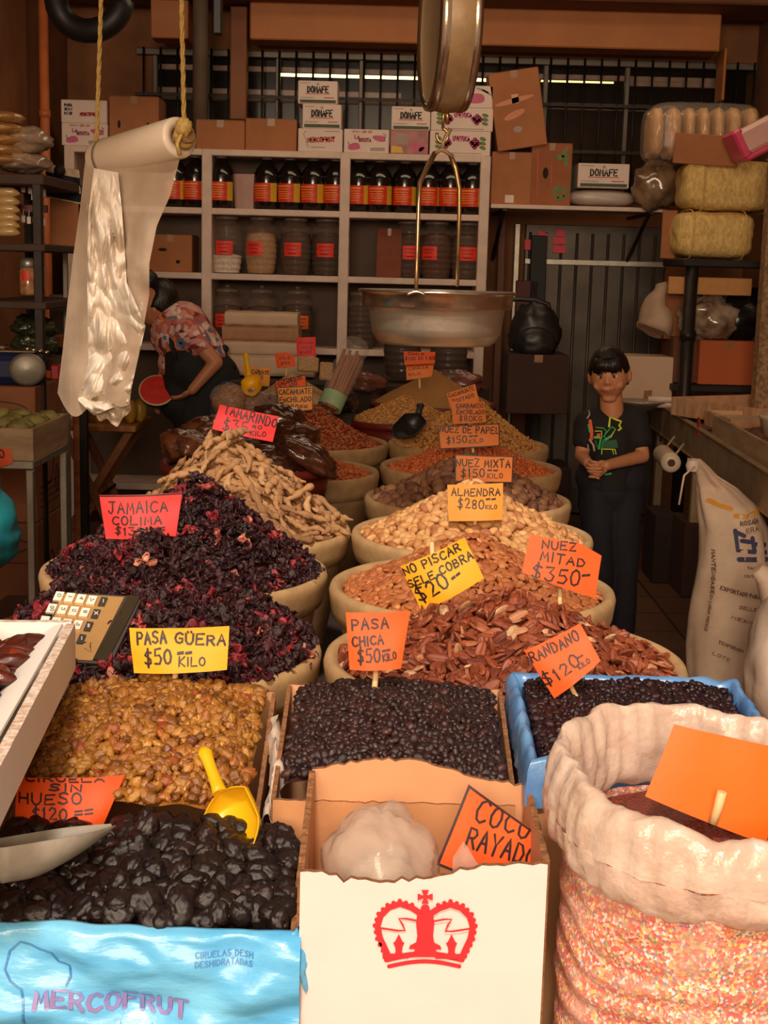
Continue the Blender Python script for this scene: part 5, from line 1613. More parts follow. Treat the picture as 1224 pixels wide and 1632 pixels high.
c2 = wcart('white carton with black lettering and green stripe, middle of the stack of three', 482, 166, 544, 205, pr_dom, top_of(c1))
c3 = wcart('white carton with black lettering and green stripe, topmost of the stack of three', 475, 130, 538, 167, pr_dom, top_of(c2))
c4 = wcart('white carton with two pink figs, right of the stack of three', 548, 205, 620, 243, pr_fig, zt0)
def pr_pack(g, f3, W, H):
    g.add([f3(.03, .05), f3(.35, .05), f3(.3, .3), f3(.03, .35)], [(0, 1, 2, 3)], 2)
    g.add([f3(.15, .4), f3(.45, .4), f3(.45, .85), f3(.15, .85)], [(0, 1, 2, 3)], 3)
    blob(g, f3, .7, .3, .18, .2, 4, .4, .2, 1, 1); blob(g, f3, .85, .2, .1, .12, 4, 0, 0, 1, 1)
    return [P_yel, P_gry, P_pnk]
P_yel = pm('print_yellow', (222, 178, 60), .5, var=.1)
c5 = carton('wrapped_pack', 'shiny pink wrapped pack beneath the rightmost single lettered carton', 'pack', 622, 206, 683, 244, CY, .24, pm('pink_wrap', (186, 116, 112), .5, var=.3, scale=14), z=zt0, extra=pr_pack, tape=False, parts=False)
c6 = wcart('white carton with black lettering lying on the pink wrapped pack', 624, 168, 686, 206, pr_dom, top_of(c5))
c7 = wcart('white grape carton on the shelf top behind the scale hook, lowest of three', 685, 208, 782, 247, pr_grape, zt0)
c8 = wcart('white grape carton in the middle of the stack behind the scale hook', 687, 171, 786, 208, pr_grape, top_of(c7))
c9 = wcart('white carton with one pink fig on top of the two grape cartons', 700, 135, 786, 171, pr_onefig, top_of(c8))
carton('carton', 'brown carton on the shelf top left of the stack of three white cartons', 'carton', 391, 187, 473, 238, 8.14, .26, z=zt0)
carton('carton', 'brown carton on the shelf top just right of the hanging rope', 'carton', 312, 190, 390, 237, 8.14, .26, z=zt0)
# far left pile, on the shelf end
def pr_blk2(g, f3, W, H):
    for k, s in enumerate(('PASA', 'SIN', 'KG')): wr(g, f3, s, .08, .72 - k * .18, .1, .16, 2, .006, W, H)
    wr(g, f3, 'MERCOFRUT', .42, .32, .14, .4, 3, .007, W, H)
    return [P_blk, P_red]
d1 = wcart('white fig carton at the left end of the shelf top, under another white carton', 98, 190, 171, 226, pr_fig, zt0)
d2 = wcart('white carton with small black print at the left end, on the fig carton', 97, 153, 170, 190, pr_blk2, top_of(d1))
carton('carton', 'brown carton with two slots at the left end beside the white fig carton', 'carton', 174, 155, 253, 236, 8.14, .26, z=zt0, holes=[(.2, .45, .03, .08), (.78, .42, .03, .08)])
# right-hand plank shelf
zpl = zx + .001
e1 = carton('carton', 'plain brown carton with a small white sticker on the plank shelf', 'carton', 783, 243, 847, 326, 8.14, .25, z=zpl,
            extra=lambda g, f3, W, H: (g.add([f3(.36, .03), f3(.58, .03), f3(.58, .18), f3(.36, .18)], [(0, 1, 2, 3)], 2), [m_wcart])[1])
def pr_pine(g, f3, W, H):
    for (u, v) in ((.8, .85), (.7, .78), (.85, .72), (.62, .2), (.74, .12), (.7, .28), (.86, .2)): blob(g, f3, u, v, .09, .05, 2, u * 9, .4, 1, 1, 10)
    blob(g, f3, .36, .52, .07, .09, 1, 0, 0, 1, 1)
    ink(g, [[(.15 * W, .9 * H), (.18 * W, .1 * H)], [(.5 * W, .7 * H), (.52 * W, .3 * H)]], .006, lambda X, Y: f3(X / W, Y / H), 3)
    return [P_leaf, P_red]
e2 = carton('carton', 'upright brown carton with green leaf print and a hand hole on the plank shelf', 'carton', 846, 228, 911, 327, 8.14, .22, pm('ruddy_carton', (166, 98, 60), .8, var=.2, scale=5), z=zpl, extra=pr_pine)
e3 = carton('carton', 'narrow dark green carton behind the white bag on the plank shelf', 'carton', 908, 262, 924, 328, 8.3, .15, pm('green_carton', (44, 60, 40), .7, var=.15), z=zpl, tape=False, parts=False)
g = MB()
qa, qb = at(905, 329, 8.14), at(1020, 302, 8.14)
def pil(d):
    return 1 + .06 * nz(d.x * 4, d.y * 4, d.z * 4)
g.ell(((qa.x + qb.x) / 2, 8.28, (zpl + qb.z) / 2 + .002), ((qb.x - qa.x) / 2, .12, (qb.z - zpl) / 2), 40, 16, fn=lambda d: (1 / max(abs(d.x) ** 4 + abs(d.y) ** 4 + abs(d.z) ** 3, .05)) ** .16 * .96 * pil(d))
tag(obj('plastic_sack', g, pm('grey_white_plastic', (192, 178, 168), .3, var=.1, scale=10, bump=.3, bscale=20), loc=((qa.x + qb.x) / 2, 8.28, zpl), world=True), 'flat grey-white plastic sack lying under a lettered carton on the plank shelf', 'sack')
e5 = wcart('white carton with black lettering lying on the grey-white sack', 921, 264, 1003, 303, pr_dom, qb.z + .004, 8.16)
# leaning big brown carton
def pr_arrow(g, f3, W, H):
    blob(g, f3, .45, .62, .40, .035, 2, .08, 0, 1, 1); blob(g, f3, .42, .44, .22, .045, 2, .2, 0, 1, 1)
    g.add([f3(.4, .58), f3(.54, .58), f3(.54, .70), f3(.4, .70)], [(0, 1, 2, 3)], 3)
    blob(g, f3, .45, .25, .09, .04, 4, 0, 0, 1, 1)
    return [pm('orange_tape_mark', (204, 116, 66), .4, var=.1), pm('pale_label', (214, 150, 116), .4, var=.1), P_gry]
e6 = carton('carton', 'large tilted brown carton with orange smears perched on the plank-shelf cartons', 'carton', 796, 107, 876, 232, 8.12, .2, z=at(835, 236, 8.12).z, roll=-.17, extra=pr_arrow)

# flattened cartons stacked on the counter behind the table
m_flat = pm('pale_flat_card', (206, 176, 150), .8, var=.12, scale=6)
cz = at(415, 600, 7.3).z
for k, (a, b_, c, d, lb) in enumerate(((352, 566, 500, 600, 'lowest'), (352, 545, 492, 566, 'second from the bottom'), (354, 520, 476, 545, 'second from the top'), (358, 499, 474, 520, 'topmost'))):
    A, B = at(a, d, 7.3), at(c, b_, 7.3)
    g = MB()
    def ff(u, v, A=A, B=B, k=k):
        t = 2 * PI * u; cc, ss = math.cos(t), math.sin(t)
        kk = (abs(cc) ** 6 + abs(ss) ** 6) ** (-1 / 6)
        return Vector(((A.x + B.x) / 2 + (v - .5) * (B.x - A.x) + .004 * nz(u * 6, k), 7.3 + .13 + .13 * cc * kk, (A.z + B.z) / 2 + (B.z - A.z) * .49 * ss * kk + .005 * nz(v * 7, u * 4, k)))
    g.grid(ff, 32, 14, close_u=True, smooth=False)
    n0 = len(g.V)
    g.F.append(list(range(32))[::-1]); g.M.append(0); g.S.append(False); g.F.append(list(range(n0 - 32, n0))); g.M.append(0); g.S.append(False)
    tag(obj('folded_carton', g, [m_flat, m_flat, pm('mid_card', (176, 130, 96), .8, var=.15)][k % 3], loc=((A.x + B.x) / 2, 7.43, A.z), world=True), 'folded pale carton, %s of the stack behind the woman\'s elbow' % lb, 'carton', 'folded cartons behind the woman')
g = MB(); g.box((at(574, 600, 7.4).x, 7.36, cz / 2 - .005), (at(775, 600, 7.4).x - at(373, 600, 7.4).x, .44, cz - .012), .01)
tag(obj('counter', g, m_plinth, loc=(at(574, 600, 7.4).x, 7.36, 0), world=True), 'dark low counter behind the far heaps, carrying folded cartons and jars', 'counter')

# ================================================================ FAR END OF THE TABLE
m_redtub = pm('dark_red_plastic', (108, 34, 24), .4, var=.15, scale=8)
def basin(px, py, wpx, z, label, mat=m_redtub, taper=.62, base=.48):
    c = atz(px, py, z); R = wpx * depth(c) / FPX / 2
    r = thing('plastic_basin', label, 'basin', (c.x, c.y, base), group='dark red plastic basins')
    h = z - base
    g = MB(); Rb = R * taper
    g.lathe([(.001, 0), (Rb, 0)] + [(Rb + (R * .96 - Rb) * (k / 8) ** .9, (h - .02) * k / 8) for k in range(9)] + [(R * .9, h - .03), (R * .84, h - .08), (.001, h - .1)], 48); obj('basin_body', g, mat, r, occ=True)
    g = MB(); g.lathe([(R * .955, h - .03), (R, h - .028), (R * 1.005, h - .012), (R * .985, h), (R * .93, h - .002), (R * .92, h - .02)], 56); obj('basin_rim', g, mat, r, occ=True)
    return c.x, c.y, R, z
x, y, R, z = basin(394, 735, 276, .965, 'dark red basin of plastic-wrapped tamarind paste behind the tamarind pods')
m_pack = pm('dark_tamarind_pack', (52, 26, 18), .12, c2=(80, 42, 26), scale=25, coat=.35, spec=.6, bump=.3, bscale=40)
m_pack2 = pm('amber_pack', (120, 70, 40), .1, c2=(70, 36, 24), scale=30, coat=.4, spec=.7, bump=.4, bscale=60)
for k, (px, py, dy, rx, rz, a, mt, lb) in enumerate((
        (300, 712, -.10, .085, .05, .2, m_pack2, 'glossy amber-brown tamarind pack at the left side of the dark red basin'),
        (335, 692, .05, .10, .055, -.1, m_pack2, 'glossy amber-brown tamarind pack left of the TAMARINDO card'),
        (395, 700, .02, .09, .05, .3, m_pack, 'dark wrapped tamarind pack below the TAMARINDO card'),
        (442, 668, .12, .085, .05, .1, m_pack, 'black wrapped tamarind pack highest in the dark red basin'),
        (462, 704, -.03, .095, .055, -.3, m_pack, 'big round wrapped dark tamarind pack right of the TAMARINDO card'),
        (487, 728, -.12, .105, .048, .45, m_pack, 'long dark wrapped tamarind pack against the right rim of the basin'),
        (395, 735, -.14, .10, .05, -.2, m_pack, 'dark tamarind pack low at the front of the basin'),
        (430, 742, -.15, .08, .045, .2, m_pack, 'dark tamarind pack low at the front right of the basin'))):
    c = at(px, py, y + dy)
    g = lumpy((0, 0, 0), (rx, .075, rz), k * 3 + 1, .2, nu=34, nv=20)
    M_ = Matrix.Rotation(a, 4, 'Y')
    g.V = [tuple(M_ @ Vector(v)) for v in g.V]
    tag(obj('tamarind_pack', g, mt, loc=c, occ=True), lb, 'tamarind pack', 'wrapped tamarind packs in the dark red basin')
g = core_mesh(lambda X, Y: .93 + .05 * max(0, 1 - math.hypot(X - x, Y - y) / R), 1, polar=(x, y, R * .88), drop=0)
tag(obj('tamarind_paste', g, m_pack, loc=(x, y, .93), world=True), 'dark tamarind paste filling the basin under the packs', 'tamarind paste', kind='stuff')

mat_seed = pm('pale_seed_heap', (214, 160, 88), .7, c2=(186, 130, 66), scale=220, bump=.4, bscale=320)
mat_seed2 = pm('ochre_seed_heap', (176, 124, 58), .7, c2=(150, 100, 46), scale=300, bump=.4, bscale=400)
def stuff_heap(name, label, cat, x, y, R, z, h, mat, ox=0, oy=0, seed=0, p=1.1):
    sf = mound(x, y, R, z, h, p, ox, oy, seed, .008)
    g = core_mesh(sf, 1, polar=(x, y, R), drop=0, n_=80)
    OCC.append((list(g.V), [list(f) for f in g.F]))
    return tag(obj(name, g, mat, loc=(x, y, z), world=True), label, cat, kind='stuff')
x, y, R, z = basin(645, 667, 190, .925, 'dark red basin of pale yellow seeds behind the black scoop')
heap('seed', mound(x, y, R * .9, z - .01, .105, 1.05, 0, .03, 21), polar=(x, y, R * .9), sp=.012, size=.0085, protos=[p_flake(9)], mat=pm('pale_seed', (255, 255, 255), .6, c2=(220, 205, 185), scale=90, rnd=[(0, (206, 146, 76)), (.5, (222, 168, 98)), (1, (188, 126, 62))]), seed=40)
goods('seed', 'pale_seed', 'pale yellow seed in the far heap behind the black scoop', 'seed', 'pale seeds in the dark red basin', 'pale_seed_heap', 'pale yellow seeds heaped in the dark red basin behind the black scoop')
x, y, R, z = basin(690, 640, 200, .94, 'second dark red basin, farthest back, holding the tall ochre heap')
stuff_heap('ochre_seed_heap', 'tall heap of fine ochre seeds under the two orange cards at the far end', 'seeds', x, y, R * .95, z - .01, .16, mat_seed2, 0, .02, 22, 1.0)
# black scoop in the seeds
m_black = pm('black_plastic', (38, 34, 32), .4, var=.1)
scoop('hand_scoop', 'black scoop resting on its back between the seed basin and the right-hand tubs', at(668, 660, 5.35), at(632, 698, 5.2), (-.4, -.9, -.1), .05, .05, [m_black], (at(666, 662, 5.35), at(671, 644, 5.4)), .014)
# pale peanut heap, seed bars, cinnamon
x, y, R, z = basin(470, 640, 170, .93, 'dark red basin of pale peanuts behind the CACAHUATE SALADO card', base=.48)
stuff_heap('pale_peanut_heap', 'pale cream peanuts heaped behind the CACAHUATE cards', 'peanuts', x, y, R * .92, z - .01, .15, pm('cream_peanuts', (206, 172, 124), .7, c2=(166, 126, 82), scale=110, bump=.5, bscale=150), -.02, .04, 24)
for (a, b_, c, d, lb) in ((474, 570, 508, 592, 'pale sesame bar leaning at the back of the peanut heap, left of two'), (509, 578, 531, 606, 'pale sesame bar leaning at the back of the peanut heap, right of two')):
    A, B = at(a, d, y - .02), at(c, b_, y - .02)
    g = MB(); g.box((0, 0, 0), (B.x - A.x, .03, B.z - A.z), .005)
    o = tag(obj('seed_bar', g, pm('sesame_bar', (196, 160, 112), .6, c2=(160, 120, 76), scale=160, bump=.3, bscale=200), loc=((A + B) / 2)), lb, 'sweet', 'sesame bars at the back of the peanuts')
    o.rotation_euler = (-.25, .05, .1)
m_clear = pm('clear_cellophane', (230, 214, 200), .08, var=.1, alpha=.16, spec=1.0, bump=.35, bscale=30)
m_cinn = pm('cinnamon_stick', (168, 98, 58), .7, var=.25, scale=20, stretch=(1, 1, .2))
q0, q1 = at(524, 652, 5.5), at(566, 556, 5.62)
r = thing('cinnamon_bundle', 'leaning bundle of cinnamon sticks in clear plastic with a green band', 'cinnamon', q0)
ax = (q1 - q0); u_, w_ = frame_of(ax)
rr = random.Random(5)
for k in range(16):
    a_, d_ = rr.uniform(0, 2 * PI), .036 * math.sqrt(rr.random())
    off = u_ * math.cos(a_) * d_ + w_ * math.sin(a_) * d_
    g = MB(); g.tube([q0 + off, q0 + ax * rr.uniform(.8, .95) + off * 1.35 + Vector((rr.uniform(-.006, .006), 0, 0))], .0065, 8); obj('cinnamon_stick', g, m_cinn, r, world=True)
g = MB()
g.grid(lambda u, v: q0 + ax * (v * 1.12) + (u_ * math.cos(2 * PI * u) + w_ * math.sin(2 * PI * u)) * ((.046 + .014 * v) * (1 if v < .88 else 1 - (v - .88) * 2.2) * (1 + .16 * nz(u * 7, v * 8))), 40, 30, close_u=True); obj('clear_bag', g, m_clear, r, world=True)
g = MB(); g.grid(lambda u, v: q0 + ax * (.02 + v * .22) + (u_ * math.cos(2 * PI * u) + w_ * math.sin(2 * PI * u)) * .05, 32, 4, close_u=True); obj('green_band', g, pm('pale_green_band', (150, 186, 140), .6, var=.1), r, world=True)
# clear bags of snacks on the left with the small yellow scoop
for k, (px, py, rx, rz, c_, lb) in enumerate(((366, 640, .075, .075, (176, 112, 62), 'clear bag of orange-brown snacks nearest the woman\'s apron'), (402, 645, .07, .07, (150, 96, 62), 'clear bag of brown snacks below the small yellow scoop'), (432, 652, .06, .07, (120, 74, 48), 'clear bag of dark brown snacks left of the CACAHUATE ENCHILADO card'))):
    c = at(px, py, 5.55 + .06 * k)
    r = thing('snack_bag', lb, 'snack bag', (c.x, c.y, c.z - rz), group='clear snack bags at the far left')
    obj('snacks', lumpy((0, 0, rz), (rx * .92, .07, rz * .9), k + 11, .14), pm('snacks_%d' % k, c_, .7, c2=tuple(int(v * .62) for v in c_), scale=130, bump=.4, bscale=160), r, occ=True)
    obj('bag_film', lumpy((0, 0, rz * 1.02), (rx, .078, rz), k + 31, .16), m_clear, r)
g = MB()
tub_b = MB(); 
c = at(400, 690, 5.6)
tub_b.box((c.x, 5.66, (.48 + c.z) / 2 + .02), (.42, .3, c.z - .48 + .04), .01)
tag(obj('supply_box', tub_b, m_plinth, loc=(c.x, 5.66, .48), world=True), 'dark box under the clear snack bags at the far left', 'box')
scoop('hand_scoop', 'small yellow plastic scoop standing in the snack bags in front of the CACAHUATE JAPONES card', at(398, 598, 5.62), at(404, 630, 5.52), (-.1, -.9, .3), .042, .035, [m_yel], (at(397, 600, 5.62), at(391, 562, 5.68)), .011, group='yellow scoops')
# rumpled plastic bags behind the far heaps
m_dimbag = pm('dim_red_bag', (120, 64, 52), .25, c2=(84, 70, 66), scale=9, bump=.3, bscale=20)
for k, (px, py, rx, rz, mt, lb) in enumerate(((575, 612, .13, .06, m_dimbag, 'rumpled dark reddish plastic bag right of the cinnamon bundle'), (722, 612, .15, .07, m_dimbag, 'rumpled dark reddish plastic bag right of the far orange cards'), (545, 640, .07, .06, pm('charcoal_bag', (46, 42, 42), .3, var=.2, bump=.3, bscale=18), 'small charcoal bag at the foot of the cinnamon bundle'))):
    c = at(px, py, 6.75 if k < 2 else 5.8)
    tag(obj('plastic_bag', lumpy((0, 0, 0), (rx, .10, rz), k + 50, .25), mt, loc=c), lb, 'plastic bag')
    g = MB(); g.box((c.x, c.y, (.48 + c.z - rz * .7) / 2), (rx * 1.5, .16, c.z - rz * .7 - .48), .01)
    tag(obj('supply_box', g, m_plinth, loc=(c.x, c.y, .48), world=True), 'dark box under the ' + lb, 'box')

# ================================================================ HANGING SCALE
SYc = 3.40
mp = mpp(SYc, 400)
m_drum = pm('worn_scale_paint', (164, 132, 94), .45, .12, var=.35, scale=9, bump=.1, bscale=60)
m_face = pm('scale_face_back', (176, 148, 112), .5, .1, var=.2, scale=6)
m_chrome = pm('worn_chrome', (200, 180, 158), .22, .95, var=.15, scale=14, bump=.06, bscale=50)
cc = at(716, 40, SYc)
r = thing('hanging_scale', 'old round hanging scale with a wide metal pan on two rods', 'scale', (cc.x, SYc, at(697, 545, SYc).z))
th = math.radians(7)
R_, T_ = 131 * mp, .092
M_ = Matrix.Translation(cc) @ Matrix.Rotation(th, 4, 'Z') @ Matrix.Rotation(PI / 2, 4, 'Y')
g = MB(); g.lathe([(.001, -T_ / 2 + .012), (R_ * .86, -T_ / 2 + .010), (R_ * .90, -T_ / 2 + .004)], 64, mat=M_); obj('dial_face', g, m_face, r, world=True)
g = MB(); g.lathe([(R_ * .90, -T_ / 2 + .006), (R_ * .93, -T_ / 2 - .004), (R_ * .99, -T_ / 2), (R_, -T_ / 2 + .012), (R_ * .985, -T_ / 2 + .02)], 64, mat=M_); obj('dial_ring', g, m_chrome, r, world=True)
g = MB(); g.lathe([(R_ * .985, -T_ / 2 + .02), (R_ * 1.0, -.01), (R_ * .995, .02), (R_ * .985, T_ / 2 - .018)], 64, mat=M_); obj('drum', g, m_drum, r, world=True)
g = MB(); g.lathe([(R_ * .985, T_ / 2 - .018), (R_ * 1.0, T_ / 2 - .012), (R_ * .98, T_ / 2), (R_ * .5, T_ / 2 + .004), (.001, T_ / 2 + .005)], 64, mat=M_); obj('rear_ring', g, m_chrome, r, world=True)
zt_ = cc.z + R_ * .97
g = MB(); g.tube([(cc.x, SYc, zt_), (cc.x, SYc, 3.46)], .008, 8); obj('hanger', g, m_steel_dark, r, world=True)
m_rod = pm('brass_worn_rod', (186, 146, 100), .3, .85, var=.25, scale=30)
A = lambda px, py, dy=0: at(px, py, SYc + dy)
g = MB(); g.tube([A(707, 168), A(706, 205)], 2.4 * mp, 8); g.tube([A(713, 172), A(713, 198)], 3.2 * mp, 8)
g.tube([A(705 + 9 * math.cos(t), 216 + 11 * math.sin(t)) for t in [i * PI / 8 - PI / 2 for i in range(14)]], 2.6 * mp, 8); obj('hook', g, m_rod, r, world=True)
g = MB(); g.tube([A(718, 205), A(712, 216), A(706, 228), A(705, 240)], 3.5 * mp, 8); g.tube([A(690, 246), A(705, 238), A(722, 250)], 5.5 * mp, 8, sq=(1, .6)); obj('yoke', g, m_drum, r, world=True)
for pts in ([(693, 244), (680, 268), (669, 292), (667, 330), (665, 400), (663, 468, -.185)], [(718, 247), (726, 268), (732, 300), (732, 340), (730, 400), (729, 456, .03)]):
    g = MB(); P_ = [A(p[0], p[1], (p[2] if len(p) > 2 else -.185 * i / 5 if pts[0][0] < 700 else 0)) for i, p in enumerate(pts)]
    g.tube(P_, [4.2 * mp, 4.2 * mp, 4 * mp, 3.4 * mp, 3 * mp, 3 * mp], 10); obj('rod', g, m_rod, r, world=True)
pc = at(697, 463, SYc)
k_ = depth(pc) / FPX
m_pan = pm('brushed_pan', (196, 182, 164), .36, .75, var=.18, scale=10, bump=.04, bscale=70)
Ro = 125 * k_
g = MB()
g.lathe([(Ro * 1.0, 0), (Ro * 1.012, -.002), (Ro * 1.0, -.006), (Ro * .97, -.010), (Ro * .965, -.036), (Ro * .955, -.040)], 72, (pc.x, SYc, pc.z)); obj('pan_rim', g, m_chrome, r, world=True, occ=True)
g = MB()
dpt = 85 * k_
g.lathe([(Ro * .92, -.038), (Ro * .87, -.044)] + [(Ro * (.87 - .05 * t), -.044 - (dpt - .07) * t) for t in (.25, .5, .75, 1)] + [(Ro * .80, -dpt + .022), (Ro * .76, -dpt + .008), (Ro * .70, -dpt), (.001, -dpt)], 72, (pc.x, SYc, pc.z))
g.lathe([(Ro * 1.0, 0), (Ro * .955, -.012), (Ro * .86, -.045), (Ro * .78, -dpt + .02), (.001, -dpt + .006)], 72, (pc.x, SYc, pc.z)); obj('pan_bowl', g, m_pan, r, world=True, occ=True)
g = MB(); g.tube([at(648 + 30 * i / 8, 470 - 5 * math.sin(PI * i / 8), SYc - .198) for i in range(9)], 2.6 * mp, 8); obj('pan_ear', g, m_chrome, r, world=True)

# ================================================================ ROLL OF PLASTIC BAGS
RY = 3.30
m_roll = pm('white_film_roll', (236, 214, 190), .35, c2=(236, 212, 184), scale=9, bump=.05, bscale=30, thin=.12)
m_film = pm('thin_film', (214, 190, 164), .2, c2=(198, 172, 146), scale=8, bump=.30, bscale=9, alpha=.5, spec=.8)
m_foil = pm('bright_crinkled_film', (244, 230, 212), .22, c2=(226, 208, 186), scale=10, bump=.5, bscale=16, thin=.15, spec=.7)
ra, rb = at(160, 256, RY + .22), at(287, 219, RY)
axr = (rb - ra)
r = thing('bag_roll', 'roll of thin white plastic bags hung from two yellow ropes, its end trailing down', 'plastic bag roll', (ra + rb) / 2)
u_, w_ = frame_of(axr)
Rr = 33 * mpp(RY, 220)
g = MB()
def ring(p, rad): return [p + (u_ * math.cos(2 * PI * k / 40) + w_ * math.sin(2 * PI * k / 40)) * rad for k in range(40)]
stations = [(0, Rr * .55), (0, Rr * .96), (.02, Rr), (.5, Rr * 1.01), (.98, Rr), (1, Rr * .96), (1, Rr * .52), (.93, Rr * .5)]
vs = []; [vs.extend(ring(ra + axr * t, rd)) for t, rd in stations]
g.add(vs, [(i * 40 + k, i * 40 + (k + 1) % 40, (i + 1) * 40 + (k + 1) % 40, (i + 1) * 40 + k) for i in range(len(stations) - 1) for k in range(40)], 0, True)
obj('film_roll', g, m_roll, r, world=True, occ=True)
g = MB(); vs = []; [vs.extend(ring(ra + axr * t, rd)) for t, rd in ((.10, Rr * 1.012), (.10, Rr * 1.02), (.135, Rr * 1.02), (.135, Rr * 1.012))]
g.add(vs, [(i * 40 + k, i * 40 + (k + 1) % 40, (i + 1) * 40 + (k + 1) % 40, (i + 1) * 40 + k) for i in range(3) for k in range(40)], 0, True)
obj('elastic_band', g, pm('grey_band', (150, 132, 108), .5, var=.1), r, world=True)
g = MB(); g.tube([ra - axr * .12, ra + axr * .5, rb + axr * .10], .017, 14); obj('wooden_core', g, pm('core_stick', (150, 108, 70), .6, var=.25, scale=20), r, world=True)
# the trailing film: left edge and right edge of its outline, top to bottom
LE = [(136, 255), (128, 330), (118, 400), (108, 480), (100, 560), (92, 626)]
RE = [(288, 247), (272, 310), (250, 360), (238, 420), (238, 470), (222, 560), (206, 640)]
def edge(E, t):
    s_ = t * (len(E) - 1); i = min(len(E) - 2, int(s_)); f = s_ - i
    return E[i][0] + (E[i + 1][0] - E[i][0]) * f, E[i][1] + (E[i + 1][1] - E[i][1]) * f
def trail(u, v):
    l_, r_ = edge(LE, v), edge(RE, v)
    px, py = l_[0] + (r_[0] - l_[0]) * u, l_[1] + (r_[1] - l_[1]) * u + (10 * math.sin(u * 9) if v > .98 else 0) * v
    bot = max(0, v - .9) * 10
    py += bot * (28 * math.sin(PI * min(1, u * 1.6)) * (u < .62))
    Yd = RY + .18 * (1 - u) + .006 + .012 * math.sin(u * 11 + v * 3) * v + .016 * nz(u * 4.5, v * 7) * min(1, v * 3)
    return at(px, py, Yd)
g = MB(); g.sheet(trail, 46, 90, .0005); obj('hanging_film', g, m_film, r, world=True, occ=True)
# crumpled bright layer folded down its front
FL = [(150, 268), (141, 340), (139, 420), (140, 500), (141, 580), (124, 638), (150, 662)]
FR = [(188, 275), (194, 330), (199, 400), (202, 450), (232, 520), (216, 590), (204, 640)]
def foil(u, v):
    l_, r_ = edge(FL, v), edge(FR, v)
    px, py = l_[0] + (r_[0] - l_[0]) * u, l_[1] + (r_[1] - l_[1]) * u
    cr = abs(nz(u * 2.2 + v * 2.5, v * 5 - u * 1.6, 2)) + .45 * abs(nz(u * 4 - v * 3, v * 9, 5)) + .12 * abs(nz(u * 9, v * 16 + u * 5, 8))
    pl_ = max(0, (u - .35) / .65) * max(0, min(1, (v - .5) * 4)) * abs(math.sin(v * 46 - u * 7 + 2 * nz(u * 3, v * 4)))
    Yd = RY + .18 * (1 - (px - 100) / 180.0) - .012 - (.075 * cr + .018 * pl_) * min(1, v * 5)
    return at(px, py, Yd)
g = MB(); g.sheet(foil, 60, 130, .0005, smooth=False); obj('crumpled_film', g, m_foil, r, world=True, occ=True)
g = MB()
g.sheet(lambda u, v: at(150 + 58 * u, 640 + 14 * nz(u * 4, 1) + (14 + 22 * math.sin(PI * u)) * v, RY + .10 - .06 * u + .02 * nz(u * 5, v * 3)), 24, 10, .0005); obj('torn_end', g, m_film, r, world=True)
m_rope = pm('yellow_rope', (186, 150, 78), .7, var=.3, scale=120)
for (p0, p1, lb) in ((ra - axr * .06, at(163, -60, RY + .25), 'yellow twisted rope holding the left end of the bag roll'), (rb + axr * .05, at(288, -60, RY - .02), 'yellow twisted rope holding the right end of the bag roll')):
    p1 = p1 + (p1 - p0) * 0
    top = p0 + (p1 - p0) * ((3.46 - p0.z) / (p1.z - p0.z))
    g = MB()
    a_, b2 = frame_of(top - p0)
    for ph in (0, 2 * PI / 3, 4 * PI / 3):
        n_ = 260
        g.tube([p0.lerp(top, i / n_) + (a_ * math.cos(ph + i * .42) + b2 * math.sin(ph + i * .42)) * .0030 for i in range(n_ + 1)], .0032, 6)
    g.tube([p0 + (u_ * math.cos(t) + w_ * math.sin(t)) * .023 for t in [k * 2 * PI / 18 for k in range(20)]], .0065, 8)
    tag(obj('rope', g, m_rope, loc=p0, world=True), lb, 'rope', 'yellow ropes')
g = MB()
kc = rb + axr * .05
g.ell(kc + Vector((0, -.015, .018)), (.02, .016, .022), 16, 10, fn=lambda d: 1 + .35 * nz(d.x * 4, d.y * 4, d.z * 4))
g.tube([kc + Vector((0, -.02, .01)), kc + Vector((-.012, -.03, -.02)), kc + Vector((-.006, -.032, -.045))], .005, 6)
tag(obj('rope_knot', g, m_rope, loc=kc, world=True), 'fuzzy yellow rope knot tied round the right end of the roll stick', 'rope')
# ================================================================ RIGHT SIDE
# long metal-edged counter along the right wall
def table_pt(s, off, z):      # s metres along, off metres to the right of the front edge
    d = Vector((.11, 2.8, 0)).normalized(); n_ = Vector((d.y, -d.x, 0))
    p = Vector((1.395, 5.0, 0)) + d * s + n_ * off
    return Vector((p.x, p.y, z))
TZ = .87
yaw = -math.atan2(.11, 2.8)
def tbox(g, s0, s1, o0, o1, z0, z1, b=.004):
    c = (table_pt(s0, o0, 0) + table_pt(s1, o1, 0)) / 2
    M_ = Matrix.Translation(Vector((c.x, c.y, (z0 + z1) / 2))) @ Matrix.Rotation(yaw, 4, 'Z')
    g.box((0, 0, 0), (o1 - o0, s1 - s0, z1 - z0), b, mat=M_)
m_lip = pm('stained_metal_lip', (176, 150, 118), .45, .35, var=.25, scale=10, bump=.05, bscale=40)
r = thing('side_counter', 'long counter with a dull metal front lip and thin legs along the right wall', 'counter', table_pt(1.0, .3, 0))
g = MB(); tbox(g, -1.0, 2.85, .012, .60, TZ - .06, TZ - .02); obj('counter_top', g, pm('counter_board', (120, 88, 62), .7, var=.2), r, world=True, occ=True)
g = MB(); tbox(g, -1.0, 2.85, 0, .012, TZ - .165, TZ - .02, .003); tbox(g, -1.0, 2.85, -.008, .02, TZ - .022, TZ - .010, .003); tbox(g, -1.0, 2.85, -.006, .01, TZ - .172, TZ - .16, .003); obj('front_lip', g, m_lip, r, world=True, occ=True)
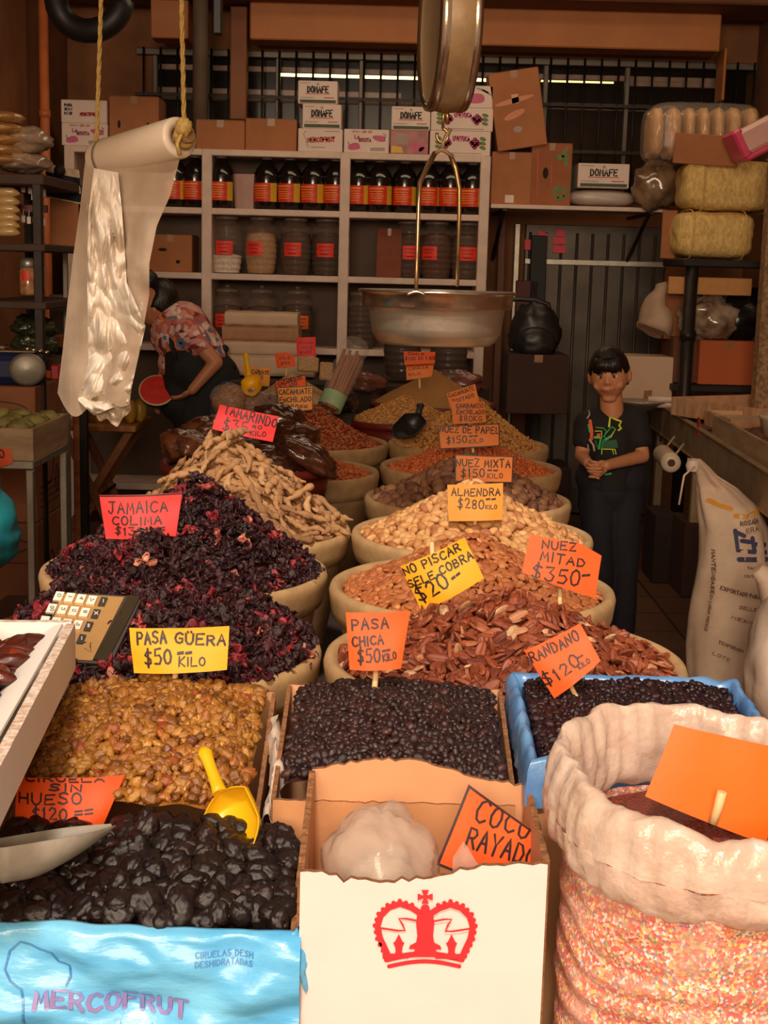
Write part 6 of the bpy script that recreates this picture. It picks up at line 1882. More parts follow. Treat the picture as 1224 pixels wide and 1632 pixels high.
for s_ in (2.78, 1.62, -.8):
    for o_ in (.03, .56):
        g = MB(); tbox(g, s_, s_ + .045, o_, o_ + .045, 0, TZ - .06, .004)
        obj('leg', g, m_lip, r, world=True, occ=True)
    g = MB(); g.tube([table_pt(s_ + .02, .05, .62), table_pt(s_ - .25, .05, TZ - .08)], .008, 6); obj('brace', g, m_lip, r, world=True)
for (px, py, w_, lb) in ((1065, 652, .05, 'small orange sticker on the metal lip of the right counter, farther of two'), (1107, 680, .06, 'red sticker on the metal lip of the right counter, nearer of two')):
    P_ = at(px, py, 6.9 if px < 1080 else 6.35)
    s_ = (P_.y - 5.0)
    g = MB(); tbox(g, s_, s_ + w_, -.0035, -.001, P_.z - .04, P_.z + .04, 0)
    for k in range(3): tbox(g, s_ + .008, s_ + w_ - .008, -.0045, -.003, P_.z - .025 + k * .022, P_.z - .018 + k * .022, 0)
    tag(obj('price_sticker', g, PAPER['orange'] if px < 1080 else pm('red_sticker', (206, 50, 34), .6, var=.1), loc=table_pt(s_, 0, P_.z), world=True), lb, 'sticker')
# wooden trays
m_wood = pm('pale_tray_wood', (208, 162, 122), .7, c2=(176, 128, 92), scale=6, stretch=(1, 6, 1), bump=.05)
m_wood_grey = pm('greyish_tray_wood', (186, 156, 122), .7, c2=(158, 130, 100), scale=6, stretch=(1, .5, 4))
def tray(label, s0, s1, o0, o1, z0, h, mat, tilt=0.0, cat='tray', th=.014):
    c = table_pt((s0 + s1) / 2, (o0 + o1) / 2, z0)
    r = thing('wooden_tray', label, cat, c, (0, 0, yaw + tilt))
    L_, W_ = s1 - s0, o1 - o0
    for sgn in (-1, 1):
        g = MB(); g.box((sgn * (W_ / 2 - th / 2), 0, h / 2), (th, L_, h), .002); obj('tray_side', g, mat, r, occ=True)
        g = MB(); g.box((0, sgn * (L_ / 2 - th / 2), h / 2), (W_ - 2 * th, th, h), .002); obj('tray_end', g, mat, r, occ=True)
    g = MB(); g.box((0, 0, .006), (W_ - th, L_ - th, .010)); obj('tray_bottom', g, mat, r)
    return r
tray('long pale wooden tray lying aslant on the far part of the right counter', 1.45, 2.05, .06, .62, TZ, .09, m_wood, .55)
tray('pale wooden tray beside the deep tray, nearer on the right counter', 1.05, 1.45, .05, .5, TZ, .07, m_wood, .1)
r = tray('deep greyish wooden tray of brown goods at the right edge of the photo', .02, 1.22, .03, .55, TZ - .019, .09, m_wood_grey)
g = MB()
g.grid(lambda u, v: Vector(((u - .5) * .48, (v - .5) * 1.15, .042 + .03 * math.sin(PI * u) * math.sin(PI * v) + .03 * abs(nz(u * 7, v * 13)) + .012 * nz(u * 20, v * 40))), 40, 80)
o = obj('dried_goods', g, pm('brown_dried_goods', (128, 82, 52), .8, c2=(84, 50, 34), scale=40, bump=.5, bscale=60)); o.matrix_world = ROOTS[r.name].copy()
tag(o, 'brown dried goods filling the deep greyish tray on the right counter', 'dried goods', kind='stuff')
c = table_pt(.62, .22, TZ + .045)
g = MB(); g.lathe([(.001, 0), (.10, 0), (.115, .07), (.12, .075), (.118, .09), (.104, .09), (.10, .03), (.001, .02)], 36)
tag(obj('bowl', g, pm('pale_bowl', (206, 184, 156), .5, var=.1), loc=c), 'pale round bowl sitting in the deep tray at the right edge', 'bowl')
# white carton, tubes
r = carton('carton', 'white carton with a strip of brown tape behind the boy, on the right counter', 'carton', 988, 527, 1075, 606, 7.45, .3, pm('cream_carton', (214, 178, 152), .7, var=.08, scale=5), z=TZ - .015, tape=False, parts=False, extra=lambda g, f3, W, H: (g.add([f3(.47, .0), f3(.62, .0), f3(.63, .33), f3(.48, .31)], [(0, 1, 2, 3)], 2), [m_tape])[1])
g = MB(); W_ = max(v.co.x for v in r.children[0].data.vertices); H_ = max(v.co.z for v in r.children[0].data.vertices)
g.sheet(lambda u, v: Vector((-W_ - .10 * u, -.15 + .28 * v, H_ - .012 - .05 * u)), 5, 5, .004); obj('open_flap', g, pm('cream_carton', (0, 0, 0)), r)
for (a, b_, lb) in (((1050, 606), (1082, 611), 'white cardboard tube lying on the right counter before the white carton, upper of two'), ((1046, 613), (1074, 617), 'shiny pale tube lying on the right counter, lower of two')):
    P0, P1 = at(*a, 7.25), at(*b_, 7.2)
    P0.z = P1.z = TZ + .012 + (.03 if a[1] < 610 else 0)
    g = MB(); g.tube([P0 - Vector((.05, 0, 0)), P1 + Vector((.08, 0, 0))], .014, 14); tag(obj('paper_tube', g, m_wcart, loc=P0, world=True), lb, 'tube')
q = at(1000, 617, 7.2)
g = MB(); g.lathe([(.001, 0), (.06, 0), (.10, .03), (.13, .045), (.128, .05), (.09, .035), (.001, .01)], 36)
tag(obj('metal_dish', g, m_alu, loc=(q.x + .08, 7.25, TZ - .018)), 'shallow shiny metal dish behind the boy\'s shoulder', 'dish')
# roll under the counter
P0, P1 = at(1056, 724, 6.5), at(1070, 738, 6.2)
ax = (P1 - P0).normalized()
r = thing('film_roll', 'white roll of film with a brown core fixed under the right counter', 'roll', P1)
u_, w_ = frame_of(ax)
g = MB(); vs = []
st = [(-.0, .014), (-.0, .034), (-.04, .036), (-.30, .036), (-.32, .034), (-.32, .014)]
for t, rd in st: vs += [P1 + ax * t + (u_ * math.cos(2 * PI * k / 28) + w_ * math.sin(2 * PI * k / 28)) * rd * 1.25 for k in range(28)]
g.add(vs, [(i * 28 + k, i * 28 + (k + 1) % 28, (i + 1) * 28 + (k + 1) % 28, (i + 1) * 28 + k) for i in range(len(st) - 1) for k in range(28)], 0, True); obj('film', g, m_roll, r, world=True)
g = MB(); g.tube([P1 - ax * .36, P1 - ax * .004], .019, 16); obj('core', g, pm('core_brown', (90, 56, 40), .8, var=.1), r, world=True)
g = MB()
for t in (-.34, -.05): g.tube([P1 + ax * t, Vector(((P1 + ax * t).x + .06, (P1 + ax * t).y, TZ - .07))], .006, 6)
obj('roll_hanger', g, m_lip, r, world=True)

# ---- rack of packs in the back right corner
RKY = 7.35
def rx_(px, Y=RKY): return at(px, 330, Y).x
pz = at(1140, 414, RKY).z
r = thing('storage_rack', 'dark steel rack in the right corner holding the yellow bales', 'rack', (1.95, RKY + .25, 0))
g = MB(); g.tube([(rx_(1108), RKY - .02, 0), (rx_(1108), RKY - .02, pz)], .034, 14); g.tube([(rx_(1108), RKY - .02, 1.22), (rx_(1108), RKY - .02, 1.27)], .042, 14); obj('post', g, m_steel_dark, r, world=True, occ=True)
g = MB(); g.box((2.2, RKY + .5, pz / 2), (.05, .05, pz), .004); obj('post', g, m_steel_dark, r, world=True)
g = MB(); g.box((1.88, RKY + .22, pz - .02), (.72, .55, .035), .004); obj('rack_shelf', g, m_dark, r, world=True, occ=True)
zlow = at(1140, 614, RKY).z
g = MB(); g.box((1.88, RKY + .25, zlow - .02), (.72, .5, .035), .004); obj('rack_shelf', g, m_dark, r, world=True, occ=True)
m_bale = pm('yellow_fibre_bale', (240, 206, 132), .8, c2=(210, 172, 100), scale=60, bump=.5, bscale=90, stretch=(1, 1, .5))
def bale(a, b_, c, d, Y, dep, label, z=None, mat=m_bale, seed=1):
    A, B = at(a, d, Y), at(c, b_, Y)
    zb = A.z if z is None else z
    cc_ = Vector(((A.x + B.x) / 2, Y + dep / 2, (zb + B.z) / 2))
    g = MB()
    g.ell((0, 0, 0), ((B.x - A.x) / 2, dep / 2, (B.z - zb) / 2), 56, 28, fn=lambda dd: (abs(dd.x) ** 5 + abs(dd.y) ** 5 + abs(dd.z) ** 5 + 1e-6) ** (-1 / 5) * .93 + .05 * nz(dd.x * 3 + seed, dd.y * 3, dd.z * 3) + .02 * nz(dd.x * 12, dd.y * 12 + seed, dd.z * 12))
    r = thing('fibre_bale', label, 'bale', cc_ - Vector((0, 0, (B.z - zb) / 2)))
    g.V = [(v[0], v[1], v[2] + (B.z - zb) / 2) for v in g.V]
    obj('bale_body', g, mat, r, occ=True)
    gg = MB()
    for s_ in (-.3, .32):
        h_, w2, d2 = (B.z - zb) / 2, (B.x - A.x) / 2, dep / 2
        gg.tube([((B.x - A.x) * s_, d2 * 1.0 * math.cos(t) * (abs(math.cos(t)) ** 4 + abs(math.sin(t)) ** 4) ** -.25, h_ + h_ * 1.0 * math.sin(t) * (abs(math.cos(t)) ** 4 + abs(math.sin(t)) ** 4) ** -.25) for t in [k * 2 * PI / 28 for k in range(29)]], .004, 6)
    obj('twine', gg, m_bale, r)
    return r
b1 = bale(1076, 335, 1216, 413, RKY - .02, .42, 'lower of two yellow fibre bales on the dark rack', z=pz + .001, seed=2)
b2 = bale(1087, 252, 1262, 336, RKY - .02, .42, 'upper yellow fibre bale lying on the other bale, under the wrapped loaves', seed=5)
m_noodle = pm('noodle_pack', (226, 176, 116), .5, c2=(190, 136, 82), scale=50, stretch=(1, 1, .3), bump=.4, bscale=70, coat=.5)
z0 = at(1130, 250, RKY).z
for k, (px0, px1) in enumerate(((1038, 1066), (1064, 1094), (1092, 1116), (1114, 1140), (1138, 1163), (1161, 1190), (1188, 1218))):
    A, B = at(px0, 250, RKY + .02), at(px1, 166, RKY + .02)
    g = MB()
    g.ell((0, 0, (B.z - A.z) / 2), ((B.x - A.x) / 2 * 1.06, .16, (B.z - A.z) / 2), 28, 24, fn=lambda dd: (abs(dd.x) ** 3 + abs(dd.y) ** 4 + abs(dd.z) ** 4 + 1e-6) ** (-1 / 4) * .96 + .05 * nz(dd.x * 3 + k, dd.y * 3, dd.z * 4))
    tag(obj('noodle_bundle', g, m_noodle, loc=((A.x + B.x) / 2, RKY + .2, A.z), occ=True), 'plump tan wrapped bundle, number %s from the left on top of the yellow bales' % ('one two three four five six seven'.split()[k]), 'bundle', 'wrapped tan bundles on top of the bales')
g = MB(); A, B = at(1036, 254, RKY - .03), at(1222, 163, RKY - .03)
g.ell(((A.x + B.x) / 2, RKY + .19, (A.z + B.z) / 2), ((B.x - A.x) / 2 * 1.03, .205, (B.z - A.z) / 2 * 1.06), 60, 26, fn=lambda dd: (abs(dd.x) ** 6 + abs(dd.y) ** 6 + abs(dd.z) ** 6 + 1e-6) ** (-1 / 6) * .97 + .02 * nz(dd.x * 6, dd.y * 6, dd.z * 6))
tag(obj('clear_wrap', g, m_clear, loc=((A.x + B.x) / 2, RKY + .19, A.z), world=True), 'clear plastic wrapped round the row of tan bundles', 'plastic wrap')
def slab(name, label, cat, a, b_, c, d, Y, th, mat, tilt=0.0, z=None):
    A, B = at(a, d, Y), at(c, b_, Y)
    g = MB(); g.box((0, 0, (B.z - A.z) / 2), (B.x - A.x, th, B.z - A.z), .003)
    o = tag(obj(name, g, mat, loc=((A.x + B.x) / 2, Y, A.z if z is None else z), occ=True), label, cat)
    o.rotation_euler = (0, tilt, 0)
    return o
slab('cardboard_strip', 'brown cardboard strip in front of the wrapped tan bundles', 'cardboard', 1072, 216, 1178, 262, RKY - .06, .02, m_carton, .04)
# pink pack at the frame edge, nearer
A = at(1205, 218, 7.0)
r = thing('pink_pack', 'bright pink and pale wrapped pack cut by the right edge, above the bales', 'pack', A)
g = MB(); g.box((.06, .1, .0), (.30, .22, .13), .02, mat=Matrix.Rotation(-.5, 4, 'Y')); obj('pack_body', g, pm('pale_pink_wrap', (226, 176, 166), .3, var=.1, scale=8, bump=.2), r)
g = MB(); g.box((-.075, .1, -.0), (.05, .225, .15), .012, mat=Matrix.Rotation(-.5, 4, 'Y')); g.box((.04, .1, -.075), (.26, .225, .03), .01, mat=Matrix.Rotation(-.5, 4, 'Y')); obj('pink_end', g, pm('hot_pink_wrap', (228, 70, 110), .35, var=.1), r)
# stuff under the rack shelf
slab('cardboard_strip', 'tan cardboard strip tucked under the rack shelf', 'cardboard', 1064, 446, 1198, 470, RKY + .05, .03, pm('light_carton', (206, 148, 88), .8, var=.1), 0, at(1130, 470, RKY).z)
carton('carton', 'orange-brown carton on the lower rack shelf, right of the dark post', 'carton', 1114, 543, 1209, 613, RKY + .02, .3, pm('orange_carton', (190, 96, 52), .8, var=.1, scale=4), z=zlow + .001)
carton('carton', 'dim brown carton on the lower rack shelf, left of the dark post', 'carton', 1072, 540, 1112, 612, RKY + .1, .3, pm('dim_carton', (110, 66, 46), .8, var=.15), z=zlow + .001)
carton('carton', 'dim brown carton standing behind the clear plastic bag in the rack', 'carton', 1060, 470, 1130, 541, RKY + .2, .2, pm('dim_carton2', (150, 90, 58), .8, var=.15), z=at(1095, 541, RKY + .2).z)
def bag_at(name, label, cat, px, py, Y, rx, ry, rz, mat, seed, amp=.25):
    return tag(obj(name, lumpy((0, 0, 0), (rx, ry, rz), seed, amp), mat, loc=at(px, py, Y), occ=False), label, cat)
bag_at('clear_bag', 'crinkled clear plastic bag of white goods on the orange-brown carton', 'plastic bag', 1128, 507, RKY + .1, .16, .12, .12, pm('crinkled_clear', (190, 168, 146), .1, c2=(120, 92, 74), scale=8, coat=.8, spec=.9, bump=.5, bscale=18, alpha=.85), 71)
bag_at('black_bag', 'black plastic bag bulging at the right of the crinkled clear bag', 'plastic bag', 1182, 500, RKY + .16, .15, .12, .14, pm('black_bin_bag', (24, 21, 21), .25, var=.2, bump=.4, bscale=20), 72)
g = MB()
A = at(1040, 528, 7.6); B = at(1052, 452, 7.65)
g.tube([A.lerp(B, t) + Vector((.012 * math.sin(t * 9), 0, 0)) for t in [k / 10 for k in range(11)]], [.125, .128, .12, .11, .10, .09, .08, .068, .055, .048, .035], 20, sq=(1, .7))
g.V = [tuple(Vector(v) + Vector((1, .4, .5)) * .02 * nz(v[0] * 14, v[1] * 14, v[2] * 9)) for v in g.V]
tag(obj('cream_sack', g, pm('cream_sack', (190, 160, 134), .7, var=.15, scale=9, bump=.3, bscale=16), loc=A, world=True), 'slumped cream sack standing behind the white taped carton', 'sack')
bag_at('clear_bag', 'dusty clear bag of pale goods at the right end of the plank shelf', 'plastic bag', 1044, 296, 8.05, .13, .10, .14, pm('dusty_clear', (170, 138, 108), .15, c2=(110, 80, 60), scale=7, coat=.7, bump=.5, bscale=16, alpha=.9), 75, .2)
g = MB()
P_ = at(1214, 520, 6.9)
g.box((P_.x + .05, 6.95, 1.1), (.11, .11, 2.2), .012)
col = struct('column_2', g, pm('rust_speckled_column', (172, 138, 98), .7, c2=(120, 86, 58), scale=45, bump=.1))  # square rust-speckled column in front of the rack
slab('cardboard_strip', 'brown cardboard upright left of the lower bale, behind the dark rack post', 'cardboard', 1052, 336, 1080, 412, RKY + .25, .02, m_carton, 0, at(1066, 412, RKY + .25).z)
# pink paper notes on the door
for (a, b_, c, d, lb) in ((836, 382, 851, 398, 'faded pink note on the metal door, lowest and leftmost'), (856, 366, 874, 389, 'pink note with a slanted top on the metal door, second from left'), (886, 366, 900, 377, 'small pink note on the metal door, topmost at the right'), (881, 378, 902, 389, 'pink note on the metal door, middle of the right column'), (881, 391, 902, 403, 'pale pink note on the metal door, bottom of the right column')):
    A, B = at(a, d, YB - .085), at(c, b_, YB - .085)
    g = MB(); g.sheet(lambda u, v: Vector((A.x + (B.x - A.x) * u, YB - .085 + .004 * nz(u * 3, v * 3), A.z + (B.z - A.z) * v * (1 - (.3 * u if 'slanted' in lb else 0)))), 6, 6, .0008)
    tag(obj('paper_note', g, pm('pink_note', (244, 86, 96), .6, var=.06), loc=A, world=True), lb, 'paper note')
# black backpack on dark cartons
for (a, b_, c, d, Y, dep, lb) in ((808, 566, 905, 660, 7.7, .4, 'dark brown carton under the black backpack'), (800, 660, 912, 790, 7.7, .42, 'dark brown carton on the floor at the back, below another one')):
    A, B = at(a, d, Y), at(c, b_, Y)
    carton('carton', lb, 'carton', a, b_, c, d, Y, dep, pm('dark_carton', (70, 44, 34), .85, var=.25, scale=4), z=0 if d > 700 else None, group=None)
c = at(852, 530, 7.85)
r = thing('backpack', 'black backpack with a stiff top handle on the dark cartons at the back', 'backpack', c)
g = lumpy((0, 0, 0), (.15, .10, .17), 81, .14); obj('pack_body', g, m_black, r)
g = MB(); g.tube([Vector((-.20, 0, .17)), Vector((-.1, 0, .185)), Vector((.0, 0, .18)), Vector((.07, 0, .16)), Vector((.085, 0, .10)), Vector((.07, 0, .04))], .014, 10); obj('pack_handle', g, m_black, r)
g = lumpy((0, -.1, -.05), (.11, .05, .09), 83, .1); obj('front_pocket', g, m_black, r)
# tall dark boards leaning next to the shelves
for (px, w_, col_, lb, zt_) in ((800, .045, (120, 70, 44), 'brown wooden board leaning beside the white shelf unit', 1.9), (845, .14, (96, 34, 26), 'dark red board leaning against the metal door', 1.5), (862, .10, (30, 24, 22), 'black board leaning against the metal door beside the red one', 1.78)):
    x = at(px, 450, 8.6).x
    g = MB(); g.box((0, 0, zt_ / 2), (w_, .03, zt_), .004)
    o = tag(obj('leaning_board', g, pm('board_%d_%d' % (px, col_[0]), col_, .6, var=.2, scale=8), loc=(x, 8.66 if px < 820 else 8.72, 0)), lb, 'board')
    o.rotation_euler = (-.05, 0, 0)

# ---- white woven sacks standing on the floor at the right
m_sack = pm('woven_white_sack', (226, 200, 178), .7, c2=(206, 178, 156), scale=7, bump=.2, bscale=18)
m_sprint = pm('navy_sack_print', (70, 70, 104), .7, var=.2, scale=60)
m_sprint2 = pm('brown_sack_print', (110, 70, 60), .7, var=.2, scale=60)
m_syel = pm('yellow_sack_print', (226, 160, 40), .7, var=.1)
def sack(label, px_base, Y, base_w, rows, prints, yaw_=0, tag_w=None):
    pass
SK = [  # py, left px, right px, Y
    (732, 1099, 1116, 5.00), (745, 1103, 1130, 5.02), (760, 1112, 1146, 5.04), (780, 1117, 1180, 5.04), (810, 1119, 1212, 5.0), (850, 1125, 1236, 4.96), (900, 1122, 1244, 4.93), (950, 1117, 1246, 4.9), (1000, 1110, 1246, 4.86), (1040, 1106, 1244, 4.84), (1090, 1108, 1240, 4.8), (1140, 1120, 1232, 4.76)]
def skf(u, v, o=0.0):
    s_ = v * (len(SK) - 1); i = min(len(SK) - 2, int(s_)); f = s_ - i
    py, l_, r_, Y = [SK[i][k] + (SK[i + 1][k] - SK[i][k]) * f for k in range(4)]
    a, b_ = at(l_, py, Y), at(r_, py, Y)
    c_ = (a + b_) / 2; rx = (b_.x - a.x) / 2
    t = 2 * PI * u
    ry = min(.19, rx * .8)
    fold = .012 * math.sin(t * 5 + 3 * nz(v * 2, 1)) * max(0, 1 - v * 1.6) + .012 * nz(math.cos(t) * 2.5, math.sin(t) * 2.5, v * 6)
    k = 1 + fold / max(rx, .05) + o / max(rx, .05)
    zz = max(.004, c_.z - (at(1170, 1140, 4.76).z - .004) * v)
    return Vector((c_.x + rx * k * math.cos(t), c_.y + ry + ry * k * math.sin(t), zz))
r = thing('grain_sack', 'white woven sack with navy printing and a twisted top on the floor at the right', 'sack', skf(.5, 1.0))
g = MB(); g.grid(lambda u, v: skf(u, v), 72, 80, close_u=True, flip=True)
n_ = len(g.V); g.F.append(list(range(n_ - 72, n_))); g.M.append(0); g.S.append(False); g.F.append(list(range(72))); g.M.append(0); g.S.append(False)
# printing on the sack: find the front surface under a photo pixel
def uv_of(px, py):
    v = None
    for i in range(len(SK) - 1):
        if SK[i][0] <= py <= SK[i + 1][0]:
            f = (py - SK[i][0]) / (SK[i + 1][0] - SK[i][0]); v = (i + f) / (len(SK) - 1)
            l_, r_ = SK[i][1] + (SK[i + 1][1] - SK[i][1]) * f, SK[i][2] + (SK[i + 1][2] - SK[i][2]) * f
    if v is None: v = 0 if py < SK[0][0] else 1; l_, r_ = SK[-1][1:3]
    c_ = max(-.98, min(.98, ((px - l_) / (r_ - l_)) * 2 - 1))
    return 1 - math.acos(c_) / (2 * PI), v
S3 = lambda X, Y: skf(*uv_of(X, Y), .004)
def stxt(s, a, b_, h, w_, m):
    dx, dy = b_[0] - a[0], b_[1] - a[1]; L_ = math.hypot(dx, dy); ex, ey = (dx / L_, dy / L_), (dy / L_, -dx / L_)
    ink(g, [[(a[0] + x * ex[0] + y * ey[0], a[1] + x * ex[1] + y * ey[1]) for x, y in pl] for pl in strokes_of(s, 0, 0, h, L_, jit=.02)], w_, S3, m)
ink(g, [[(1133, 799), (1146, 806), (1165, 811)]], 7, S3, 3)
ink(g, [[(1172, 822), (1190, 824), (1212, 818)]], 8, S3, 3)
stxt('ROSADA', (1180, 838), (1214, 834), 7, 1.6, 2); stxt('ERA', (1190, 850), (1210, 846), 7, 1.2, 2)
for pl in ([(1172, 846), (1176, 878), (1224, 882)], [(1172, 848), (1186, 854)], [(1182, 862), (1196, 864)], [(1200, 858), (1204, 880)], [(1206, 868), (1224, 870)]):
    ink(g, [pl], 7, S3, 1)
ink(g, [[(1178, 892), (1224, 893)]], 8, S3, 1)
stxt('MANTENGASE', (1139, 880), (1137, 950), 5, 1.6, 2); stxt('EN LUGAR FRESCO', (1137, 952), (1128, 1010), 4, 1.0, 2)
stxt('TAMPICO', (1192, 908), (1222, 908), 4, 1.2, 2); stxt('CONTENIDO', (1186, 920), (1222, 924), 4, 1.0, 2)
stxt('EXPORTADO PARA', (1150, 942), (1212, 956), 6, 1.5, 2); stxt('SELLSEC', (1178, 970), (1218, 978), 5, 1.2, 2); stxt('MEXICO', (1166, 986), (1210, 1000), 5, 1.2, 2)
stxt('TEMPORADA', (1146, 1028), (1184, 1040), 5, 1.2, 2); stxt('LOTE', (1138, 1046), (1162, 1056), 5, 1, 2)
obj('sack_body', g, [m_sack, m_sprint, m_sprint2, m_syel], r, world=True, occ=True)
g = MB(); A = at(1104, 742, 5.02)
g.lathe([(.020, -.02), (.026, 0), (.020, .02)], 20, tuple(A)); 
g.tube([A + Vector((0, -.03, 0)), A + Vector((-.04, -.05, -.03)), A + Vector((-.05, -.04, -.14))], .004, 6); obj('tie_string', g, m_wcart, r, world=True)
g = lumpy((0, 0, .30), (.17, .17, .30), 91, .12)
P_ = at(1275, 1130, 4.6)
g.V = [(v[0], v[1], max(.002, v[2])) for v in g.V]
tag(obj('grain_sack', g, m_sack, loc=(at(1262, 1000, 4.45).x, 4.35, 0)), 'second white sack in front of the printed one, cut by the right edge', 'sack')
g = MB()
A = at(1207, 905, 4.4)
g.tube([A, A + Vector((.03, .0, -.03)), A + Vector((.09, .02, -.12)), A + Vector((.16, .03, -.26)), A + Vector((.2, .03, -.5))], [.022, .035, .06, .11, .13], 20)
g.V = [tuple(Vector(v) + Vector((1, 1, 1)) * .008 * nz(v[0] * 18, v[1] * 18, v[2] * 14)) for v in g.V]
tag(obj('white_bag', g, m_sack, loc=A, world=True), 'pinched corner of a white bag poking in at the right edge over the sacks', 'bag')
# crates under the counter
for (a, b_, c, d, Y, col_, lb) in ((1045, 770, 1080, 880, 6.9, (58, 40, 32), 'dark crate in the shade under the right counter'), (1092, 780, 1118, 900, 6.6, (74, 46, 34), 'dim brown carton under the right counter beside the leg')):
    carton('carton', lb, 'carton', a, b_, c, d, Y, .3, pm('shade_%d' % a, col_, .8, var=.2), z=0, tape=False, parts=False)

# ================================================================ LEFT SIDE
# dark shelving on the left wall
LX0 = XL + .002
def lx(px, Y): return at(px, 400, Y).x
r = thing('side_shelf', 'dark shelving on the left wall with packs on top and tagged goods below', 'shelf', (-1.5, 5.75, 0))
zt_ = at(40, 282, 5.6).z
g = MB(); g.box((-1.47, 5.8, zt_ - .02), (.28, .8, .04), .004); obj('shelf_board', g, pm('dark_wood', (70, 46, 34), .7, var=.2, scale=8), r, world=True)
g = MB(); g.box((-1.47, 5.8, at(40, 395, 5.6).z), (.28, .8, .03), .004); obj('shelf_board', g, pm('dark_wood', (70, 46, 34)), r, world=True)
g = MB(); g.box((-1.47, 5.8, at(40, 478, 5.6).z - .015), (.28, .8, .03), .004); obj('shelf_board', g, pm('dark_wood', (70, 46, 34)), r, world=True)
for y in (5.42, 6.18):
    g = MB(); g.box((-1.36, y, zt_ / 2), (.035, .035, zt_), .003); obj('post', g, m_steel_dark, r, world=True)
    g = MB(); g.box((-1.59, y, zt_ / 2), (.035, .035, zt_), .003); obj('post', g, m_steel_dark, r, world=True)
for (y0, lb) in ((291, 'red_rail'), (332, 'red_rail')):
    A, B = at(30, y0, 5.62), at(76, y0 + 6, 5.62)
    g = MB(); g.box(((A.x + B.x) / 2, 5.62, A.z), (B.x - A.x, .02, .03), .002); obj(lb, g, pm('dark_red_rail', (96, 24, 22), .5, var=.1), r, world=True)
for k, (px, py) in enumerate(((37, 301), (48, 303), (53, 313), (70, 308), (37, 349), (46, 351), (55, 350), (69, 354))):
    A = at(px, py, 5.60)
    g = MB(); g.box((0, 0, 0), (.016, .003, .028), .001); g.tube([(0, 0, .014), (0, .01, .04)], .0015, 5)
    tag(obj('price_tag', g, m_wcart, loc=A), 'tiny white tag hanging from the dark red rails at the left', 'tag', 'white tags on the dark rails')
# packs on top
m_cellpack = pm('cloudy_pack', (178, 152, 128), .25, c2=(126, 98, 76), scale=7, coat=.5, bump=.35, bscale=14)
for (px, py, rx, ry, rz, mt, lb) in ((42, 225, .10, .12, .055, m_cellpack, 'cloudy plastic pack on the dark left shelf, upper of two'), (38, 260, .10, .14, .045, m_cellpack, 'cloudy plastic pack on the dark left shelf, lower of two')):
    bag_at('plastic_pack', lb, 'pack', px, py, 5.62, rx, ry, rz, mt, int(py), .18)
for k, py in enumerate((188, 206, 224, 240, 256)):
    A = at(4, py, 5.55)
    g = lumpy((0, 0, 0), (.09, .10, .026), k + 60, .1)
    tag(obj('snack_pack', g, pm('tan_snack_pack', (196, 146, 88), .3, c2=(150, 104, 60), scale=14, coat=.4), loc=A), 'flat tan snack pack in the pile at the left edge, %s from the top' % ('topmost', 'second', 'third', 'fourth', 'fifth')[k], 'pack', 'tan snack packs at the left edge')
for k, py in enumerate((306, 320, 333, 346, 358, 369)):
    A = at(8, py, 5.5)
    g = MB(); g.tube([A + Vector((-.09, 0, 0)), A + Vector((.03, 0, 0)), A + Vector((.046, 0, -.004)), A + Vector((.058, 0, -.006))], [.020, .019, .012, .004], 14)
    tag(obj('snack_tube', g, pm('cream_snack_tube', (206, 170, 112), .3, c2=(176, 134, 82), scale=20, coat=.3), loc=A, world=True), 'cream plastic tube of sweets hanging at the left edge, %s of six from the top' % ('first', 'second', 'third', 'fourth', 'fifth', 'last')[k], 'sweets', 'cream sweet tubes at the left edge')
# glass jar, white slip
A = at(46, 470, 5.58)
r = thing('lidded_jar', 'clear jar with a pale metal lid and a red label on the dark left shelf', 'jar', A)
g = MB(); g.lathe([(.001, 0), (.033, 0), (.035, .01), (.035, .095), (.03, .105)], 24); obj('jar_body', g, pm('jar_of_sweets', (196, 150, 106), .15, c2=(150, 92, 56), scale=30, coat=.6), r)
g = MB(); g.lathe([(.03, .105), (.033, .107), (.033, .145), (.001, .147)], 24); obj('jar_lid', g, m_alu, r)
g = MB(); g.grid(lambda u, v: Vector((.0362 * math.cos(math.radians(235 + 55 * u)), .0362 * math.sin(math.radians(235 + 55 * u)), .055 + .04 * v)), 10, 3); obj('jar_label', g, m_jlab, r)
slab('paper_slip', 'narrow white slip standing beside the lidded jar at the left', 'slip', 64, 424, 71, 461, 5.62, .004, m_wcart)
# green leafy bags
for k, (px, py, s_, lb) in enumerate(((46, 520, 1, 'dark green bag of leaves on the left, upper left of four'), (66, 524, .9, 'dark green bag of leaves on the left, upper right of four'), (44, 548, 1, 'dark green bag of leaves on the left, lower left of four'), (66, 550, .95, 'dark green bag of leaves on the left, lower right of four'))):
    bag_at('leaf_bag', lb, 'leaf bag', px, py, 5.75, .065 * s_, .06, .045, pm('dark_leaf_bag', (64, 70, 44), .3, c2=(36, 40, 28), scale=30, bump=.5, bscale=40, coat=.4), 40 + k, .3)
g = MB(); c = at(55, 566, 5.75); g.box((c.x, 5.78, c.z - .03), (.26, .24, .05), .004)
tag(obj('leaf_tray', g, pm('dark_wood', (70, 46, 34)), loc=(c.x, 5.78, c.z - .055), world=True), 'dark board under the green leaf bags at the left', 'board')
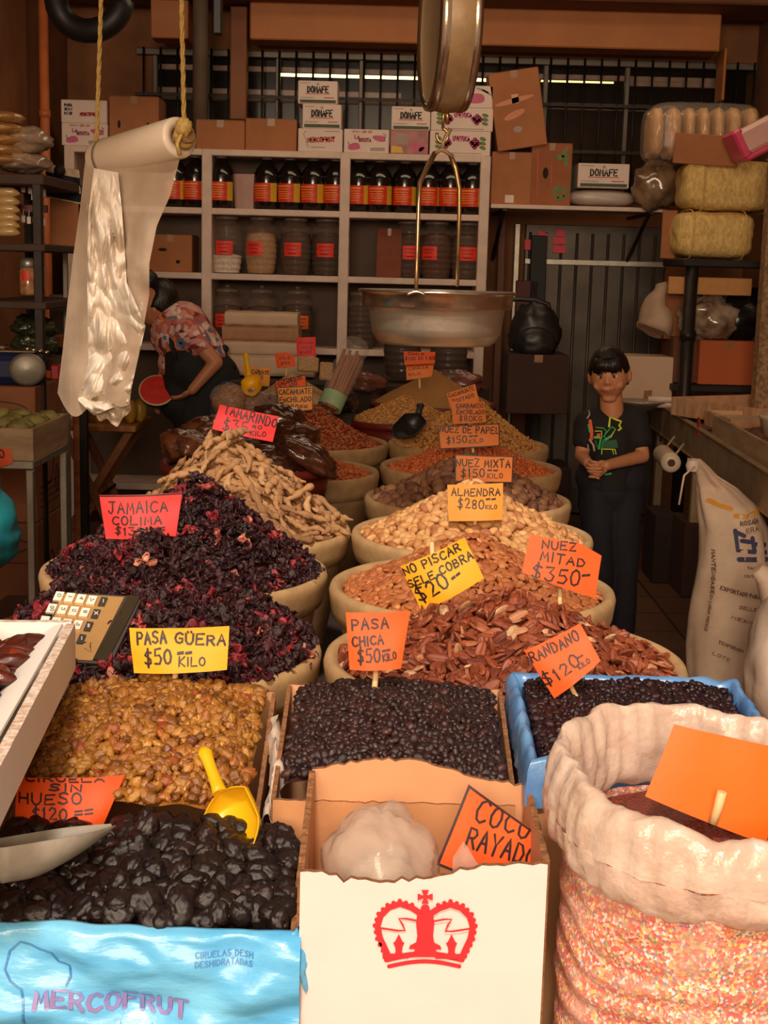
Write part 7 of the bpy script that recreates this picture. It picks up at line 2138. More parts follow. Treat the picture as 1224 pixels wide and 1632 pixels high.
# striped cloth and cardboard, bar, ledge
A, B = at(72, 314, 6.0), at(127, 262, 6.0)
g = MB()
def clo(u, v): return Vector((A.x + (B.x - A.x) * u, 6.0 + .015 * math.sin(u * 8 + v * 3), A.z + (B.z - A.z) * v - .025 * u))
k = 26
g.sheet(clo, 14, 27, .003, 0)
for i in range(len(g.F)):
    vs = [g.V[q] for q in g.F[i]]
    uu = sum(q[0] for q in vs) / 4; t = (sum(q[2] for q in vs) / 4 - A.z + .025 * (uu - A.x) / (B.x - A.x)) / (B.z - A.z)
    g.M[i] = 1 if (.04 < t < .30 or .52 < t < .78) else 0
tag(obj('striped_cloth', g, [pm('white_cloth', (222, 196, 168), .85, var=.06), pm('navy_cloth', (30, 28, 44), .85, var=.1)], loc=A, world=True), 'navy and white striped cloth hanging at the left above a piece of cardboard', 'cloth')
g = MB(); g.ell(at(95, 272, 5.96), (.025, .02, .025), 14, 10)
tag(obj('cloth_hook', g, m_dark, loc=at(95, 272, 5.96), world=True), 'dark hook bunching the striped cloth', 'hook')
slab('cardboard_sheet', 'plain brown sheet of cardboard hanging below the striped cloth', 'cardboard', 81, 312, 125, 399, 6.02, .008, m_carton)
A, B = at(105, 560, 6.1), at(105, 398, 6.1)
g = MB(); g.box(((A.x + B.x) / 2, 6.1, B.z / 2), (.02, .02, B.z), .002)
tag(obj('metal_bar', g, m_alu, loc=(A.x, 6.1, 0), world=True), 'thin vertical metal bar left of the hanging plastic', 'bar')
A, B = at(78, 553, 6.25), at(140, 538, 6.25)
g = MB(); g.box(((A.x + B.x) / 2, 6.4, (A.z + B.z) / 2), (B.x - A.x, .3, B.z - A.z), .004); g.box(((A.x + B.x) / 2, 6.27, (A.z + B.z) / 2 - .001), (B.x - A.x + .002, .02, .012), .001); g.box(((A.x + B.x) / 2, 6.45, A.z / 2), (.05, .05, A.z), .004)
tag(obj('wooden_ledge', g, pm('orange_wood', (196, 120, 64), .6, c2=(160, 92, 46), scale=8, stretch=(.3, 1, 4)), loc=A, world=True), 'orange wooden ledge left of the hanging plastic', 'ledge')
A, B = at(79, 537, 6.5), at(118, 470, 6.5)
g = MB(); g.box(((A.x + B.x) / 2, 6.52, (A.z + B.z) / 2), (B.x - A.x, .03, B.z - A.z), .003)
tag(obj('grey_panel', g, m_grey_metal, loc=A, world=True), 'dull grey panel standing on the orange wooden ledge', 'panel')
# big printed cartons stacked on the floor
m_bigc = pm('tall_carton', (150, 92, 58), .8, c2=(128, 76, 48), scale=3)
def pr_oval(g, f3, W, H):
    ink(g, [[((.5 + .4 * math.cos(t)) * W, (.83 + .06 * math.sin(t)) * H) for t in [k * 2 * PI / 24 for k in range(25)]]], .006, lambda X, Y: f3(X / W, Y / H), 2)
    ink(g, [[(.02 * W, .7 * H), (.88 * W, .7 * H), (.9 * W, .1 * H)]], .005, lambda X, Y: f3(X / W, Y / H), 2)
    return [pm('brown_carton_print', (84, 46, 34), .8, var=.1)]
cx_ = at(57, 700, 5.3).x
ztop = at(57, 617, 5.3).z
def big_carton(z0, z1, label, ext=True):
    w_ = cx_ + 1.66
    r = thing('carton', label, 'carton', ((cx_ - 1.66) / 2, 5.3 + .22, z0))
    h_ = z1 - z0
    g = MB(); g.box((0, 0, h_ / 2), (w_, .44, h_ - .002), .004)
    f3 = lambda u, v: Vector(((u - .5) * w_, -.2215, v * h_))
    m2 = pr_oval(g, f3, w_, h_)
    s3 = lambda u, v: Vector((w_ / 2 + .0015, -.22 + .44 * u, v * h_))
    for (u, v, ru, rv) in ((.45, .42, .18, .17), (.5, .60, .10, .12), (.75, .25, .06, .1)):
        ink(g, [[((u + ru * math.cos(t)) * .44, (v + rv * math.sin(t)) * h_) for t in [k * 2 * PI / 24 for k in range(25)]]], .012, lambda X, Y: s3(X / .44, Y / h_), 1)
    for k in range(4): ink(g, [[(.05, h_ * (.1 + .05 * k)), (.36, h_ * (.1 + .05 * k))]], .006, lambda X, Y: s3(X / .44, Y / h_), 1)
    obj('carton_body', g, [m_bigc] + m2, r, occ=True)
    g = MB(); g.box((0, 0, h_ + .0), (w_ * .98, .06, .002)); obj('packing_tape', g, m_tape, r)
big_carton(0, ztop * .5, 'big brown printed carton on the floor at the left, under another one')
big_carton(ztop * .5 + .001, ztop, 'big brown carton with dark oval print under the blue appliance at the left')
# blue appliance with a round metal disc
c = at(40, 600, 5.42); c.z = ztop + .003
r = thing('meat_slicer', 'dark blue appliance with a round grey metal disc on the left carton', 'appliance', c)
g = MB(); g.box((-.10, .0, .06), (.34, .16, .12), .03); obj('slicer_body', g, pm('navy_enamel', (30, 44, 84), .3, var=.1, scale=6, coat=.4), r)
g = MB(); Mx = Matrix.Translation(Vector((.035, -.10, .062))) @ Matrix.Rotation(.2, 4, 'Z') @ Matrix.Rotation(PI / 2, 4, 'X'); g.lathe([(.001, .014), (.05, .010), (.064, 0), (.060, -.012), (.001, -.012)], 40, mat=Mx, sx=1.1); obj('metal_disc', g, pm('grey_disc', (150, 142, 128), .45, .5, var=.2, scale=10), r)
g = MB(); g.box((-.06, -.02, .128), (.24, .10, .012), .004); g.box((-.10, -.02, .142), (.08, .07, .02), .006); obj('steel_plate', g, m_chrome, r)
g = MB()
for k in range(4): g.ell((.02 + .025 * k, -.04, .138 - .004 * k), (.012, .01, .009), 12, 8)
obj('steel_knob', g, m_chrome, r)
g = MB(); g.box((.13, -.03, .05), (.035, .05, .06), .006, mat=None); obj('red_handle', g, pm('red_plastic', (150, 24, 30), .4, var=.1), r)
# tray of greens on an aluminium stand
r = thing('metal_stand', 'aluminium stand with thin legs under the tray of greens at the left', 'stand', (-1.28, 4.75, 0))
zt2 = at(40, 735, 4.6).z
xe = at(54, 760, 4.6).x
g = MB(); g.box((xe - .2, 4.85, zt2 - .014), (.4, .5, .028), .003); obj('stand_frame', g, m_alu, r, world=True)
for (x, y) in ((xe - .014, 4.61), (xe - .014, 5.09), (xe - .386, 4.61), (xe - .386, 5.09)):
    g = MB(); g.box((x, y, (zt2 - .03) / 2), (.026, .026, zt2 - .03), .003); obj('leg', g, m_alu, r, world=True)
r = thing('greens_tray', 'pale wooden tray of dull green goods on the aluminium stand', 'tray', (xe - .2, 4.85, zt2))
for (cx2, cy2, sx2, sy2) in ((xe - .2, 4.605, .4, .012), (xe - .2, 5.095, .4, .012), (xe - .006, 4.85, .012, .49), (xe - .394, 4.85, .012, .49)):
    g = MB(); g.box((cx2, cy2, zt2 + .055), (sx2, sy2, .11), .002); obj('tray_side', g, m_wood_grey, r, world=True, occ=True)
g = MB(); g.box((xe - .2, 4.85, zt2 + .006), (.39, .49, .01)); obj('tray_bottom', g, m_wood_grey, r, world=True)
m_green = pm('dull_green_fruit', (150, 136, 70), .6, c2=(110, 104, 52), scale=20, bump=.2)
rr = random.Random(3)
for j in range(5):
    for i in range(4):
        p_ = Vector((xe - .34 + i * .09 + rr.uniform(-.015, .015), 4.67 + j * .09 + rr.uniform(-.015, .015), zt2 + .085 + rr.uniform(0, .02)))
        tag(obj('green_pod', lumpy((0, 0, 0), (.045, .038, .03), j * 5 + i, .2, nu=20, nv=12), m_green, loc=p_), 'dull green lump among those heaped in the pale tray at the left', 'fruit', 'green goods in the left tray')
g = MB(); g.grid(lambda u, v: Vector((xe - .39 + .38 * u, 4.615 + .47 * v, zt2 + .08 + .01 * nz(u * 9, v * 9))), 12, 12)
tag(obj('green_filling', g, m_green, loc=(xe - .2, 4.85, zt2 + .02), world=True), 'dull green goods filling the pale tray under the lumps', 'greens', kind='stuff')
price_card('orange card hanging on the front of the tray of greens at the left edge', [(-30, 706), (15, 702), (20, 738), (-20, 752)], 4.585, [('$40', (-20, 735), (8, 728), 14)], 'orange', pen=2.4)
# second cardboard bits under the stand
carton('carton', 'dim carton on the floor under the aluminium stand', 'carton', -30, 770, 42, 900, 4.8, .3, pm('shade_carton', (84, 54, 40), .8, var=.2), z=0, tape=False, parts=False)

# ---- folding table with crossed legs
FZ = .735
A, B = at(92, 686, 7.05), at(216, 692, 7.05)
r = thing('folding_table', 'low wooden folding table with crossed legs behind the hibiscus', 'table', ((A.x + B.x) / 2, 7.3, 0))
m_ftop = pm('orange_table_wood', (186, 122, 66), .5, c2=(150, 92, 46), scale=5, stretch=(4, .5, 1))
FZ = A.z + .03
g = MB(); g.box(((A.x + B.x) / 2, 7.3, FZ - .015), (B.x - A.x, .5, .03), .004); obj('tabletop', g, m_ftop, r, world=True, occ=True)
for (y, x0, x1) in ((7.09, A.x + .02, B.x - .06), (7.12, B.x - .04, A.x - .06), (7.48, A.x + .02, B.x - .06), (7.51, B.x - .04, A.x - .06)):
    d = Vector((x1 - x0, 0, -(FZ - .03)))
    L_ = d.length
    M_ = Matrix.Translation(Vector(((x0 + x1) / 2, y, (FZ - .03) / 2))) @ Matrix.Rotation(math.atan2(d.x, d.z), 4, 'Y')
    g = MB(); g.box((0, 0, 0), (.042, .022, L_), .004, mat=M_); obj('leg', g, pm('leg_wood', (166, 106, 60), .6, var=.2), r, world=True)
g = MB(); g.tube([((A.x + B.x) / 2, 7.08, FZ * .47), ((A.x + B.x) / 2, 7.52, FZ * .47)], .008, 8); obj('pivot_rod', g, m_steel_dark, r, world=True)
# things on it
c = at(152, 676, 7.15)
rj = thing('plastic_cup', 'clear cup of yellow fruit pieces with a foil top on the folding table', 'cup', (c.x, 7.2, FZ))
g = MB(); g.lathe([(.001, .001), (.044, .001), (.052, .085), (.050, .09), (.001, .09)], 26); obj('fruit_pieces', g, pm('yellow_pieces', (214, 176, 96), .6, c2=(170, 128, 62), scale=30, bump=.4), rj)
g = MB(); g.ell((0, 0, .095), (.055, .055, .022), 24, 12, fn=lambda d: 1 + .2 * nz(d.x * 6, d.y * 6, d.z * 6)); obj('foil_top', g, m_chrome, rj)
c = at(113, 672, 7.2)
rj = thing('clear_tub', 'empty clear plastic tub at the left end of the folding table', 'tub', (c.x, 7.25, FZ))
g = MB(); g.lathe([(.001, .001), (.06, .001), (.068, .10), (.072, .105), (.066, .105), (.058, .006), (.001, .006)], 28); obj('tub_wall', g, m_clear, rj)
g = MB(); g.lathe([(.073, .100), (.075, .106), (.070, .112)], 28); obj('tub_lip', g, m_clear, rj)
for k, (px, py, lb) in enumerate(((202, 650, 'yellow fruit standing on the folding table, left of the watermelon'), (218, 655, 'yellow fruit on the folding table just beneath the watermelon'))):
    c = at(px, py, 7.1 + .05 * k)
    g = MB(); g.ell((0, 0, .062), (.036, .036, .062), 22, 14, fn=lambda d: 1 + .08 * nz(d.x * 2, d.y * 2 + k, d.z * 2))
    tag(obj('yellow_fruit', g, pm('yellow_skin', (208, 160, 56), .4, c2=(170, 120, 40), scale=12), loc=(c.x, c.y + .1, FZ)), lb, 'fruit')

# black bundle and strip under the ceiling at top left
c = at(142, 2, 6.6)
g = MB()
g.tube([c + Vector((.15 * math.cos(t), .02 * math.sin(t * 2), .13 * math.sin(t))) for t in [k * 2 * PI / 30 for k in range(31)]], .055, 14)
g.tube([c + Vector((0, 0, .13)), Vector((c.x, c.y, 3.46))], .008, 6)
tag(obj('black_hoop', g, pm('black_rubber', (30, 26, 25), .5, var=.2), loc=c, world=True), 'black rubber hoop hanging under the ceiling at the top left', 'hoop')
A, B = at(338, 56, 7.9), at(356, -40, 7.9)
g = MB(); g.box(((A.x + B.x) / 2, 7.9, (A.z + 3.44) / 2), (.055, .05, 3.44 - A.z), .01)
tag(obj('black_strap', g, m_black, loc=A, world=True), 'black strap hanging from the ceiling beside the grey column', 'strap')
# ================================================================ PEOPLE
def cap(g, p0, p1, r0, r1, sq=None):
    p0, p1 = Vector(p0), Vector(p1)
    g.ell(p0, (r0, r0, r0), 16, 10); g.ell(p1, (r1, r1, r1), 16, 10)
    g.tube([p0.lerp(p1, t / 6) for t in range(7)], [r0 + (r1 - r0) * t / 6 for t in range(7)], 16, sq=sq)
def flesh(mb, voxel, smooth=6, hem=None):
    """one continuous skin over the builder's limbs; returns plain verts, faces"""
    me = mb.mesh('tmp', [])
    o = bpy.data.objects.new('tmp', me); COL.objects.link(o)
    m = o.modifiers.new('r', 'REMESH'); m.mode = 'VOXEL'; m.voxel_size = voxel
    s = o.modifiers.new('s', 'SMOOTH'); s.factor = .5; s.iterations = smooth
    dg = bpy.context.evaluated_depsgraph_get()
    dg.update()
    ev = o.evaluated_get(dg); em = ev.to_mesh()
    V = [v.co.copy() for v in em.vertices]; F_ = [list(p.vertices) for p in em.polygons]
    ev.to_mesh_clear()
    bpy.data.objects.remove(o); bpy.data.meshes.remove(me)
    if hem is not None: F_ = [f for f in F_ if sum(V[i].z for i in f) / len(f) > hem]
    return V, F_
def hand(g, wrist, d, palm_n, side, s=1.0, curl=.9, spread=.12):
    """five-fingered hand: d points from wrist to knuckles, palm_n out of the palm, side +1/-1 puts the thumb"""
    d, n_ = Vector(d).normalized(), Vector(palm_n).normalized()
    n_ = (n_ - d * n_.dot(d)).normalized(); x = d.cross(n_).normalized() * side
    W = Vector(wrist)
    rot = Matrix((x, d, n_)).transposed()
    g.ell(W + d * .035 * s, (.030 * s, .042 * s, .014 * s), 18, 12, mat=rot.to_4x4())
    lens = (.058, .066, .062, .048)
    for k in range(4):
        b_ = W + d * (.066 - .004 * abs(k - 1.4)) * s + x * (.021 - .0138 * k) * s
        dirr = (d + x * spread * (1.2 - k)).normalized()
        pts = [b_ - dirr * .012 * s]; c_ = 0; p = b_
        for q, f in enumerate((.44, .31, .25)):
            pts.append(p.copy())
            c_ += curl * (.55 if q == 0 else .75)
            p = p + (dirr * math.cos(c_) + n_ * math.sin(c_)) * lens[k] * f * s
        pts.append(p)
        g.tube(pts, [.0085 * s, .0084 * s, .0078 * s, .007 * s, .0055 * s], 10)
        g.ell(pts[-1], (.0056 * s,) * 3, 8, 6)
    tb = W + d * .018 * s + x * .024 * s
    td = (d * .55 + x * .75 + n_ * .35).normalized()
    p1 = tb + td * .030 * s; p2 = p1 + (d * .8 + x * .25 + n_ * .45).normalized() * .026 * s; p3 = p2 + (d * .9 + n_ * .4).normalized() * .02 * s
    g.tube([tb - td * .012 * s, tb, p1, p2, p3], [.013 * s, .0125 * s, .0098 * s, .0088 * s, .006 * s], 10)
    g.ell(p3, (.006 * s,) * 3, 8, 6)
m_skin = pm('boy_skin', (206, 140, 100), .5, var=.06, scale=14, sub=.15)
m_skin2 = pm('woman_skin', (190, 124, 86), .5, var=.06, scale=14, sub=.15)
m_hair = pm('black_hair', (24, 17, 15), .4, var=.3, scale=60, stretch=(1, 1, .15), bump=.4, bscale=90)
m_tee = pm('black_tshirt', (30, 26, 27), .85, var=.15, scale=16, bump=.15, bscale=12)
m_trous = pm('navy_trousers', (34, 32, 44), .85, var=.15, scale=14, bump=.15, bscale=12)
m_shoe = pm('dark_shoe', (46, 40, 38), .6, var=.1)
m_eye = pm('eye_white', (226, 214, 204), .2, var=.02); m_iris = pm('dark_iris', (34, 20, 14), .15, var=.05)
m_lip2 = pm('lip', (176, 88, 74), .5, var=.06)

# ---- the boy
BY = 5.6
J = lambda px, py, dy=0.0: at(px, py, BY + dy)
foot = J(968, 1030); foot.z = 0
boy = thing('person', 'boy in a black t-shirt with a neon print, hands clasped, by the right counter', 'person', foot)
k_ = depth(J(970, 700)) / FPX
hc = J(971, 597); 
tilt = Matrix.Rotation(math.radians(-6), 4, 'Y') @ Matrix.Rotation(math.radians(-14), 4, 'Z') @ Matrix.Rotation(math.radians(6), 4, 'X')
HR = Vector((.077, .092, .108))
def face_fn(d):
    k = 1.0
    if d.z < 0:   # cheeks to chin
        k *= 1 - .16 * (d.z ** 2) * (abs(d.x) * 1.2 + .15)
        if d.y < 0: k *= 1 + .05 * max(0, -d.z - .2) * max(0, -d.y)
    k -= .035 * math.exp(-((d.x - .36) ** 2 + (d.z - .06) ** 2) / .02) * (d.y < 0) + .035 * math.exp(-((d.x + .36) ** 2 + (d.z - .06) ** 2) / .02) * (d.y < 0)
    return k
def head_pt(x, z, push=0.0):   # point on the face in head units
    y = -math.sqrt(max(0, 1 - x * x - z * z))
    d = Vector((x, y, z)); k = face_fn(d)
    return hc + tilt.to_3x3() @ (Vector((d.x * HR.x, d.y * HR.y, d.z * HR.z)) * k + Vector((0, -push, 0)))
g = MB()
g.ell(hc, HR, 40, 28, mat=tilt, fn=face_fn)
hp = lambda x, y, z: hc + tilt.to_3x3() @ Vector((x, y, z))
cap(g, hp(0, -.086, .012), hp(0, -.096, -.014), .007, .0095)            # nose
g.ell(hp(.010, -.091, -.018), (.0075, .008, .006), 10, 8); g.ell(hp(-.010, -.091, -.018), (.0075, .008, .006), 10, 8)
g.ell(hp(.042, -.060, -.032), (.020, .016, .018), 12, 8); g.ell(hp(-.042, -.060, -.032), (.020, .016, .018), 12, 8)   # cheeks
g.ell(hp(0, -.077, -.048), (.026, .014, .014), 14, 8)
g.ell(hp(0, -.048, -.088), (.030, .018, .016), 12, 8)                     # chin
for s_ in (-1, 1):
    g.ell(hp(s_ * .079, .008, -.008), (.011, .020, .030), 14, 10, mat=tilt)   # ears
nk = J(978, 660, .03)
cap(g, hp(0, .018, -.07), nk + Vector((-.006, 0, 0)), .046, .049)
sh = {'r': J(934, 676, .03), 'l': J(1013, 668, .05)}
hipc = J(973, 768, .05)
cap(g, J(974, 690, .05), hipc, .085, .09)
for (a, b_) in ((sh['r'], sh['l']),): cap(g, a.lerp(b_, .1), a.lerp(b_, .9), .043, .043)
el = {'r': J(927, 727, .0), 'l': J(1024, 727, -.01)}
wrst = {'r': J(937, 738, -.13), 'l': J(966, 742, -.16)}
cap(g, sh['r'], el['r'], .037, .029); cap(g, sh['l'], el['l'], .037, .029)
cap(g, el['r'], wrst['r'], .029, .021); cap(g, el['l'], wrst['l'], .029, .021)
kn = {'r': Vector((foot.x - .05, BY + .02, .33)), 'l': Vector((foot.x + .06, BY + .05, .33))}
ak = {'r': Vector((foot.x - .055, BY + .03, .06)), 'l': Vector((foot.x + .07, BY + .06, .06))}
hj = {'r': hipc + Vector((-.055, 0, -.03)), 'l': hipc + Vector((.055, 0, -.03))}
for s_ in 'rl':
    cap(g, hj[s_], kn[s_], .066, .046); cap(g, kn[s_], ak[s_], .046, .033); cap(g, ak[s_] - Vector((0, 0, .02)), ak[s_] + Vector((0, -.11, -.03)), .03, .026)
V, F_ = flesh(g, .0048, 5)
g = MB(); g.add(V, F_, 0, True)
hand(g, wrst['r'] + Vector((0, .004, 0)), J(946, 750, -.19) - wrst['r'], (.7, .4, .2), -1, .80, 1.0)
hand(g, wrst['l'] + Vector((.004, .004, 0)), J(938, 746, -.20) - wrst['l'], (-.1, .9, .1), 1, .84, 1.1)
obj('body', g, m_skin, boy, world=True, occ=True)
for s_ in (-1, 1):
    g = MB(); c = head_pt(s_ * .36, .07, -.006); g.ell(c, (.0145, .010, .0075), 16, 10, mat=tilt)
    eye = obj('eye', g, m_eye, boy, world=True)
    g = MB(); g.ell(head_pt(s_ * .36, .065, .0012), (.0062, .004, .0060), 14, 8, mat=tilt); obj('iris', g, m_iris, eye, world=True)
    g = MB(); g.tube([head_pt(s_ * (.22 + .07 * i), .20 + .03 * math.sin(i * .8), .003) for i in range(5)], [.0026, .004, .004, .0036, .002], 8); obj('eyebrow', g, m_hair, boy, world=True)
    g = MB(); g.tube([head_pt(s_ * (.24 + .06 * i), .13 + .02 * math.sin(i * .8), .0035) for i in range(5)], .0014, 6); obj('eyelid', g, m_hair, boy, world=True)
g = MB(); g.tube([hp(x, -.096 + .35 * abs(x), -.047 + 5.5 * x * x) for x in [-.028 + .007 * i for i in range(9)]], [.002, .0034, .004, .0044, .0042, .0044, .004, .0034, .002], 8); obj('mouth', g, m_lip2, boy, world=True)
g = MB(); g.tube([hp(x, -.0985 + .35 * abs(x), -.0475 + 5.5 * x * x) for x in [-.02 + .005 * i for i in range(9)]], .0014, 6); obj('teeth', g, m_eye, boy, world=True)
# hair: cap with a fringe of locks
g = MB()
def hair_fn(d):
    q = 1.085 + .03 * nz(d.x * 5, d.y * 5, d.z * 3)
    lim = .33 if d.y < -.25 else (.02 if d.y < .25 else -.45)
    if abs(d.x) > .8 and d.y < .25: lim = .12
    return q if d.z > lim else max(.7, q - (lim - d.z) * 2.2)
g.ell(hc, HR * 1.02, 48, 34, mat=tilt, fn=hair_fn)
rr = random.Random(11)
for i in range(46):
    x = -.78 + 1.56 * i / 45
    top = head_pt(x * .62, .72, .012); 
    ln = .24 + rr.uniform(-.06, .06) - (.16 if -.32 < x < -.12 else 0) * -1 + .10 * abs(x)
    mid = head_pt(x * .85, .52, .014); end = head_pt(x * .92, max(.02, .30 - .0 + rr.uniform(-.07, .09) - .12 * abs(x)), .009)
    g.tube([top, mid, end], [.010, .008, .0022], 7)
obj('hair', g, m_hair, boy, world=True)
# shirt
g = MB()
cap(g, J(974, 700, .05), J(973, 790, .05), .106, .108); cap(g, J(952, 690, .05), J(994, 686, .055), .083, .083); cap(g, J(950, 785, .05), J(998, 785, .06), .086, .088)
cap(g, sh['r'].lerp(sh['l'], .04), sh['r'].lerp(sh['l'], .96), .058, .058)
cap(g, sh['r'], sh['r'].lerp(el['r'], .5), .052, .048); cap(g, sh['l'], sh['l'].lerp(el['l'], .55), .052, .052)
cap(g, J(953, 661, .04), sh['r'] + Vector((.02, 0, 0)), .034, .05); cap(g, J(1000, 656, .045), sh['l'] - Vector((.02, 0, 0)), .034, .05)
V, F_ = flesh(g, .0065, 6, J(973, 775, .05).z)
shirt_bvh = BVHTree.FromPolygons(V, F_)
V = [v + Vector((1, 1, .4)) * .004 * nz(v.x * 16, v.y * 16, v.z * 12) for v in V]
nkc = nk + Vector((0, -.01, .0))
g = MB(); g.add(V, F_, 0, True)
def on_shirt(px, py):
    d = ray(px, py).normalized()
    h = shirt_bvh.ray_cast(CAM, d)
    return (h[0] if h[0] is not None else J(px, py, -.06)) - d * .008
neon = [pm('neon_yellow', (214, 226, 60), .6, var=.05), pm('neon_green', (60, 190, 96), .6, var=.05), pm('print_dark_green', (34, 92, 58), .6, var=.1), pm('print_orange', (240, 96, 46), .6, var=.05), pm('print_navy', (36, 44, 110), .6, var=.05), pm('print_pale', (206, 178, 160), .6, var=.05)]
Z = lambda zx, zy: (900 + zx * 150 / 1020, 540 + zy * 240 / 1632)
def shp(pts, w_, m): ink(g, [[Z(*p) for p in pts]], w_, on_shirt, m)
def fill(pts, m): g.add([on_shirt(*Z(*p)) for p in pts], [tuple(range(len(pts)))], m)
fill([(420, 1110), (560, 1090), (580, 1180), (400, 1200)], 3)
shp([(480, 950), (492, 850), (612, 895), (590, 940), (612, 970), (585, 990)], 3.2, 1)
shp([(510, 955), (552, 978), (470, 1090), (420, 1060), (500, 960)], 1.4, 2)
shp([(545, 985), (500, 1070)], 1.2, 1); shp([(440, 1095), (490, 1060)], 3.5, 2)
shp([(340, 960), (420, 968), (452, 1000), (430, 1060)], 1.4, 2); shp([(330, 1000), (400, 1000), (400, 1070), (320, 1060)], 1.3, 1)
shp([(320, 1075), (400, 1075)], 2.2, 2); shp([(390, 1090), (370, 1190)], 3.4, 2); shp([(420, 1090), (395, 1200)], 1.4, 2); shp([(335, 1110), (350, 1170)], 4, 3)
fill([(345, 1030), (385, 1025), (385, 1060), (350, 1062)], 4)
shp([(400, 1250), (405, 1195), (545, 1198), (556, 1250)], 1.6, 1); shp([(520, 1205), (530, 1250)], 1.2, 1)
shp([(275, 890), (292, 1000), (288, 1090)], 5.0, 4); shp([(255, 930), (270, 1010)], 2, 2); shp([(262, 775), (270, 820), (245, 860)], 2, 6); shp([(270, 1095), (310, 1150), (320, 1210)], 3, 6); shp([(250, 1150), (262, 1210)], 2.4, 6)
shp([(440, 1470), (500, 1460)], 3, 2); shp([(420, 1440), (470, 1430)], 3, 5)
# printed shapes are part of the shirt; neckline band too
obj('t_shirt', g, [m_tee] + neon, boy, world=True)
g = MB()
cpts = []
for t in [i * 2 * PI / 24 for i in range(25)]:
    cpts.append(nk + Vector((.060 * math.cos(t), .052 * math.sin(t) + .005, -.006 - .028 * (.5 - .5 * math.sin(t)) * 1)))
g.tube(cpts, .007, 8); obj('collar', g, m_tee, boy, world=True)
g = MB()
for s_ in 'rl':
    cap(g, hj[s_] + Vector((0, 0, .03)), kn[s_], .082, .062); cap(g, kn[s_], ak[s_] + Vector((0, 0, .02)), .062, .055)
cap(g, hj['r'] + Vector((0, 0, .05)), hj['l'] + Vector((0, 0, .05)), .093, .093); g.ell(hipc + Vector((0, 0, -.02)), (.112, .096, .12), 20, 14)
V, F_ = flesh(g, .007, 6)
V = [v + Vector((1, 1, 0)) * .006 * nz(v.x * 12, v.y * 12, v.z * 9) for v in V]
g = MB(); g.add(V, F_, 0, True); obj('trousers', g, m_trous, boy, world=True)
for s_ in 'rl':
    g = MB(); a = ak[s_]; g.ell((a.x, a.y - .045, .036), (.042, .095, .042), 20, 12, fn=lambda d: 1 if d.z > -.7 else .9); g.ell((a.x, a.y - .045, .012), (.045, .1, .012), 20, 8)
    obj('shoe', g, m_shoe, boy, world=True)

# ---- the woman bending over the watermelon
WY = 7.25
J = lambda px, py, dy=0.0: at(px, py, WY + dy)
foot = J(330, 895); foot.z = 0
wom = thing('person', 'woman in a flowered blouse and black apron bending to cut a watermelon', 'person', foot)
hipc = J(334, 606, .02); 
hd = J(246, 488, .0)
hq = Matrix.Rotation(math.radians(24), 4, 'Y')
g = MB()
HW = Vector((.098, .080, .118))
g.ell(hd, HW, 32, 22, mat=hq, fn=lambda d: 1 - .12 * (d.z < 0) * d.z * d.z - .04 * (d.x < -.5) * (d.z < 0))
cap(g, hd + Vector((-.085, 0, .005)), hd + Vector((-.108, 0, -.03)), .010, .014)   # nose, in profile
g.ell(hd + Vector((-.088, 0, -.072)), (.02, .028, .014), 12, 8)
g.ell(hd + Vector((-.08, 0, -.10)), (.026, .026, .02), 12, 8)
g.ell(hd + Vector((.012, -.076, -.01)), (.018, .010, .028), 12, 8)                 # ear
nkw = J(262, 512, .02)
cap(g, hd + Vector((.03, .0, -.05)), nkw, .05, .052)
shn, shf = J(300, 528, -.12), J(278, 530, .17)
cap(g, nkw, shn.lerp(shf, .5), .06, .08); cap(g, shn.lerp(shf, .1), shn.lerp(shf, .9), .055, .055)
cap(g, J(296, 545, .02), hipc, .13, .14)
eln, wrn = J(344, 578, -.16), J(306, 622, -.19)
cap(g, shn, eln, .050, .038); cap(g, eln, wrn, .038, .026)
elf, wrf = J(268, 578, .14), J(252, 622, .02)
cap(g, shf, elf, .048, .038); cap(g, elf, wrf, .038, .026)
for s_, x in ((-1, -.07), (1, .09)):
    kn_ = Vector((foot.x + x * .8, WY + .02 - s_ * .06, .48)); an_ = Vector((foot.x + x, WY + .04 - s_ * .07, .08))
    cap(g, hipc + Vector((x * .6, -s_ * .05, -.04)), kn_, .095, .062); cap(g, kn_, an_, .062, .04); cap(g, an_ - Vector((0, 0, .03)), an_ + Vector((-.15, 0, -.045)), .036, .03)
V, F_ = flesh(g, .0075, 5)
g = MB(); g.add(V, F_, 0, True)
hand(g, wrn, J(288, 634, -.17) - wrn, (-.2, .2, .95), 1, 1.0, .35, .2)
hand(g, wrf, J(248, 636, .0) - wrf, (.2, -.3, -.9), -1, 1.0, .5)
obj('body', g, m_skin2, wom, world=True, occ=True)
g = MB()
g.ell(hd + Vector((.018, 0, .024)), HW * 1.06, 34, 24, mat=hq, fn=lambda d: (1.02 + .03 * nz(d.x * 6, d.y * 6, d.z * 6)) if (d.x > -.25 or d.z > .5) and (d.z > -.35 or d.x > .45) else .8)
g.ell(J(236, 448, .0), (.055, .05, .06), 20, 14, fn=lambda d: 1 + .1 * nz(d.x * 5, d.y * 5, d.z * 5))
g.tube([hd + Vector((.06, -.05, -.05)), J(262, 500, -.05), J(268, 520, -.06)], [.03, .026, .012], 10)
obj('hair', g, m_hair, wom, world=True)
g = MB(); g.ell(hd + Vector((-.09, -.03, .012)), (.008, .012, .006), 12, 8); obj('eye', g, m_iris, wom, world=True)
g = MB(); g.tube([hd + Vector((-.095, -.02, -.068)), hd + Vector((-.085, -.04, -.07))], .005, 8); obj('mouth', g, m_lip2, wom, world=True)
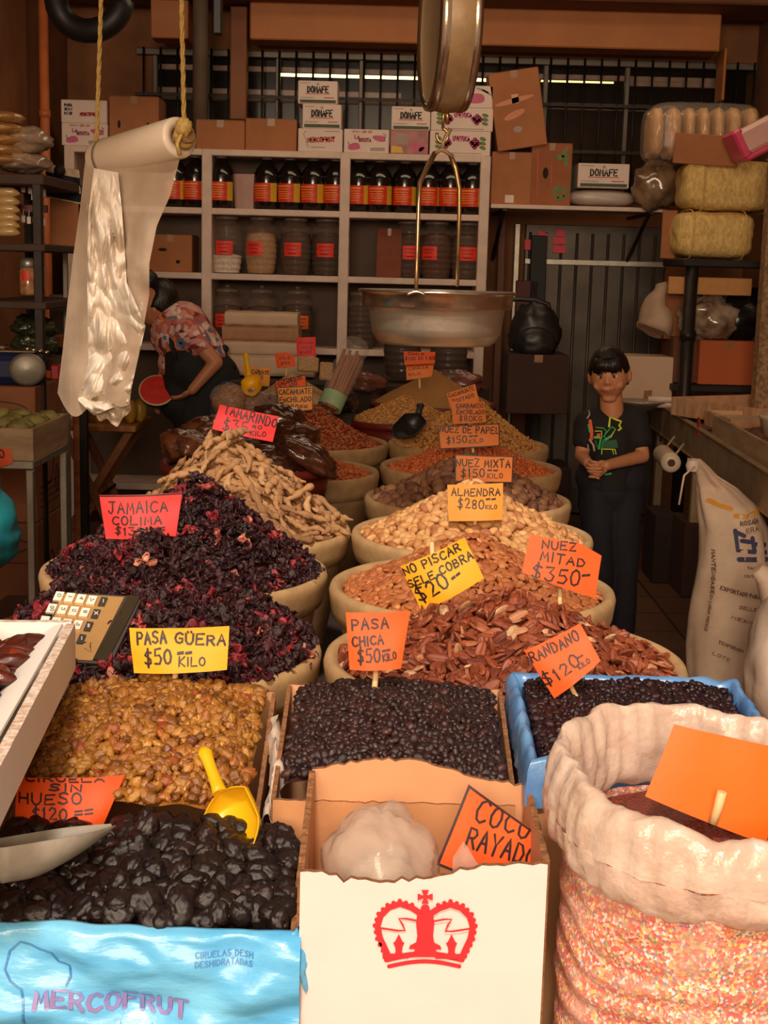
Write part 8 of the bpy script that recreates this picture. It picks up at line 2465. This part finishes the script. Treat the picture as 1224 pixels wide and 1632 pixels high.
def floral():
    m = bpy.data.materials.new('flowered_blouse'); m.use_nodes = True
    nt = m.node_tree; N, L = nt.nodes, nt.links; b = N['Principled BSDF']
    tc = N.new('ShaderNodeTexCoord'); vo = N.new('ShaderNodeTexVoronoi'); vo.inputs['Scale'].default_value = 34
    nn = N.new('ShaderNodeTexNoise'); nn.inputs['Scale'].default_value = 18
    mxv = N.new('ShaderNodeMix'); mxv.data_type = 'VECTOR'; mxv.inputs['Factor'].default_value = .06
    L.new(tc.outputs['Object'], nn.inputs['Vector']); L.new(tc.outputs['Object'], mxv.inputs[4]); L.new(nn.outputs['Color'], mxv.inputs[5]); L.new(mxv.outputs[1], vo.inputs['Vector'])
    sp = N.new('ShaderNodeSeparateColor'); L.new(vo.outputs['Color'], sp.inputs[0])
    rp = N.new('ShaderNodeValToRGB'); rp.color_ramp.interpolation = 'CONSTANT'
    cols = [(0, (214, 168, 156)), (.30, (178, 96, 92)), (.46, (206, 140, 132)), (.60, (120, 46, 44)), (.72, (216, 120, 70)), (.82, (226, 196, 186)), (.93, (96, 110, 140))]
    e_ = rp.color_ramp.elements
    while len(e_) < len(cols): e_.new(.5)
    for e, (p, c) in zip(e_, cols): e.position = p; e.color = (*lin(c), 1)
    L.new(sp.outputs[0], rp.inputs['Fac']); L.new(rp.outputs['Color'], b.inputs['Base Color']); b.inputs['Roughness'].default_value = .8
    return m
g = MB()
cap(g, J(288, 530, .02), J(318, 572, .02), .165, .155); cap(g, nkw.lerp(shn.lerp(shf, .5), .4), J(300, 545, .02), .085, .15)
cap(g, J(306, 575, -.02), J(285, 580, -.02), .12, .11)
cap(g, shn.lerp(shf, .02), shn.lerp(shf, .98), .075, .075); cap(g, shn, shn.lerp(eln, .42), .072, .066); cap(g, shf, shf.lerp(elf, .4), .07, .064)
V, F_ = flesh(g, .008, 6)
V = [v + Vector((1, .6, 1)) * .006 * nz(v.x * 14, v.y * 14, v.z * 14) for v in V]
bb = BVHTree.FromPolygons(V, F_)
g = MB(); g.add(V, F_, 0, True)
def on_b(px, py):
    d = ray(px, py).normalized(); h = bb.ray_cast(CAM, d)
    return (h[0] if h[0] is not None else J(px, py, -.1)) - d * .007
for a in range(5):
    t = a * 2 * PI / 5
    g.add([on_b(288 + 5 * math.cos(t) + 3.6 * math.cos(q), 547 + 5 * math.sin(t) + 3.6 * math.sin(q)) for q in [k * PI / 5 for k in range(10)]], [tuple(range(10))], 1)
g.add([on_b(288 + 2.6 * math.cos(q), 547 + 2.6 * math.sin(q)) - Vector((0, .001, 0)) for q in [k * PI / 5 for k in range(10)]], [tuple(range(10))], 2)
obj('blouse', g, [floral(), pm('blue_petal', (112, 130, 168), .7, var=.1), pm('dark_petal_eye', (40, 46, 70), .7, var=.1)], wom, world=True, occ=True)
g = MB()
cap(g, J(304, 580, .0), hipc, .165, .165); cap(g, hipc, J(318, 662, .0), .165, .15); cap(g, J(290, 590, -.02), J(286, 640, -.02), .09, .11)
V, F_ = flesh(g, .009, 6)
g = MB(); g.add(V, F_, 0, True)
m_apron = pm('black_apron', (24, 21, 23), .8, var=.2, scale=9, bump=.2, bscale=10)
apr = obj('apron', g, m_apron, wom, world=True, occ=True)
g = MB()
g.tube([J(266, 492, -.05), J(272, 520, -.10), J(274, 552, -.15), J(282, 575, -.15)], .014, 10, sq=(1, .5)); obj('apron_strap', g, m_apron, apr, world=True)
g = MB(); g.ell(J(358, 556, -.02), (.022, .02, .022), 14, 10); g.tube([J(358, 558, -.02), J(350, 575, -.03), J(366, 592, -.03)], .012, 8); g.tube([J(358, 558, -.02), J(362, 572, -.03), J(376, 588, -.03)], .010, 8); obj('apron_bow', g, m_apron, apr, world=True)
g = MB()
for s_, x in ((-1, -.07), (1, .09)):
    kn_ = Vector((foot.x + x * .8, WY + .02 - s_ * .06, .48)); an_ = Vector((foot.x + x, WY + .04 - s_ * .07, .10))
    cap(g, hipc + Vector((x * .6, -s_ * .05, -.06)), kn_, .115, .082); cap(g, kn_, an_, .082, .066)
V, F_ = flesh(g, .009, 6)
g = MB(); g.add(V, F_, 0, True); obj('jeans', g, pm('dark_jeans', (46, 48, 62), .8, c2=(34, 34, 46), scale=12), wom, world=True)
for s_, x in ((-1, -.07), (1, .09)):
    g = MB(); g.ell((foot.x + x - .06, WY + .04 - s_ * .07, .04), (.13, .048, .042), 20, 12); g.ell((foot.x + x - .06, WY + .04 - s_ * .07, .012), (.135, .05, .012), 20, 8); obj('shoe', g, m_shoe, wom, world=True)

# the watermelon half in her hands
c = J(250, 622, -.10)
r = thing('watermelon_half', 'cut half watermelon with red flesh held by the bending woman', 'watermelon', c)
Mw = Matrix.Rotation(math.radians(8), 4, 'Y') @ Matrix.Rotation(math.radians(52), 4, 'X')
R_ = .094
g = MB(); g.lathe([(.001, -R_ * .98)] + [(R_ * math.sin(t), -R_ * .98 * math.cos(t)) for t in [k * PI / 28 for k in range(1, 15)]], 44, mat=Mw); obj('rind', g, pm('melon_rind', (54, 62, 34), .4, c2=(30, 38, 22), scale=9, stretch=(1, 1, .2)), r, occ=True)
g = MB(); g.lathe([(R_, 0), (R_ * .985, .003), (R_ * .91, .003)], 44, mat=Mw); obj('pale_rim', g, pm('melon_white', (216, 196, 150), .5, var=.08), r)
g = MB(); g.lathe([(R_ * .92, .003), (R_ * .6, .006), (R_ * .3, .004), (.001, .006)], 44, mat=Mw); obj('flesh', g, pm('melon_flesh', (226, 62, 52), .35, c2=(206, 50, 44), scale=22, bump=.15, bscale=60, coat=.3), r)

# ---- person in a teal jacket at the left edge
TY = 3.2
J = lambda px, py, dy=0.0: at(px, py, TY + dy)
bx_ = J(-215, 830); 
foot = Vector((bx_.x, TY + .05, 0))
tp = thing('person', 'person in a teal jacket, only the bent sleeve showing at the left edge', 'person', foot)
g = MB()
hd = Vector((foot.x, TY, 1.42)); g.ell(hd, (.078, .096, .118), 30, 20, fn=lambda d: 1 - .12 * (d.z < 0) * d.z * d.z)
cap(g, hd + Vector((0, .01, -.09)), hd + Vector((0, .02, -.2)), .052, .055)
cap(g, hd + Vector((0, -.09, 0)), hd + Vector((0, -.104, -.03)), .01, .014)
cap(g, hd + Vector((-.14, .02, -.26)), hd + Vector((.14, .02, -.26)), .06, .06)
cap(g, hd + Vector((0, .02, -.3)), hd + Vector((0, .03, -.68)), .12, .13)
eln = J(-28, 852, -.02); wr_ = J(-90, 930, -.2)
shn = hd + Vector((.17, .02, -.26)); shf = hd + Vector((-.17, .02, -.26)); elf = hd + Vector((-.24, .06, -.54)); wf_ = hd + Vector((-.2, -.12, -.7))
cap(g, shn, eln, .05, .04); cap(g, eln, wr_, .04, .028); cap(g, shf, elf, .05, .04); cap(g, elf, wf_, .04, .028)
for s_ in (-1, 1):
    cap(g, Vector((foot.x + s_ * .08, TY + .03, .82)), Vector((foot.x + s_ * .09, TY + .02, .45)), .085, .06); cap(g, Vector((foot.x + s_ * .09, TY + .02, .45)), Vector((foot.x + s_ * .09, TY + .05, .08)), .06, .04); cap(g, Vector((foot.x + s_ * .09, TY + .04, .05)), Vector((foot.x + s_ * .09, TY - .12, .035)), .036, .03)
V, F_ = flesh(g, .009, 5); g = MB(); g.add(V, F_, 0, True)
hand(g, wr_, Vector((-.3, -.9, -.2)), (0, .2, -1), 1, 1, .5); hand(g, wf_, Vector((.3, -.9, -.2)), (0, .2, -1), -1, 1, .5)
obj('body', g, m_skin2, tp, world=True)
g = MB(); g.ell(hd + Vector((0, .02, .02)), (.086, .1, .118), 30, 20, fn=lambda d: 1 if d.z > -.2 and (d.y > -.45 or d.z > .5) else .8); obj('hair', g, m_hair, tp, world=True)
g = MB()
cap(g, hd + Vector((0, .02, -.36)), hd + Vector((0, .03, -.74)), .17, .165); cap(g, shf, shn, .075, .075); cap(g, shn, eln, .084, .090); cap(g, eln, wr_.lerp(eln, .1), .084, .056); cap(g, shf, elf, .08, .07); cap(g, elf, wf_.lerp(elf, .1), .07, .05)
V, F_ = flesh(g, .009, 4)
V = [v + Vector((1, .4, .3)) * .012 * nz(v.x * 9 + v.z * 14, v.y * 9, v.z * 26) for v in V]
g = MB(); g.add(V, F_, 0, True); obj('jacket', g, pm('teal_jacket', (0, 112, 120), .6, c2=(0, 88, 98), scale=7, bump=.2, bscale=14), tp, world=True)
g = MB()
for s_ in (-1, 1):
    cap(g, Vector((foot.x + s_ * .08, TY + .03, .84)), Vector((foot.x + s_ * .09, TY + .02, .45)), .105, .08); cap(g, Vector((foot.x + s_ * .09, TY + .02, .45)), Vector((foot.x + s_ * .09, TY + .05, .1)), .08, .07)
V, F_ = flesh(g, .01, 5); g = MB(); g.add(V, F_, 0, True); obj('trousers', g, m_trous, tp, world=True)
resolve_heaps()
